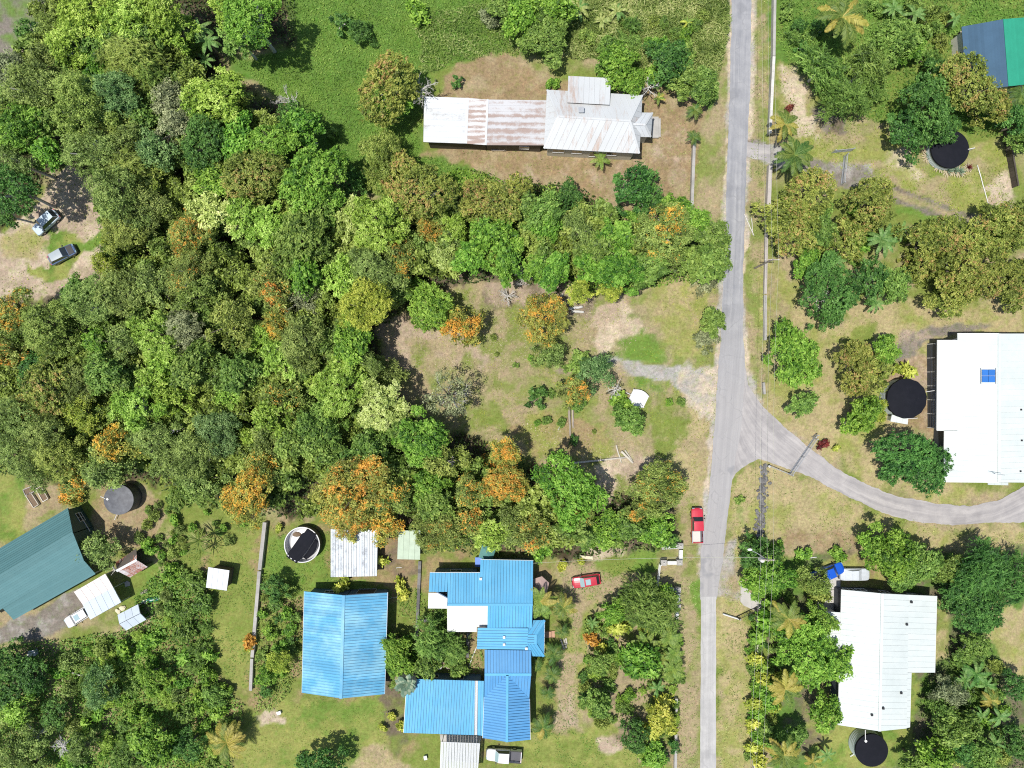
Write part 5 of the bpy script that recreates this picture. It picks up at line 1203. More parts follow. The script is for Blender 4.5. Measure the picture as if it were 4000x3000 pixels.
mb = MB(); mb.lathe([(.36, 0), (.38, .1), (.36, .4), (.38, .7), (.36, .9)], 20); mb.build('barrel', MATS['galvanised'], o); mb = MB(); mb.lathe([(.4, .9), (.4, .96), (.1, 1.0)], 20); mb.build('lid', MATS['liner'], o)
def bed(px, py, rz, L, W_, label, mat='timber', hz=.4):
    o = empty('raised_bed', P(px, py), rz, label, 'garden bed')
    for s in (-1, 1):
        mb = MB(); mb.box(-L/2, L/2, s*W_/2-.05, s*W_/2+.05, 0, hz); mb.build('side_board', MATS[mat], o)
        mb = MB(); mb.box(s*L/2-.05, s*L/2+.05, -W_/2+.051, W_/2-.051, 0, hz); mb.build('end_board', MATS[mat], o)
    mb = MB(); mb.box(-L/2+.051, L/2-.051, -W_/2+.051, W_/2-.051, 0, hz*.75); mb.build('soil', MATS['soil'], o)
bed(121, 1914, .4, 1.7, .9, 'dark raised bed, topmost of the three above the teal house', 'concrete'); bed(170, 1928, -1.05, 2.2, .9, 'slanting raised bed, rightmost of the three above the teal house', 'pale_timber'); bed(132, 1952, -1.0, 2.2, .9, 'raised bed with white rubble, lowest of the three above the teal house', 'pale_timber')
bed(1775, 2597, -.03, 2.2, .7, 'timber planter trough right of the white drum', 'timber', .6); bed(1739, 2592, -.03, 1.0, .6, 'small trough between the drum and long planter', 'timber', .5)
o = empty('canoe', P(597, 2341), .2, 'green upturned canoe on the grass above the greenhouse', 'boat')
mb = MB(); st = []
for i in range(11):
    x = -1.9 + 3.8*i/10; w_ = .42*max(.04, math.sin(math.pi*(i+.4)/10.8))**.7; st.append([(x, y*w_, .1 + .42*math.sqrt(max(0, 1-y*y))*(w_/.42)) for y in (-1, -.7, -.35, 0, .35, .7, 1)] + [(x, .9*w_, .05), (x, -.9*w_, .05)])
loft(mb, st); mb.build('hull', MATS['boat_green'], o, smooth=True); mb = MB(); mb.beam((-1.7, 0, .5), (1.7, 0, .53), .06, .05); mb.build('keel', MATS['galvanised'], o)
def tent(px, py, rad, z, n, label, mat, name, rz=0):
    o = empty(name, P(px, py), rz, label, 'canopy'); mb = MB()
    ring = [(rad*math.cos(2*math.pi*k/n), rad*math.sin(2*math.pi*k/n), z) for k in range(n)]
    for k in range(n):
        mb = MB(); mb.prism([(0, 0, z+.5), ring[k], ring[(k+1) % n]], (0, 0, -.03)); mb.build('canopy_panel', MATS[mat], o)
    for k in range(n):
        mb = MB(); mb.tube([(ring[k][0]*.95, ring[k][1]*.95, 0), (ring[k][0]*.95, ring[k][1]*.95, z)], .03, 6); mb.build('leg', MATS['galvanised'], o)
tent(2106, 2270, 1.45, 2.4, 6, 'faded brown canopy against the east wall of the blue house', 'tarp_brown', 'sun_canopy', .3)
tent(1905, 2148, 1.5, 1.7, 4, 'dull teal canopy above the blue house', 'tarp_teal', 'sun_canopy', .5)
for a, b, t in (((2190,2495),(2204,2535),'left'), ((2200,2490),(2212,2530),'middle'), ((2210,2492),(2214,2516),'right')):
    A = P(*a); B = P(*b); mb = MB(); mb.beam((0, 0, .12), B-A+Vector((0, 0, .12)), .22, .06); tag(mb.build('plank', MATS['pale_timber'], None, False, A), f'{t} grey plank on the ground beside the brick steps', 'plank', 'planks by the brick steps')
A = P(498, 2280); o = empty('flat_stone', A, .3, 'flat grey slab on grass below the rusty hut', 'slab')
mb = MB(); mb.prism([(-.4,-.35,.1),(.3,-.4,.1),(.45,.1,.1),(.1,.45,.1),(-.35,.3,.1)], (0,0,-.12)); mb.build('slab', MATS['concrete'], o)
o = empty('sawhorse', P(567, 2310), .5, 'grey wooden trough on grass above the green canoe', 'trough')
mb = MB(); mb.box(-.6,.6,-.2,.2,.25,.33); mb.build('top', MATS['timber'], o)
for s in (-1,1):
    mb = MB(); mb.box(s*.5-.05,s*.5+.05,-.2,.2,0,.249); mb.build('leg', MATS['timber'], o)
for k, (x, y, s, t) in enumerate(((480,2375,.55,'largest'),(466,2388,.4,'middle'),(458,2384,.35,'smallest'))):
    q = P(x, y); me = R.choice(ROCKS); o = inst('boulder', me, None, (q.x, q.y, .1), (0,0,k), (s,s*.8,s*.7), MATS['cream_timber']); tag(o, f'{t} tan boulder between the carport and the greenhouse', 'boulder', 'tan boulders by the carport')

# ------------------------------------------------------------------ foliage meshes
def quad_mesh(name, Q, tone, flower, mat):
    """Q: (n,4,3) leaf corners"""
    n = len(Q); me = np_mesh(name, Q.reshape(-1, 3), np.arange(n*4).reshape(n, 4), mat)
    for nm, arr in (('tone', tone), ('flower', flower)):
        a = me.attributes.new(nm, 'FLOAT', 'FACE'); a.data.foreach_set('value', np.asarray(arr, np.float32))
    return me
def unit(v): return v / (np.linalg.norm(v, axis=-1, keepdims=True) + 1e-9)
def leaves(c, nrm, dr, ln, wd, rg):
    """rhombic leaves about centres c, lying across nrm and pointing along dr"""
    dr = unit(dr - nrm*np.sum(dr*nrm, -1, keepdims=True)); sd = np.cross(nrm, dr)
    ln = ln[:, None]; wd = wd[:, None]
    return np.stack([c - dr*ln*.5, c + sd*wd*.5 + dr*ln*.05, c + dr*ln*.5, c - sd*wd*.5 + dr*ln*.05], 1)
def crown(seed, Rr, kind):
    rg = np.random.default_rng(seed)
    par = {  # lobes, lobe size, clusters per m2, leaves, leaf length, width, cluster radius, flatness
      'broad':   (1.6, .34, 3.0, 13, .30, .18, .24, .72),
      'big':     (1.1, .42, 2.6, 9, .50, .28, .32, .70),
      'rosette': (2.0, .27, 2.7, 14, .30, .15, .23, .66),
      'fine':    (1.9, .31, 3.1, 14, .25, .12, .28, .78),
      'feather': (1.5, .36, 3.0, 12, .58, .08, .42, .72),
      'sparse':  (2.2, .30, .55, 12, .22, .10, .30, .80),
      'dense':   (1.4, .38, 3.7, 12, .24, .16, .19, .80)}[kind]
    nl = max(4, int((4 + Rr*2.0)*par[0])); L = []
    for i in range(nl):
        a = i*2.39996 + rg.uniform(-.5, .5); q = math.sqrt((i+.5)/nl)*rg.uniform(.72, 1.22)
        if q > .5 and rg.random() < .13: continue
        lr = Rr*par[1]*rg.uniform(.55, 1.35)*(1.15 - .3*q)
        d = min(q, 1.18)*(Rr - lr*.6)
        z = Rr*par[7]*.75*(1 - min(1, q)**2)*rg.uniform(.6, 1.25) + Rr*rg.uniform(-.24, .20)
        L.append((d*math.cos(a), d*math.sin(a), z, lr))
    L = np.array(L); C = []; ND = []; LT = []; FL = []
    for i, (x, y, z, lr) in enumerate(L):
        n = int(2*math.pi*lr*lr*par[2]*1.5) + 6
        d = unit(rg.normal(size=(n, 3)) + np.array((x/Rr*.5, y/Rr*.5, .45))); d[:, 2] = np.abs(d[:, 2])*np.where(rg.random(n) < .82, 1, -.6)
        rad = lr*np.where(rg.random(n) < .12, rg.uniform(1.0, 1.35, n), rg.uniform(.72, 1.08, n)); p = np.array((x, y, z)) + d*rad[:, None]*np.array((1, 1, .85))
        inside = np.zeros(n, bool)
        for j, (x2, y2, z2, l2) in enumerate(L):
            if j != i: inside |= np.linalg.norm((p - np.array((x2, y2, z2)))/np.array((1, 1, .85)), axis=1) < l2*.62
        p = p[~inside]; d = d[~inside]
        lt = rg.uniform(-.24, .24); fl = rg.random()
        C.append(p); ND.append(d); LT.append(np.full(len(p), lt)); FL.append(np.full(len(p), fl))
    C = np.concatenate(C); ND = np.concatenate(ND); LT = np.concatenate(LT); FL = np.concatenate(FL)
    k = par[3]; m = len(C); ct = rg.uniform(-.30, .30, m) + LT
    cc = np.repeat(C, k, 0); nd = np.repeat(ND, k, 0); M = m*k
    if kind == 'feather':
        sp = unit(ND*.7 + rg.normal(size=(m, 3))*.6 + np.array((0, 0, -.1))); spr = np.repeat(sp, k, 0)
        t = np.tile(np.linspace(-.5, .9, k), m)
        pos = cc + spr*(t*par[6]*2.0)[:, None] + np.array((0, 0, -.25))*(np.clip(t, 0, 1)**2)[:, None] + rg.normal(size=(M, 3))*.05
        nr = unit(np.array((0, 0, .9)) + rg.normal(size=(M, 3))*.45); dr = spr + rg.normal(size=(M, 3))*.45
    else:
        off = rg.normal(size=(M, 3))*par[6]*.6
        pos = cc + off
        nr = unit(nd*.45 + np.array((0, 0, .65)) + rg.normal(size=(M, 3))*.48)
        dr = off + nd*.12 + rg.normal(size=(M, 3))*.1 if kind in ('rosette', 'big') else rg.normal(size=(M, 3)) + off*2
    cs = np.repeat(rg.uniform(.62, 1.4, m), k); ln = par[4]*rg.uniform(.7, 1.25, M)*cs; wd = par[5]*rg.uniform(.7, 1.25, M)*cs
    Q = leaves(pos, nr, dr, ln, wd, rg)
    tone = np.clip(.5 + np.repeat(ct, k) + rg.normal(0, .15, M), 0, 1)
    fz = np.clip((pos[:, 2]/Rr + .1)*.6, 0, .6)
    flower = np.clip(np.repeat(FL*.32 + rg.random(m)*.46, k) + fz*.5 + rg.normal(0, .08, M), 0, 1)
    me = quad_mesh('crown', Q, tone, flower, MATS['fol_mid'])
    # trunk and limbs, unit height to the crown centre
    mb = MB(); r0 = .045*Rr + .05; lean = rg.uniform(-.12, .12, 2)*Rr
    mb.tube([(0, 0, -.02), (lean[0]*.4, lean[1]*.4, .35), (lean[0], lean[1], .72)], [r0*1.25, r0, r0*.8], 8)
    hc = 2.1*Rr
    order = np.argsort(-L[:, 3])[:9]
    for i in order:
        x, y, z, lr = L[i]; z1 = 1 + (z*.8 if rg.random() < .6 else z + lr*1.0)/hc
        mb.tube([(lean[0], lean[1], .68), ((lean[0]+x)*.5, (lean[1]+y)*.5, .68 + (z1-.68)*.6), (x*.95, y*.95, z1)], [r0*.6, r0*.35, r0*.12], 6)
    tm = mb.mesh('trunk', MATS['bark'], True)
    return me, tm
CR = {}
seed = 500
for kind, classes in (('broad', (1.2, 2.6, 4.2)), ('rosette', (2.6, 4.2)), ('fine', (1.2, 2.6, 4.2)), ('feather', (1.4, 2.6, 4.0)), ('dense', (1.2, 2.6, 4.2)), ('sparse', (2.6, 4.2)), ('big', (1.2, 2.6))):
    for c in classes:
        CR[(kind, c)] = []
        for v in range(3 if c > 2 else 2):
            seed += 1; CR[(kind, c)].append(crown(seed, c, kind))

KINDS = {  # code: shape, material, words, category, tall
 'L': ('rosette', 'fol_lime', 'lime-green'), 'P': ('rosette', 'fol_pale', 'pale yellowish lime'), 'G': ('broad', 'fol_bright', 'bright green'),
 'M': ('broad', 'fol_mid', 'mid-green'), 'U': ('fine', 'fol_blue', 'bluish green'), 'O': ('fine', 'fol_olive', 'grey-olive'), 'E': ('fine', 'fol_oliveyel', 'yellowish olive'),
 'D': ('dense', 'fol_dark', 'dark green'), 'Y': ('fine', 'fol_yellow', 'yellow-green'), 'B': ('dense', 'fol_brown', 'brown-tinged olive'),
 'R': ('fine', 'fol_orange', 'orange-flecked olive'), 'Q': ('fine', 'fol_orange_lot', 'orange-blossomed'), 'F': ('feather', 'fol_oliveyel', 'feathery olive'),
 'N': ('feather', 'fol_mid', 'wispy green'), 'A': ('fine', 'fol_grey', 'greyish'), 'S': ('sparse', 'fol_grey', 'sparse pale grey-green'), 'V': ('big', 'fol_bright', 'large-leaved green'), 'K': ('big', 'fol_croton', 'yellow-leaved'),
 'X': ('big', 'fol_croton_red', 'dark red'), 'Z': ('big', 'fol_croton_orange', 'orange-leaved'), 'H': ('feather', 'fol_dark', 'dark needle-leaved')}
LAND = [('the rusty-roofed farmhouse', 1235, 250), ('the two cars on dirt', 115, 515), ('the teal-tiled house', 90, 1220), ('the dead pale tree', 970, 865), ('the white cart', 1378, 861),
 ('the big blue shed', 745, 1393), ('the rambling blue house', 1060, 1400), ('the long white house', 1900, 1420), ('the solar-panel house', 2130, 885), ('the red pickup', 1508, 1136),
 ('the red hatchback', 1267, 1257), ('the road junction', 1600, 940), ('the agave-ringed tank', 2052, 322), ('the driveway gate', 1824, 368), ('the navy-tiled house', 2140, 120),
 ('the upper meadow', 690, 150), ('the white-rimmed tank', 652, 1177), ('the dusty grey tank', 257, 1080), ('the small white shed', 470, 1250), ('the silver-roofed shed', 765, 1195), ('the upper power pole', 1630, 580),
 ('the transformer pole', 1645, 1205), ('the blue pickup', 1792, 1240), ('the scalloped black tank', 1957, 861), ('the concrete lane', 1528, 1550), ('the orange tree pair', 1090, 705), ('the forest middle', 400, 800)]
LAND = [l for l in LAND if l[0] not in ('the orange tree pair', 'the forest middle', 'the upper meadow')] + [('the white pickup', 1090, 1635), ('the greenhouse', 285, 1335), ('the canoe', 330, 1293), ('the meadow shrubs', 760, 60)]
PLANTS = []        # (object, description, fx, fy)
def register(o, desc, fx, fy, cat, group=None):
    o['category'] = cat
    if group: o['group'] = group
    PLANTS.append((o, desc, fx, fy))
FPX = poly_xy(FOREST_POLY)
def in_forest(p): return bool(sdist(np.array([p.x]), np.array([p.y]), FPX)[0] > 0)
def plant(fx, fy, r, code, zc=None):
    kind, mat, word = KINDS[code]; r = r*1.14 if code == 'B' else r; rm0 = r*FP*S
    if zc is None:
        g = PF(fx, fy)
        zc = (4.0 + rm0*.95 + R.uniform(-.8, .8) if in_forest(g) else 1.2 + rm0*.72) if r > 26 else max(.35, rm0*.62)
    p = PF(fx, fy, zc); rm = rm0*(H-zc)/H*(1.1 if r > 26 and in_forest(p) else 1.0)
    cl = [c for (k, c) in CR if k == kind]; c = min(cl, key=lambda c: abs(math.log(c/rm)))
    me, tm = R.choice(CR[(kind, c)]); s = rm/c*1.04; asp = R.uniform(.86, 1.18)
    small = rm < 1.9
    o = empty('shrub' if small else 'tree', (p.x, p.y, 0), 0)
    rz = R.uniform(0, 6.28); sz = s*R.uniform(.85, 1.1)
    lo = -c*.35*sz if small else 0
    inst('crown' if not small else 'foliage', me, o, (0, 0, zc), (R.uniform(-.06, .06), R.uniform(-.06, .06), rz), (s*asp, s/asp, sz), MATS[mat])
    inst('trunk' if not small else 'stem', tm, o, (0, 0, 0), (0, 0, rz), (s, s, zc), MATS['pale_bark' if R.random() < .22 else 'bark'])
    size = 'small' if rm < 1.3 else 'medium' if rm < 3.1 else 'large'
    register(o, f'{size} {word} ' + ('shrub' if small else 'tree'), fx, fy, 'shrub' if small else 'tree', 'garden and wayside shrubs' if small else 'trees of the plots and forest')
    return o
TREES = '''
110 57 27 E;207 33 62 L;283 50 56 L;350 30 50 L;383 77 40 L;160 90 48 L;233 103 42 M;320 87 42 M;300 130 52 F;333 150 36 N;110 140 38 O;150 133 38 M;217 140 36 G;67 67 24 D;40 160 44 A;83 197 54 O
187 225 62 E;247 207 52 U;60 277 50 G;123 267 44 M;253 267 42 E;383 227 44 A;313 260 32 M;383 277 36 A;467 217 62 L;427 253 32 G;447 317 50 D;520 300 44 G;200 330 50 O;283 307 38 O;343 320 44 U;110 333 38 G;43 350 44 O;20 300 32 D
40 417 52 D;10 460 30 D;283 367 38 F;227 377 28 M;260 433 58 O;317 460 52 O;283 500 48 E;247 520 24 Y;467 400 40 G;457 463 44 P;520 460 42 L;417 513 46 R;560 385 52 B;545 45 66 G;520 85 40 M;500 30 40 L
738 50 24 D;783 73 26 D;901 30 24 G;836 205 62 B;850 235 40 G;656 277 44 G;596 310 48 G;636 262 34 D;830 347 58 E;876 412 52 B;923 425 52 B;680 400 64 G;700 445 40 M;763 395 32 D;760 473 36 P;820 493 56 L;846 460 36 L;930 500 28 Q
587 487 46 L;653 520 54 M;863 545 38 R;986 490 28 L;960 553 30 P;1053 510 44 G;1095 525 36 G;1036 440 42 B;1083 435 38 B;1060 43 22 A;1093 27 34 M;990 178 14 D;1126 50 44 G;1200 30 46 G;1180 77 52 M;1140 90 30 M
1333 143 46 G;1363 185 34 G;1300 165 24 M;1440 140 46 D;1516 187 36 M;1480 180 36 M;1373 405 46 D;1400 430 30 D;1336 463 18 D;1223 430 30 D;1173 467 40 M;1140 450 34 M;1120 417 30 B;1246 500 38 O;1183 493 32 G;1433 507 58 R;1449 457 36 G;1533 513 42 M;1500 480 34 G;1323 520 42 G
1373 477 26 G;1290 540 38 M;1194 183 14 G;1769 153 46 N;1859 160 46 N;1819 213 48 N;1880 200 30 N;1926 93 50 M;1960 110 30 G;1992 240 64 D;1960 285 46 D;2040 280 30 D;2079 195 58 B;2126 230 38 B;2019 167 34 D;2090 140 26 M;2192 267 36 D;2200 310 30 M
1736 420 50 B;1692 460 42 B;1872 443 50 B;1709 513 46 B;1826 520 36 B;1770 500 34 M;1986 520 36 B;2042 520 44 B;2126 505 50 B;2179 483 46 B;2059 603 54 B;2126 603 52 B;2186 613 42 B;2042 646 34 B;2000 570 34 B;1782 626 66 D;1742 573 34 G;1779 686 32 D;1876 603 44 D;1926 620 36 M
1712 773 59 G;1840 793 46 B;1880 800 40 B;1906 760 36 G;1734 870 31 M;1859 890 42 G;1840 915 28 G;1888 885 28 Y;1952 800 20 K;1945 825 14 K;1950 975 60 D;1995 1005 52 D;1920 1018 26 D
243 580 34 Y;207 650 50 O;267 636 50 O;180 636 40 M;347 620 42 O;407 596 46 R;433 640 44 E;40 680 48 R;110 715 54 E;27 760 38 R;80 800 36 D;213 740 32 G;267 740 38 O;347 730 50 L;363 790 40 L;333 820 34 L;403 713 46 A;423 790 44 M;507 697 46 E;217 770 26 R
233 813 42 M;283 830 36 M;180 830 46 O;123 836 48 B;90 886 46 R;180 893 40 Y;300 886 50 L;370 860 38 L;50 903 50 O;40 953 50 O;110 936 50 O;133 985 50 E;83 1003 46 O;253 970 44 Q;333 946 46 O;473 936 50 U;420 983 50 O;370 1000 42 O;320 995 24 D;233 1013 44 O;167 1020 44 R;440 1030 40 O
157 1070 22 Q;517 806 42 M;500 850 32 L;545 945 28 L;550 1058 60 Q;393 1073 28 M;443 1063 28 M;663 596 42 G;740 603 42 L;803 586 50 O;836 610 40 O;870 580 36 R;590 626 42 R;656 646 36 A;793 660 54 Y;770 690 34 L;930 660 52 G;996 710 48 Q;603 703 34 Q;573 730 34 L;653 740 50 O;603 770 42 L;766 745 42 G
753 793 44 L;740 846 54 L;700 830 30 L;826 878 52 P;860 905 36 P;840 808 38 O;800 780 32 O;613 863 40 R;593 906 44 L;693 930 50 M;643 953 40 M;587 945 40 O;700 970 40 M;913 946 52 G;880 930 34 M;953 985 42 E;796 970 42 M;750 1000 34 D;766 1055 72 Q;850 1062 42 R;570 1010 38 R;933 1043 38 G;943 1085 38 M
1016 1063 34 R;1086 1040 46 Q;1090 975 34 Q;1060 1000 24 R;1176 690 56 Q;1185 765 34 O;1154 860 25 D;1239 846 34 R;1286 805 40 U;1253 783 24 M;1359 905 34 M;1340 873 24 G;1536 692 32 M;1524 733 26 A;1223 1053 66 G;1416 1050 62 R
1339 586 46 G;1399 578 40 M;1536 570 40 M;1490 570 34 M;1319 625 28 Y;1249 632 28 Y;1196 586 34 G;1160 575 30 G;1280 580 34 G;1519 612 24 A;1239 950 12 D;1090 560 40 G;1020 560 36 G;220 1187 42 O;327 1179 18 G
33 1423 38 D;20 1490 40 D;43 1523 40 L;70 1460 36 D;30 1606 48 O;75 1590 40 O;120 1540 30 D
217 1478 42 U;327 1456 30 G;333 1600 46 G;410 1606 34 D;183 1612 34 O;273 1635 30 M;467 1500 26 M;70 1650 34 O
968 852 50 S 7
597 1270 28 D;603 1426 27 Y;578 1456 26 G;826 1130 40 Q;760 1125 38 Q;946 1150 46 R;1063 1150 38 L;1010 1130 36 R;1100 1130 38 O;853 1390 30 G;863 1425 34 G;936 1373 40 N;920 1433 30 M;975 1400 30 N;950 1330 24 N;866 1465 26 M;985 1440 24 M
866 1262 14 K;872 1285 12 K;852 1545 10 K;866 1568 12 K;831 1568 9 K;740 1264 17 K;826 1211 13 K;606 1142 9 K;703 1646 40 D;655 1650 18 D;1306 1145 36 G 2.2;1356 1133 36 M 2.2;1416 1143 40 G 2.2;1223 1133 36 E 3.5;1172 1186 24 G 1.6;1149 1149 40 R;1270 1158 28 M 2;1446 1158 22 D 1.6;1380 1098 30 R 3.5;1250 1116 28 R 3.5;1330 1165 18 M
1323 1319 31 G;1433 1289 28 V;1396 1305 54 N;1410 1330 34 N;1336 1353 22 K;1281 1353 18 M;1270 1380 16 Z;1379 1423 42 V;1293 1429 28 M;1293 1513 34 M;1371 1586 33 D;1435 1510 18 K;1426 1549 32 K;1405 1580 20 K;1413 1626 26 V;1105 1231 14 K;1216 1225 11 K;1252 1213 8 K
1626 1190 34 D;1650 1240 46 G;1625 1250 34 G;1675 1245 36 G;1645 1205 36 D;1749 1256 38 E;1765 1280 24 E;1676 1180 14 G;1735 1195 16 G;1810 1196 16 G;1740 1400 62 G;1790 1430 46 G;1766 1333 36 G;1720 1370 40 G;1776 1536 38 G;1710 1590 30 M;1919 1190 54 G;1880 1180 34 G;1985 1213 42 M;1945 1240 34 M;2040 1225 34 M
2109 1233 58 H;2165 1250 54 H;2080 1265 44 D;2092 1313 52 D;2055 1290 30 D;2130 1330 32 D;2099 1393 30 M;2075 1410 26 M;2049 1490 36 A;2015 1510 26 M;2052 1563 46 M;2030 1530 30 M;2070 1605 36 D;2009 1626 46 G;1975 1640 34 M;2110 1620 36 M;2190 1600 34 D;2190 1480 28 D;1660 1500 24 G
1640 1330 24 V;1638 1370 22 V;1636 1416 17 K;1640 1440 16 V;1637 1462 17 K;1634 1490 16 V;1632 1512 16 K;1630 1540 15 V;1629 1562 15 K;1627 1590 14 V;1626 1612 15 K;1630 1640 17 K;1640 1480 18 G;1642 1530 17 G;1655 1580 20 M
1776 960 11 X;1806 967 8 K;1703 232 9 X;537 1379 15 Z;540 1400 10 K;1598 1080 10 M;1445 868 8 G;1470 868 9 M;1250 875 14 M;720 290 12 M;968 1172 18 K
'''
for ln in TREES.strip().splitlines():
    for it in ln.split(';'):
        t = it.split()
        if t: plant(float(t[0]), float(t[1]), float(t[2]), t[3], float(t[4]) if len(t) > 4 else None)

# bushes of the thickets and garden beds, each its own plant
WISH = []
def bushes(poly, n, lo, hi, codes, seed, gap=.72):
    rr = random.Random(seed); pp = poly_xy([(x*FP, y*FP) for x, y in poly]); x0, y0 = min(p[0] for p in poly), min(p[1] for p in poly); x1, y1 = max(p[0] for p in poly), max(p[1] for p in poly)
    got = [(p[2], p[3], 16) for p in PLANTS] + [w[:3] for w in WISH]; k = 0
    for _ in range(n*40):
        x = rr.uniform(x0, x1); y = rr.uniform(y0, y1); r = rr.uniform(lo, hi); g = PF(x, y)
        if sdist(np.array([g.x]), np.array([g.y]), pp)[0] < .2: continue
        if any((x-a)**2 + (y-b)**2 < ((r+c)*gap)**2 for a, b, c in got): continue
        WISH.append((x, y, r, rr.choice(codes))); got.append((x, y, r)); k += 1
        if k >= n: break
bushes([(120,1420),(260,1370),(340,1310),(360,1230),(430,1240),(450,1330),(465,1440),(520,1500),(520,1560),(470,1655),(130,1655),(150,1540)], 78, 11, 22, 'GGMMVLENOMGV', 4)
bushes([(570,1240),(625,1250),(640,1300),(640,1400),(600,1480),(560,1500),(560,1400)], 16, 10, 18, 'GMDEMVL', 5)
bushes([(1255,1370),(1330,1330),(1345,1400),(1330,1480),(1370,1540),(1300,1570),(1245,1520),(1260,1440)], 24, 9, 17, 'GMEVMKLDD', 6)
bushes([(1345,1330),(1470,1340),(1475,1640),(1390,1650),(1350,1540),(1330,1440)], 30, 8, 16, 'GMVDKLNM', 15)
bushes([(1612,1160),(1690,1170),(1700,1300),(1640,1320)], 12, 10, 18, 'DGMV', 16)
bushes([(1612,1330),(1645,1320),(1655,1450),(1645,1640),(1612,1640),(1620,1450)], 22, 8, 14, 'GVMDK', 17, .6)
bushes([(300,1080),(470,1060),(545,1100),(520,1150),(480,1190),(400,1145),(330,1215),(300,1180)], 22, 6, 14, 'GMEVO', 18, .8)
bushes([(340,1150),(400,1160),(410,1250),(350,1260)], 12, 7, 14, 'GMEV', 19)
bushes([(1700,1240),(1720,1300),(1690,1310)], 4, 10, 15, 'EM', 20)
bushes([(1230,100),(1300,60),(1560,20),(1560,90),(1530,220),(1440,215),(1330,110)], 20, 9, 19, 'GMMNEG', 7)
bushes([(1685,10),(1770,60),(1760,110),(1690,120)], 6, 12, 20, 'DMN', 8)
bushes([(1850,10),(2060,20),(2050,80),(2010,150),(1900,60)], 12, 12, 22, 'MNGE', 9)
bushes([(1690,470),(1800,440),(1960,470),(2200,500),(2200,640),(1960,640),(1840,590),(1720,560)], 26, 12, 23, 'MEBBGL', 10, .62)
bushes([(2040,1440),(2180,1430),(2200,1640),(1990,1650),(2010,1540)], 20, 10, 20, 'MGVEDN', 11)
bushes([(850,1380),(990,1350),(1010,1450),(880,1450)], 10, 9, 16, 'GMNE', 12)
bushes([(1640,1310),(1680,1300),(1690,1450),(1680,1640),(1655,1640),(1650,1450)], 12, 10, 17, 'GVMEK', 13)
bushes([(1060,700),(1110,690),(1110,750),(1240,760),(1300,900),(1300,960),(1130,940),(1110,830),(1050,750)], 10, 5, 10, 'MGE', 14, 1.2)

# lower canopy that closes the gaps between the forest trees: a mass nobody could count
def read_quads(me):
    co = np.empty(len(me.vertices)*3, np.float32); me.vertices.foreach_get('co', co); n = len(me.polygons)
    tone = np.empty(n, np.float32); me.attributes['tone'].data.foreach_get('value', tone)
    return co.reshape(-1, 4, 3), tone
WISH.sort(key=lambda w: -w[2])
room = 285 - sum(1 for p in PLANTS if p[0]['category'] == 'shrub')
for w in WISH[:room]: plant(*w)
def join_small(rest):
    """the smallest bushes, past what can be picked apart singly"""
    rr = random.Random(5); Qs = []; Ts = []; Ms = []; slots = []
    for x, y, r, code in rest:
        kind, mat, _ = KINDS[code]; z = max(.35, r*FP*S*.62); p = PF(x, y, z); c = min(c for (k_, c) in CR if k_ == kind)
        q, t = read_quads(rr.choice(CR[(kind, c)])[0]); s_ = r*FP*S/c; a = rr.uniform(0, 6.28)
        M = np.array([[math.cos(a)*s_, -math.sin(a)*s_, 0], [math.sin(a)*s_, math.cos(a)*s_, 0], [0, 0, s_]], np.float32)
        if mat not in slots: slots.append(mat)
        Qs.append(q @ M.T + np.array((p.x, p.y, z), np.float32)); Ts.append(t); Ms.append(np.full(len(t), slots.index(mat), np.int32))
    T = np.concatenate(Ts); me = quad_mesh('small_bushes', np.concatenate(Qs), T, np.zeros(len(T)), MATS[slots[0]])
    for m in slots[1:]: me.materials.append(MATS[m])
    me.polygons.foreach_set('material_index', np.concatenate(Ms))
    tag(inst('small_bushes', me), 'low mixed bushes filling garden beds and thickets', 'undergrowth', kind='stuff')
if WISH[room:]: join_small(WISH[room:])
def fill_forest():
    spots = [(p[2], p[3]) for p in PLANTS]; rr = random.Random(77); Qs = []; Ts = []
    inner = poly_xy([(260,20),(820,120),(840,330),(1120,440),(1220,680),(1420,840),(1900,800),(2250,820),(2700,900),(2740,1030),(2400,1080),(1960,1060),(1700,1110),(1440,1280),(1430,1440),(1600,1660),(1880,1760),(2040,1850),(2260,1930),(2260,2080),(1800,2120),(1560,2000),(920,1940),(560,1840),(330,1800),(40,1760),(40,1260),(330,1190),(500,1120),(480,900),(440,700),(330,560),(140,620),(60,760),(40,300),(160,280)])
    src = [read_quads(m) for m, _ in CR[('broad', 1.2)] + CR[('fine', 1.2)] + CR[('dense', 1.2)]]
    for _ in range(5000):
        x = rr.uniform(5, 1480); y = rr.uniform(5, 1170); z = rr.uniform(2.6, 6.2); g = PF(x, y, z)
        if sdist(np.array([g.x]), np.array([g.y]), inner)[0] < 1: continue
        if min((x-a)**2 + (y-b)**2 for a, b in spots) < 21.5**2: continue
        spots.append((x, y)); q, t = rr.choice(src); s = rr.uniform(1.25, 1.75); a = rr.uniform(0, 6.28)
        M = np.array([[math.cos(a)*s, -math.sin(a)*s, 0], [math.sin(a)*s, math.cos(a)*s, 0], [0, 0, s]], np.float32)
        Qs.append(q @ M.T + np.array((g.x, g.y, z), np.float32)); Ts.append(np.clip(t + rr.uniform(-.15, .15), 0, 1))
    Q = np.concatenate(Qs); T = np.concatenate(Ts)
    tag(inst('lower_canopy', quad_mesh('lower_canopy', Q, T, np.zeros(len(T)), MATS['fol_canopy'])), 'mass of lower saplings and vines closing the gaps between forest trees', 'undergrowth', kind='stuff')
fill_forest()

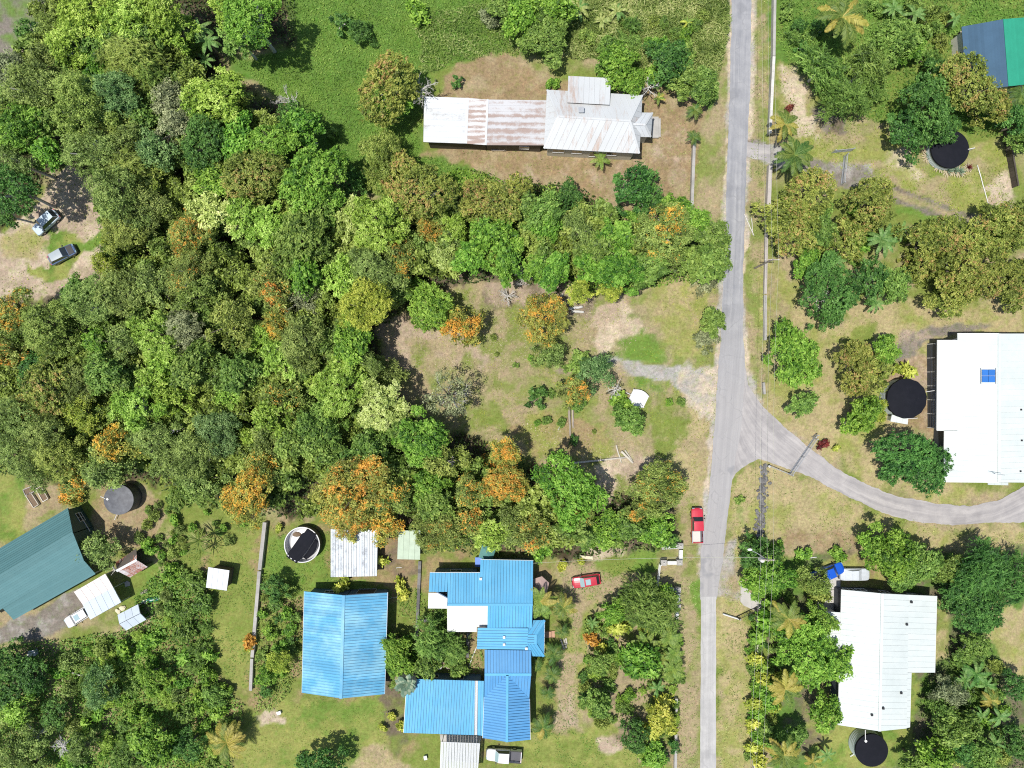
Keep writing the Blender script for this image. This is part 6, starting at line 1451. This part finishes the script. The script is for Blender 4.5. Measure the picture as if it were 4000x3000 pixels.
# ------------------------------------------------------------------ palms, ferns, bananas, agaves
def frond_mesh(seed, n=20, L=1.0, arch=.5, spread=.30, wid=.05, droop=.25, fwd=.55):
    rg = np.random.default_rng(seed); Q = []; T = []
    pt = lambda t: np.array((L*t*(1-.18*t*arch), 0, L*(.42*t - arch*t*t)))
    for i in range(7):
        a, b = pt(i/7), pt((i+1)/7); w = .014*(1.3-i/7)*L; Q.append([a+(0, -w, 0), b+(0, -w, 0), b+(0, w, 0), a+(0, w, 0)]); T.append(.75)
    for i in range(n):
        t = .10 + .9*i/(n-1); p = pt(t); tg = pt(min(1, t+.02)) - pt(t-.02); tg /= np.linalg.norm(tg)
        ll = L*spread*(math.sin(math.pi*min(1, .12+.88*t)**.9)**.6*.9 + .1)
        for s in (-1, 1):
            d = tg*fwd + np.array((0, s*1.0, -droop*rg.uniform(.5, 1.6))); d /= np.linalg.norm(d); d = d*ll*rg.uniform(.85, 1.1)
            sd = tg*wid*L*.5
            Q.append([p-sd*.4, p+d*.35-sd, p+d, p+d*.35+sd]); T.append(rg.uniform(.25, .8))
    return quad_mesh('frond', np.array(Q), np.array(T), np.zeros(len(Q)), MATS['fol_frond'])
COCO = [frond_mesh(900+i, 26, 1.0, .55+.12*i, .25, .06, .45) for i in range(3)]
ARECA = [frond_mesh(920+i, 18, 1.0, .75+.1*i, .30, .06, .2, .8) for i in range(3)]
FERN = [frond_mesh(940+i, 22, 1.0, .5+.1*i, .22, .055, .08, .25) for i in range(3)]
def blade_mesh(seed, arch=.5, w=.13, seg=7, fold=.25, tip=.3, torn=0.0):
    rg = np.random.default_rng(seed); Q = []; T = []
    pt = lambda t: np.array((t*(1-.15*arch*t), 0, .6*t - arch*t*t*1.05))
    for i in range(seg):
        t0, t1 = i/seg, (i+1)/seg; w0 = w*max(.08, math.sin(math.pi*min(1, .06+t0*.92))**tip); w1 = w*max(.02, math.sin(math.pi*min(1, .06+t1*.92))**tip)*(1 if i < seg-1 else .1)
        for s in (-1, 1):
            a, b = pt(t0), pt(t1); g = torn*rg.uniform(0, .4)
            Q.append([a, b, b+np.array((-g*.05, s*w1, -fold*w1)), a+np.array((g*.05, s*w0, -fold*w0))] if s > 0 else [b, a, a+np.array((g*.05, s*w0, -fold*w0)), b+np.array((-g*.05, s*w1, -fold*w1))]); T.append(rg.uniform(.3, .75))
    return quad_mesh('leaf', np.array(Q), np.array(T), np.zeros(len(Q)), MATS['fol_banana'])
BAN = [blade_mesh(960+i, .55+.15*i, .12, 8, .3, .35, 1.0) for i in range(3)]
AGA = [blade_mesh(980+i, .25+.1*i, .075, 4, .5, .6) for i in range(2)]
YUC = [blade_mesh(990+i, .2+.3*i, .03, 4, .3, .5) for i in range(2)]
def palm(fx, fy, r, z, n, label, meshes, mats, base=None, tr=.14, cat='palm', name='palm', part='frond', trunkmat='bark', up=(.0, .5), stems=1):
    """crown centre at picture (fx,fy), height z; base optional picture point of the foot"""
    c = PF(fx, fy, z); b = PF(*base) if base else Vector((c.x, c.y, 0)); o = empty(name, b, 0, label, cat); t = c - b; rm = r*FP*S*(H-z)/H
    mb = MB(); mb.tube([(0, 0, 0), (t.x*.25, t.y*.25, z*.4), (t.x*.7, t.y*.7, z*.78), tuple(t)], [tr*1.5, tr*1.05, tr*.95, tr*.8], 9); mb.build('trunk', MATS[trunkmat], o, True)
    for k in range(n):
        a = k*2.39996 + R.uniform(-.25, .25); tilt = R.uniform(*up)*(1 - k/n*.3); s = rm*R.uniform(.82, 1.12)
        m = mats[min(len(mats)-1, int(R.random()**1.2*len(mats)))]
        inst(part, R.choice(meshes), o, t, (0, -tilt, a), (s, s, s), MATS[m])
    return o
FY, FR, FG, DR = 'fol_frond_yellow', 'fol_frond', 'fol_frond_green', 'fol_dry'
palm(1819, 37, 62, 8, 18, 'big coconut palm with yellow drooping fronds at the top right', COCO, (FR, FY, FY), (1800, 75))
palm(1696, 268, 38, 5, 12, 'yellowing palm beside the wall above the gravel driveway', COCO, (FR, FY), (1688, 290))
palm(1716, 335, 46, 6.5, 17, 'green coconut palm with leaning grey trunk at the driveway', COCO, (FG, FR), (1671, 372), trunkmat='pale_bark')
palm(1501, 237, 22, 2.6, 13, 'small palm left of the road, upper of two', ARECA, (FG, FR), (1497, 252), .1)
palm(1498, 297, 19, 2.2, 12, 'small palm left of the road, at the top end of the wall', ARECA, (FG, FR), (1494, 310), .1)
palm(1702, 1336, 44, 6, 15, 'yellowish coconut palm left of the long white house, topmost of three', COCO, (FY, FR), (1690, 1325))
palm(1696, 1489, 44, 6, 15, 'yellowish coconut palm left of the long white house, middle of three', COCO, (FY, FR), (1686, 1478))
palm(1693, 1632, 46, 6, 16, 'yellow-green coconut palm at the bottom edge right of the lane', COCO, (FY, FR, FR), (1683, 1612))
palm(1756, 1646, 22, 2.2, 13, 'small palm at the bottom edge left of the black-topped tank', COCO, (FR, FY))
palm(1216, 1313, 32, 3.2, 20, 'golden areca palm right of the breadfruit-like tree', ARECA, (FR, FY, FG), None, .1)
palm(1214, 1365, 20, 2.2, 14, 'small dark palm beside the brick steps', ARECA, (FG, FR), None, .08)
palm(1196, 1413, 27, 2.4, 18, 'bushy palm right of the blue house, upper of the row below the steps', ARECA, (FG, FR), None, .08)
palm(1193, 1457, 24, 2.2, 17, 'bushy palm right of the blue house, middle of the row', ARECA, (FG, FR), None, .08)
palm(1183, 1499, 20, 2.0, 14, 'small palm right of the blue house, third below the steps', ARECA, (FG, FR), None, .08)
palm(1173, 1572, 32, 2.8, 20, 'wide golden-green palm at the lower right corner of the blue house', ARECA, (FR, FY, FG), None, .1)
palm(1160, 1436, 18, 2.0, 13, 'small palm tight against the east wall of the blue house', ARECA, (FG, FR), None, .08)
palm(490, 1604, 46, 3.2, 34, 'big golden bushy palm clump at the lower left', ARECA, (FR, FY, FY), None, .25, up=(-.1, .9))
palm(2142, 1513, 26, 3, 14, 'drying yellow palm among bananas, lower right', ARECA, (FY, FR), None, .1)
palm(2205, 205, 34, 4, 14, 'dark palm at the right edge below the navy-tiled house', ARECA, (FG, FR), None, .12)
for x, y, r, t in ((1396, 1390, 34, 'leftmost of four'), (1447, 1378, 30, 'topmost of four'), (1458, 1414, 28, 'rightmost of four'), (1453, 1450, 30, 'lowest of four')):
    palm(x, y, r, 3.0, 13, f'bright tree fern, {t} left of the concrete lane', FERN, ('fol_fern',), None, .12, 'tree fern', 'tree_fern')
palm(1298, 345, 26, 2.4, 8, 'bright tree fern below the south wall of the farmhouse', FERN, ('fol_fern',), None, .12, 'tree fern', 'tree_fern')
palm(1423, 212, 16, 1.8, 9, 'yellowish fern right of the farmhouse porch', FERN, ('fol_fern', FY), None, .1, 'tree fern', 'tree_fern')
palm(1166, 1300, 42, 4.0, 15, 'bright broad-fronded tree overhanging the blue house roof edge', FERN, ('fol_fern', 'fol_fern', FY), None, .14, 'tree fern', 'tree_fern')
# fan palm with pale dead skirt
o = palm(876, 1478, 26, 4.2, 16, 'fan palm with a skirt of dead white fronds between the blue roofs', [blade_mesh(1001, .35, .22, 4, .25, .3)], ('fol_agave',), None, .18, part='leaf')
for k in range(14):
    a = k*.449 + .15; s = 2.2*R.uniform(.9, 1.15); inst('dead_leaf', BAN[1], o, (0, 0, 4.1), (0, .35, a), (s, s*1.7, s), MATS['fol_dry'])
def banana(fx, fy, r, label, mats=('fol_banana',), n=9, z=2.6, meshes=BAN, cat='banana plant', name='banana_plant'):
    return palm(fx, fy, r, z, n, label, meshes, mats, None, .12, cat, name, 'leaf', up=(-.2, .35))
banana(432, 62, 30, 'banana plant in the gap left of the upper meadow, upper of two', z=5, n=11); banana(447, 88, 32, 'banana plant in the gap left of the upper meadow, lower of two', z=5, n=11)
banana(443, 130, 22, 'small banana plant below the pair left of the upper meadow', z=3)
banana(1930, 18, 28, 'banana plant at the top edge right of the big coconut palm'); banana(1975, 30, 28, 'second banana plant at the top edge, nearer the navy-tiled house'); banana(2062, 42, 20, 'small banana plant left of the navy-tiled roof corner')
banana(1906, 517, 42, 'big banana plant among brown-tinged trees, right side', n=14, z=4); banana(1945, 500, 26, 'smaller banana plant right of the big one')
banana(1892, 655, 30, 'banana plant at the lower edge of the dark trees above the right lawn', n=10); banana(1910, 625, 22, 'banana plant half hidden in dark trees above the right lawn'); banana(1802, 566, 30, 'bright banana plant above the branchy dark tree', n=10, z=4)
banana(2109, 1456, 34, 'broad-leaved plant, largest of the lower right banana patch', ('fol_banana', 'fol_dark'), 14, 2.4); banana(2085, 1470, 26, 'left neighbour of the largest lower right banana plant', ('fol_banana', 'fol_dark'), 12, 2.2); banana(2130, 1480, 26, 'right neighbour of the largest lower right banana plant', ('fol_banana', 'fol_dark'), 12, 2.2)
banana(2159, 1549, 28, 'tall banana plant near the lower right edge', z=4); banana(2150, 1606, 26, 'banana plant nearest the lower right corner', z=3.5); banana(2120, 1545, 24, 'banana plant below the drying yellow palm', z=3)
banana(1786, 1630, 22, 'banana plant left of the black-topped tank'); banana(1419, 1486, 22, 'dark banana plant below the tree ferns', ('fol_banana', 'fol_dark')); banana(1280, 1345, 18, 'thin-leaved banana plant at the track bend')
banana(2195, 235, 24, 'banana plant at the right edge under the navy-tiled house'); banana(1250, 18, 30, 'long-leaved clump at the top edge right of the bright bushes', ('fol_tallgrass', 'fol_banana'), 14, 1.6); banana(1333, 25, 26, 'second long-leaved clump at the top edge', ('fol_tallgrass', 'fol_banana'), 12, 1.5); banana(1300, 45, 22, 'third long-leaved clump, just below the top edge pair', ('fol_tallgrass',), 11, 1.4)
banana(1485, 48, 17, 'yellow-headed plant in tall grass left of the road', ('fol_croton', 'fol_fern'), 10, 1.4, name='yucca', cat='yucca')
palm(430, 1168, 36, 3.2, 24, 'spiky yucca with long narrow leaves left of the tank wall', YUC, ('fol_frond',), None, .12, 'yucca', 'yucca', 'leaf', up=(-.3, .7))
palm(435, 1190, 28, 2.4, 18, 'smaller spiky yucca just below the long-leaved one', YUC, ('fol_frond',), None, .1, 'yucca', 'yucca', 'leaf', up=(-.3, .7))
def agave(px, py, r, label, green='fol_agave'):
    o = empty('agave', P(px, py), 0, label, 'agave', 'agaves around the black-covered tank')
    for k in range(20):
        a = k*2.39996; s = r*R.uniform(.9, 1.1)*(1 - .35*k/20); inst('leaf', AGA[k % 2], o, (0, 0, .15), (0, -.15 - .9*k/20, a), (s, s, s), MATS[green])
    for k in range(15):
        a = k*.42 + R.uniform(-.1, .1); s = r*R.uniform(1.0, 1.2); inst('dry_leaf', AGA[k % 2], o, (0, 0, .1), (0, .12, a), (s, s*1.1, s*.6), MATS['fol_dry'])
for x, y, r, t, g in ((3622,580,.9,'topmost of the row','fol_agave'), (3624,614,1.05,'second from the top','fol_agave'), (3668,648,1.15,'third, the widest','fol_agave'), (3701,667,1.05,'fourth, left of the lowest pair','fol_agave'), (3727,668,1.0,'fifth along the row','fol_agave'), (3748,672,.95,'sixth along the row','fol_agave'), (3781,656,.75,'dark purple one at the right end','fol_croton_red')):
    agave(x, y, r, f'agave by the black-covered tank, {t}', g)

# ------------------------------------------------------------------ dead trees
def dead_tree(fx, fy, r, z, label, seed, base=None, mat='pale_bark', nb=7, depth=3, cat='dead tree'):
    rg = random.Random(seed); c = PF(fx, fy, z); b = PF(*base) if base else Vector((c.x, c.y, 0)); o = empty('dead_tree', b, 0, label, cat); t = c-b; rm = r*FP*S
    mb = MB(); mb.tube([(0, 0, 0), (t.x*.5+.1, t.y*.5, z*.5), (t.x, t.y, z*.8)], [.16, .12, .08], 8); mb.build('trunk', MATS[mat], o, True)
    def branch(mb, p, d, L, rad, k):
        pts = [p]; q = p.copy(); dd = d.copy()
        for i in range(3):
            dd = (dd + Vector((rg.uniform(-.35, .35), rg.uniform(-.35, .35), rg.uniform(-.15, .2)))).normalized(); q = q + dd*L/3; pts.append(q.copy())
        mb.tube(pts, [rad, rad*.85, rad*.65, rad*.4], 5)
        if k > 0:
            for i in (1, 2, 3):
                for _ in range(rg.choice((1, 2))):
                    nd = (dd + Vector((rg.uniform(-1, 1), rg.uniform(-1, 1), rg.uniform(-.2, .4)))).normalized(); branch(mb, pts[i], nd, L*rg.uniform(.4, .6), rad*.55, k-1)
    for k in range(nb):
        a = 6.283*k/nb + rg.uniform(-.3, .3); mb = MB(); branch(mb, Vector((t.x, t.y, z*rg.uniform(.62, .8))), Vector((math.cos(a), math.sin(a), rg.uniform(.1, .7))).normalized(), rm*rg.uniform(.5, .75), .07, depth-1); mb.build('branch', MATS[mat], o, True)
    return o
dead_tree(906, 187, 34, 6, 'bare grey tree at the west end of the rusty farmhouse', 5, (925, 205), nb=9)
dead_tree(968, 855, 46, 7.5, 'wispy pale dead tree standing in the clearing', 8, (1000, 898), nb=8)
dead_tree(970, 1002, 16, 9, 'small starburst of white dead branches left of the lower clearing', 9, nb=8, depth=2)
dead_tree(1333, 843, 22, 5, 'bare white branches left of the white cart', 10, (1310, 850), nb=6)
dead_tree(1403, 183, 26, 4, 'bleached bare shrub right of the bright tree behind the farmhouse', 11, nb=7)
dead_tree(620, 213, 34, 5, 'bare dry tree at the left side of the upper meadow', 12, nb=9, depth=3)
dead_tree(120, 1623, 20, 6, 'white dead crown at the bottom left', 13, nb=14, depth=3)
dead_tree(1018, 1108, 18, 7, 'white dead branches above the blue house', 14, nb=8, depth=2)
dead_tree(440, 983, 18, 9, 'bare white branches in the lower left forest', 15, nb=7, depth=2)
dead_tree(360, 930, 11, 10, 'small pale dead crown in the lower left forest', 16, nb=9, depth=2)
dead_tree(188, 977, 16, 9, 'forked white dead branches above the dusty grey tank', 17, nb=5, depth=2)
dead_tree(232, 205, 16, 10, 'bare twigs in the upper left forest', 18, nb=6, depth=2)
dead_tree(243, 1235, 16, 3, 'crooked dead trunk beside the rusty hut', 19, (243, 1215), nb=3, depth=2)
dead_tree(1776, 640, 34, 6, 'bare grey limbs poking through the branchy dark tree', 20, nb=9, depth=2)
dead_tree(1130, 600, 26, 3, 'tangle of dead brush above the clearing', 21, nb=9, depth=3)
dead_tree(1095, 640, 22, 1.2, 'pile of dead brush lying in the upper clearing', 22, nb=9, depth=3)

# ------------------------------------------------------------------ ground cover nobody could count
def scatter(poly, dens, seed, holes=()):
    pp = poly_xy(poly); lo = np.maximum(pp.min(0), (-84, -64)); hi = np.minimum(pp.max(0), (84, 64)); rg = np.random.default_rng(seed)
    n = int((hi[0]-lo[0])*(hi[1]-lo[1])*dens); x = rg.uniform(lo[0], hi[0], n); y = rg.uniform(lo[1], hi[1], n)
    k = sdist(x + (fbm(x, y, 2, seed)-.5)*2, y + (fbm(x, y, 2, seed+9)-.5)*2, pp) > .1
    for hl in holes: k &= sdist(x, y, poly_xy(hl)) < -.1
    return x[k], y[k], rg
def cover(name, label, cat, poly, dens, seed, ln, wd, zr, mat, upright=.5, holes=(), patch=None, thr=.5):
    x, y, rg = scatter(poly, dens, seed, holes)
    if patch:
        k = fbm(x, y, patch, seed+70) > thr; x = x[k]; y = y[k]
    n = len(x); c = np.stack([x, y, rg.uniform(*zr, n)*(.4+.9*fbm(x, y, 1.7, seed+5))], 1)
    nr = unit(np.array((0, 0, 1-upright)) + rg.normal(size=(n, 3))*(.35+upright*.5)); dr = rg.normal(size=(n, 3)) + np.array((0, 0, upright*1.5))
    Q = leaves(c, nr, dr, ln*rg.uniform(.6, 1.4, n), wd*rg.uniform(.6, 1.4, n), rg)
    Q[:, :, 2] = np.maximum(Q[:, :, 2], .012)
    tone = np.clip(.5 + (fbm(x, y, 3.0, seed+6)-.5)*1.1 + rg.normal(0, .18, n), 0, 1)
    return tag(inst(name, quad_mesh(name, Q, tone, np.zeros(n), MATS[mat])), label, cat, kind='stuff')
YARD = [(1640,600),(2560,330),(2740,360),(2705,860),(2480,890),(2280,790),(2080,740),(1790,640)]
HOUSE = [(1650,370),(2130,380),(2140,340),(2520,290),(2560,450),(2500,610),(1650,590)]
DIRT = [(1730,330),(1800,250),(1920,212),(2050,228),(2160,285),(2230,330),(2220,420),(1700,420)]
cover('meadow_grass', 'rough green grass of the upper meadow', 'grass', MEADOW_POLY, 26, 61, .34, .10, (.05, .22), 'fol_meadow', .35, (YARD, DIRT, HOUSE))
TG = [(2180,-60),(2850,-60),(2840,150),(2780,380),(2640,360),(2440,240),(2240,230)]
cover('tall_grass', 'tall tangled grass beside the upper road', 'grass', TG, 55, 62, .85, .10, (.2, 1.0), 'fol_tallgrass', .3)
cover('tall_grass', 'loose tall grass between meadow and farmhouse', 'grass', [(1620,60),(2200,-60),(2240,230),(2100,200),(1780,240),(1640,300)], 26, 63, .6, .09, (.15, .7), 'fol_tallgrass', .3)
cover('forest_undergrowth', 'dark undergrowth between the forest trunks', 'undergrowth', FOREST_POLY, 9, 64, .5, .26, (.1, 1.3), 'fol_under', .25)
cover('hedge_undergrowth', 'weeds and vines below the farmhouse yard', 'undergrowth', [(1790,640),(1960,700),(2240,740),(2480,890),(2700,850),(2850,960),(2830,1080),(2420,1150),(1990,1090),(1700,1000),(1640,800)], 26, 65, .34, .2, (.1, .9), 'fol_bright', .25)
cover('thicket_undergrowth', 'green scrub of the lower left thicket', 'undergrowth', [(-200,2560),(160,2500),(460,2460),(640,2180),(820,2320),(840,2620),(960,2760),(880,3100),(-200,3100)], 22, 66, .38, .2, (.1, 1.0), 'fol_meadow', .25)
cover('garden_undergrowth', 'mixed low growth in the garden left of the lane', 'undergrowth', [(2300,2420),(2420,2330),(2600,2310),(2640,2420),(2640,2940),(2480,2900),(2300,2800),(2280,2600)], 12, 67, .32, .14, (.05, .5), 'fol_meadow', .3, patch=2.5, thr=.48)
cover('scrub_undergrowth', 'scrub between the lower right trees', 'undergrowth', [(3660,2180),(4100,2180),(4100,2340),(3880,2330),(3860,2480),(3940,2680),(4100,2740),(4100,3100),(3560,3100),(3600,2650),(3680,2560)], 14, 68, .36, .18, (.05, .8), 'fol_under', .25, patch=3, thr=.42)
cover('garden_undergrowth', 'weedy beds between the blue shed and blue house', 'undergrowth', [(1520,2300),(1630,2290),(1740,2430),(1890,2480),(1880,2640),(1600,2640),(1520,2720)], 18, 69, .3, .12, (.05, .5), 'fol_meadow', .3, patch=2, thr=.45)
cover('hedge_undergrowth', 'scrub strip along the mossy wall', 'undergrowth', [(1030,2230),(1180,2300),(1180,2640),(1080,2780),(990,2800),(1000,2500)], 18, 70, .34, .16, (.1, .7), 'fol_mid', .25)
cover('wild_grass', 'grass and weeds of the upper right garden', 'grass', [(3020,-60),(4100,-60),(4100,540),(3850,540),(3560,480),(3460,470),(3300,490),(3140,330),(3060,250)], 18, 71, .45, .1, (.1, .5), 'fol_meadow', .3)
cover('lawn_weeds', 'green weed tufts over the central clearing', 'grass', [(1490,1300),(1760,1130),(2160,1140),(2800,1100),(2800,1700),(2660,2120),(2240,1880),(1900,1720),(1640,1620)], 9, 72, .2, .07, (.02, .1), 'fol_yellow', .3, patch=2.4, thr=.52)
cover('leaf_litter', 'dry leaves and sticks strewn over the clearing', 'leaf litter', [(1480,1280),(1760,1120),(2160,1120),(2340,1180),(2440,1160),(2530,1280),(2430,1400),(2300,1400),(2000,1440),(1850,1470),(1600,1440)], 9, 73, .3, .05, (.01, .05), 'fol_dry', .0)
cover('leaf_litter', 'dry twigs strewn over the lower clearing', 'leaf litter', [(2000,1640),(2340,1660),(2620,1780),(2560,1980),(2380,2060),(2240,1880)], 6, 74, .3, .05, (.01, .05), 'fol_dry', .0)
cover('lawn_tufts', 'tufts over the lawns of the right hand gardens', 'grass', [(2985,1050),(3260,1270),(3500,1150),(4100,1170),(4100,1300),(3640,1320),(3500,1440),(3480,1880),(3700,1900),(3500,1930),(3200,1770),(3000,1610)], 7, 75, .2, .06, (.02, .09), 'fol_tallgrass', .3, patch=3, thr=.5)
cover('lawn_tufts', 'tufts over the lower lawns and verges', 'grass', [(1180,2730),(1510,2720),(1520,3100),(880,3100),(1000,2800)], 9, 76, .2, .06, (.02, .09), 'fol_meadow', .3, patch=2, thr=.5)

ROADS = [[(2730,1000),(2850,-100),(2945,-100),(2920,1000),(2915,1440),(3000,1600),(3180,1760),(3460,1920),(3780,1975),(4100,1900),(4100,2045),(3720,2055),(3440,2005),(3180,1872),(2960,1795),(2850,1900),(2835,2100),(2800,2340),(2800,3100),(2730,3100),(2735,2200),(2790,1600)]]
for lab, poly, dens, mat, patch, thr, sd_ in (
    ('dry tufts over the farmhouse yard', YARD + [], 4, 'fol_tallgrass', 2.2, .53, 81),
    ('weed tufts on the verge left of the upper road', [(2720,560),(2770,430),(2850,180),(2845,1000),(2830,1100),(2705,870)], 12, 'fol_tallgrass', 1.6, .47, 82),
    ('weed tufts on the verge right of the upper road', [(2935,-60),(3010,-60),(2995,900),(2985,1560),(2912,1430),(2900,900)], 12, 'fol_tallgrass', 1.6, .47, 83),
    ('tufts on the grass island below the junction', [(2850,1885),(2975,1795),(3250,1920),(3700,2065),(4100,2050),(4100,2160),(3350,2150),(2960,2110),(2850,2070)], 10, 'fol_tallgrass', 2.0, .47, 84),
    ('tufts over the upper right lawn', [(3040,250),(3190,450),(3470,480),(3650,680),(3920,560),(3960,860),(3800,880),(3500,730),(3100,600)], 12, 'fol_yellow', 2.0, .46, 85),
    ('tufts on the lawn around the small white shed', [(640,2060),(1010,2060),(980,2700),(840,2620),(800,2400),(620,2340)], 14, 'fol_meadow', 1.8, .45, 86),
    ('tufts on the grass left of the concrete lane', [(2640,2120),(2735,2180),(2733,3100),(2640,3100)], 12, 'fol_tallgrass', 1.6, .46, 87),
    ('tufts on the grass right of the concrete lane', [(2800,2330),(2850,2060),(2955,2120),(2900,2400),(2945,2500),(2950,3100),(2800,3100)], 12, 'fol_tallgrass', 1.6, .46, 88),
    ('tufts around the red hatchback and track', [(2180,2180),(2560,2130),(2570,2260),(2440,2310),(2300,2440),(2260,2860),(2560,2900),(2640,3100),(2040,3100),(2100,2880),(2200,2500)], 12, 'fol_meadow', 1.8, .47, 89),
    ('weeds on the dirt clearing with two cars', [(0,880),(110,850),(190,720),(290,660),(400,700),(430,980),(300,1150),(0,1200)], 5, 'fol_yellow', 2.0, .53, 90),
    ('weeds in the yard of the white-rimmed tank', [(1045,2040),(1290,2080),(1300,2260),(1540,2290),(1520,2320),(1060,2320)], 16, 'fol_meadow', 1.6, .44, 91)):
    cover('lawn_tufts', lab, 'grass', poly, dens, sd_, .26, .08, (.02, .12), mat, .3, ROADS if sd_ in (82, 83, 84, 87, 88) else (), patch, thr)

# ------------------------------------------------------------------ labels of plants: which one, told by the nearest landmark
ORD = ['', 'second', 'third', 'fourth', 'fifth', 'sixth', 'seventh', 'eighth', 'ninth', 'tenth', 'eleventh', 'twelfth']
def direction(dx, dy):
    a = math.degrees(math.atan2(-dy, dx)) % 360
    return ['right of', 'up-right of', 'above', 'up-left of', 'left of', 'down-left of', 'below', 'down-right of'][int((a+22.5)//45) % 8]
groups = {}
for o, desc, fx, fy in PLANTS:
    nm, lx, ly = min(LAND, key=lambda l: (l[1]-fx)**2 + (l[2]-fy)**2)
    groups.setdefault((desc, direction(fx-lx, fy-ly), nm), []).append((math.hypot(fx-lx, fy-ly), o))
for (desc, dr, nm), lst in groups.items():
    lst.sort(key=lambda t: t[0])
    for k, (_, o) in enumerate(lst):
        if len(lst) == 1: o['label'] = f'{desc} {dr} {nm}'
        else: o['label'] = (f'{desc} {dr} {nm}, the nearest such' if k == 0 else f'{desc} {dr} {nm}, {ORD[k] if k < 12 else "farthest"} nearest such')
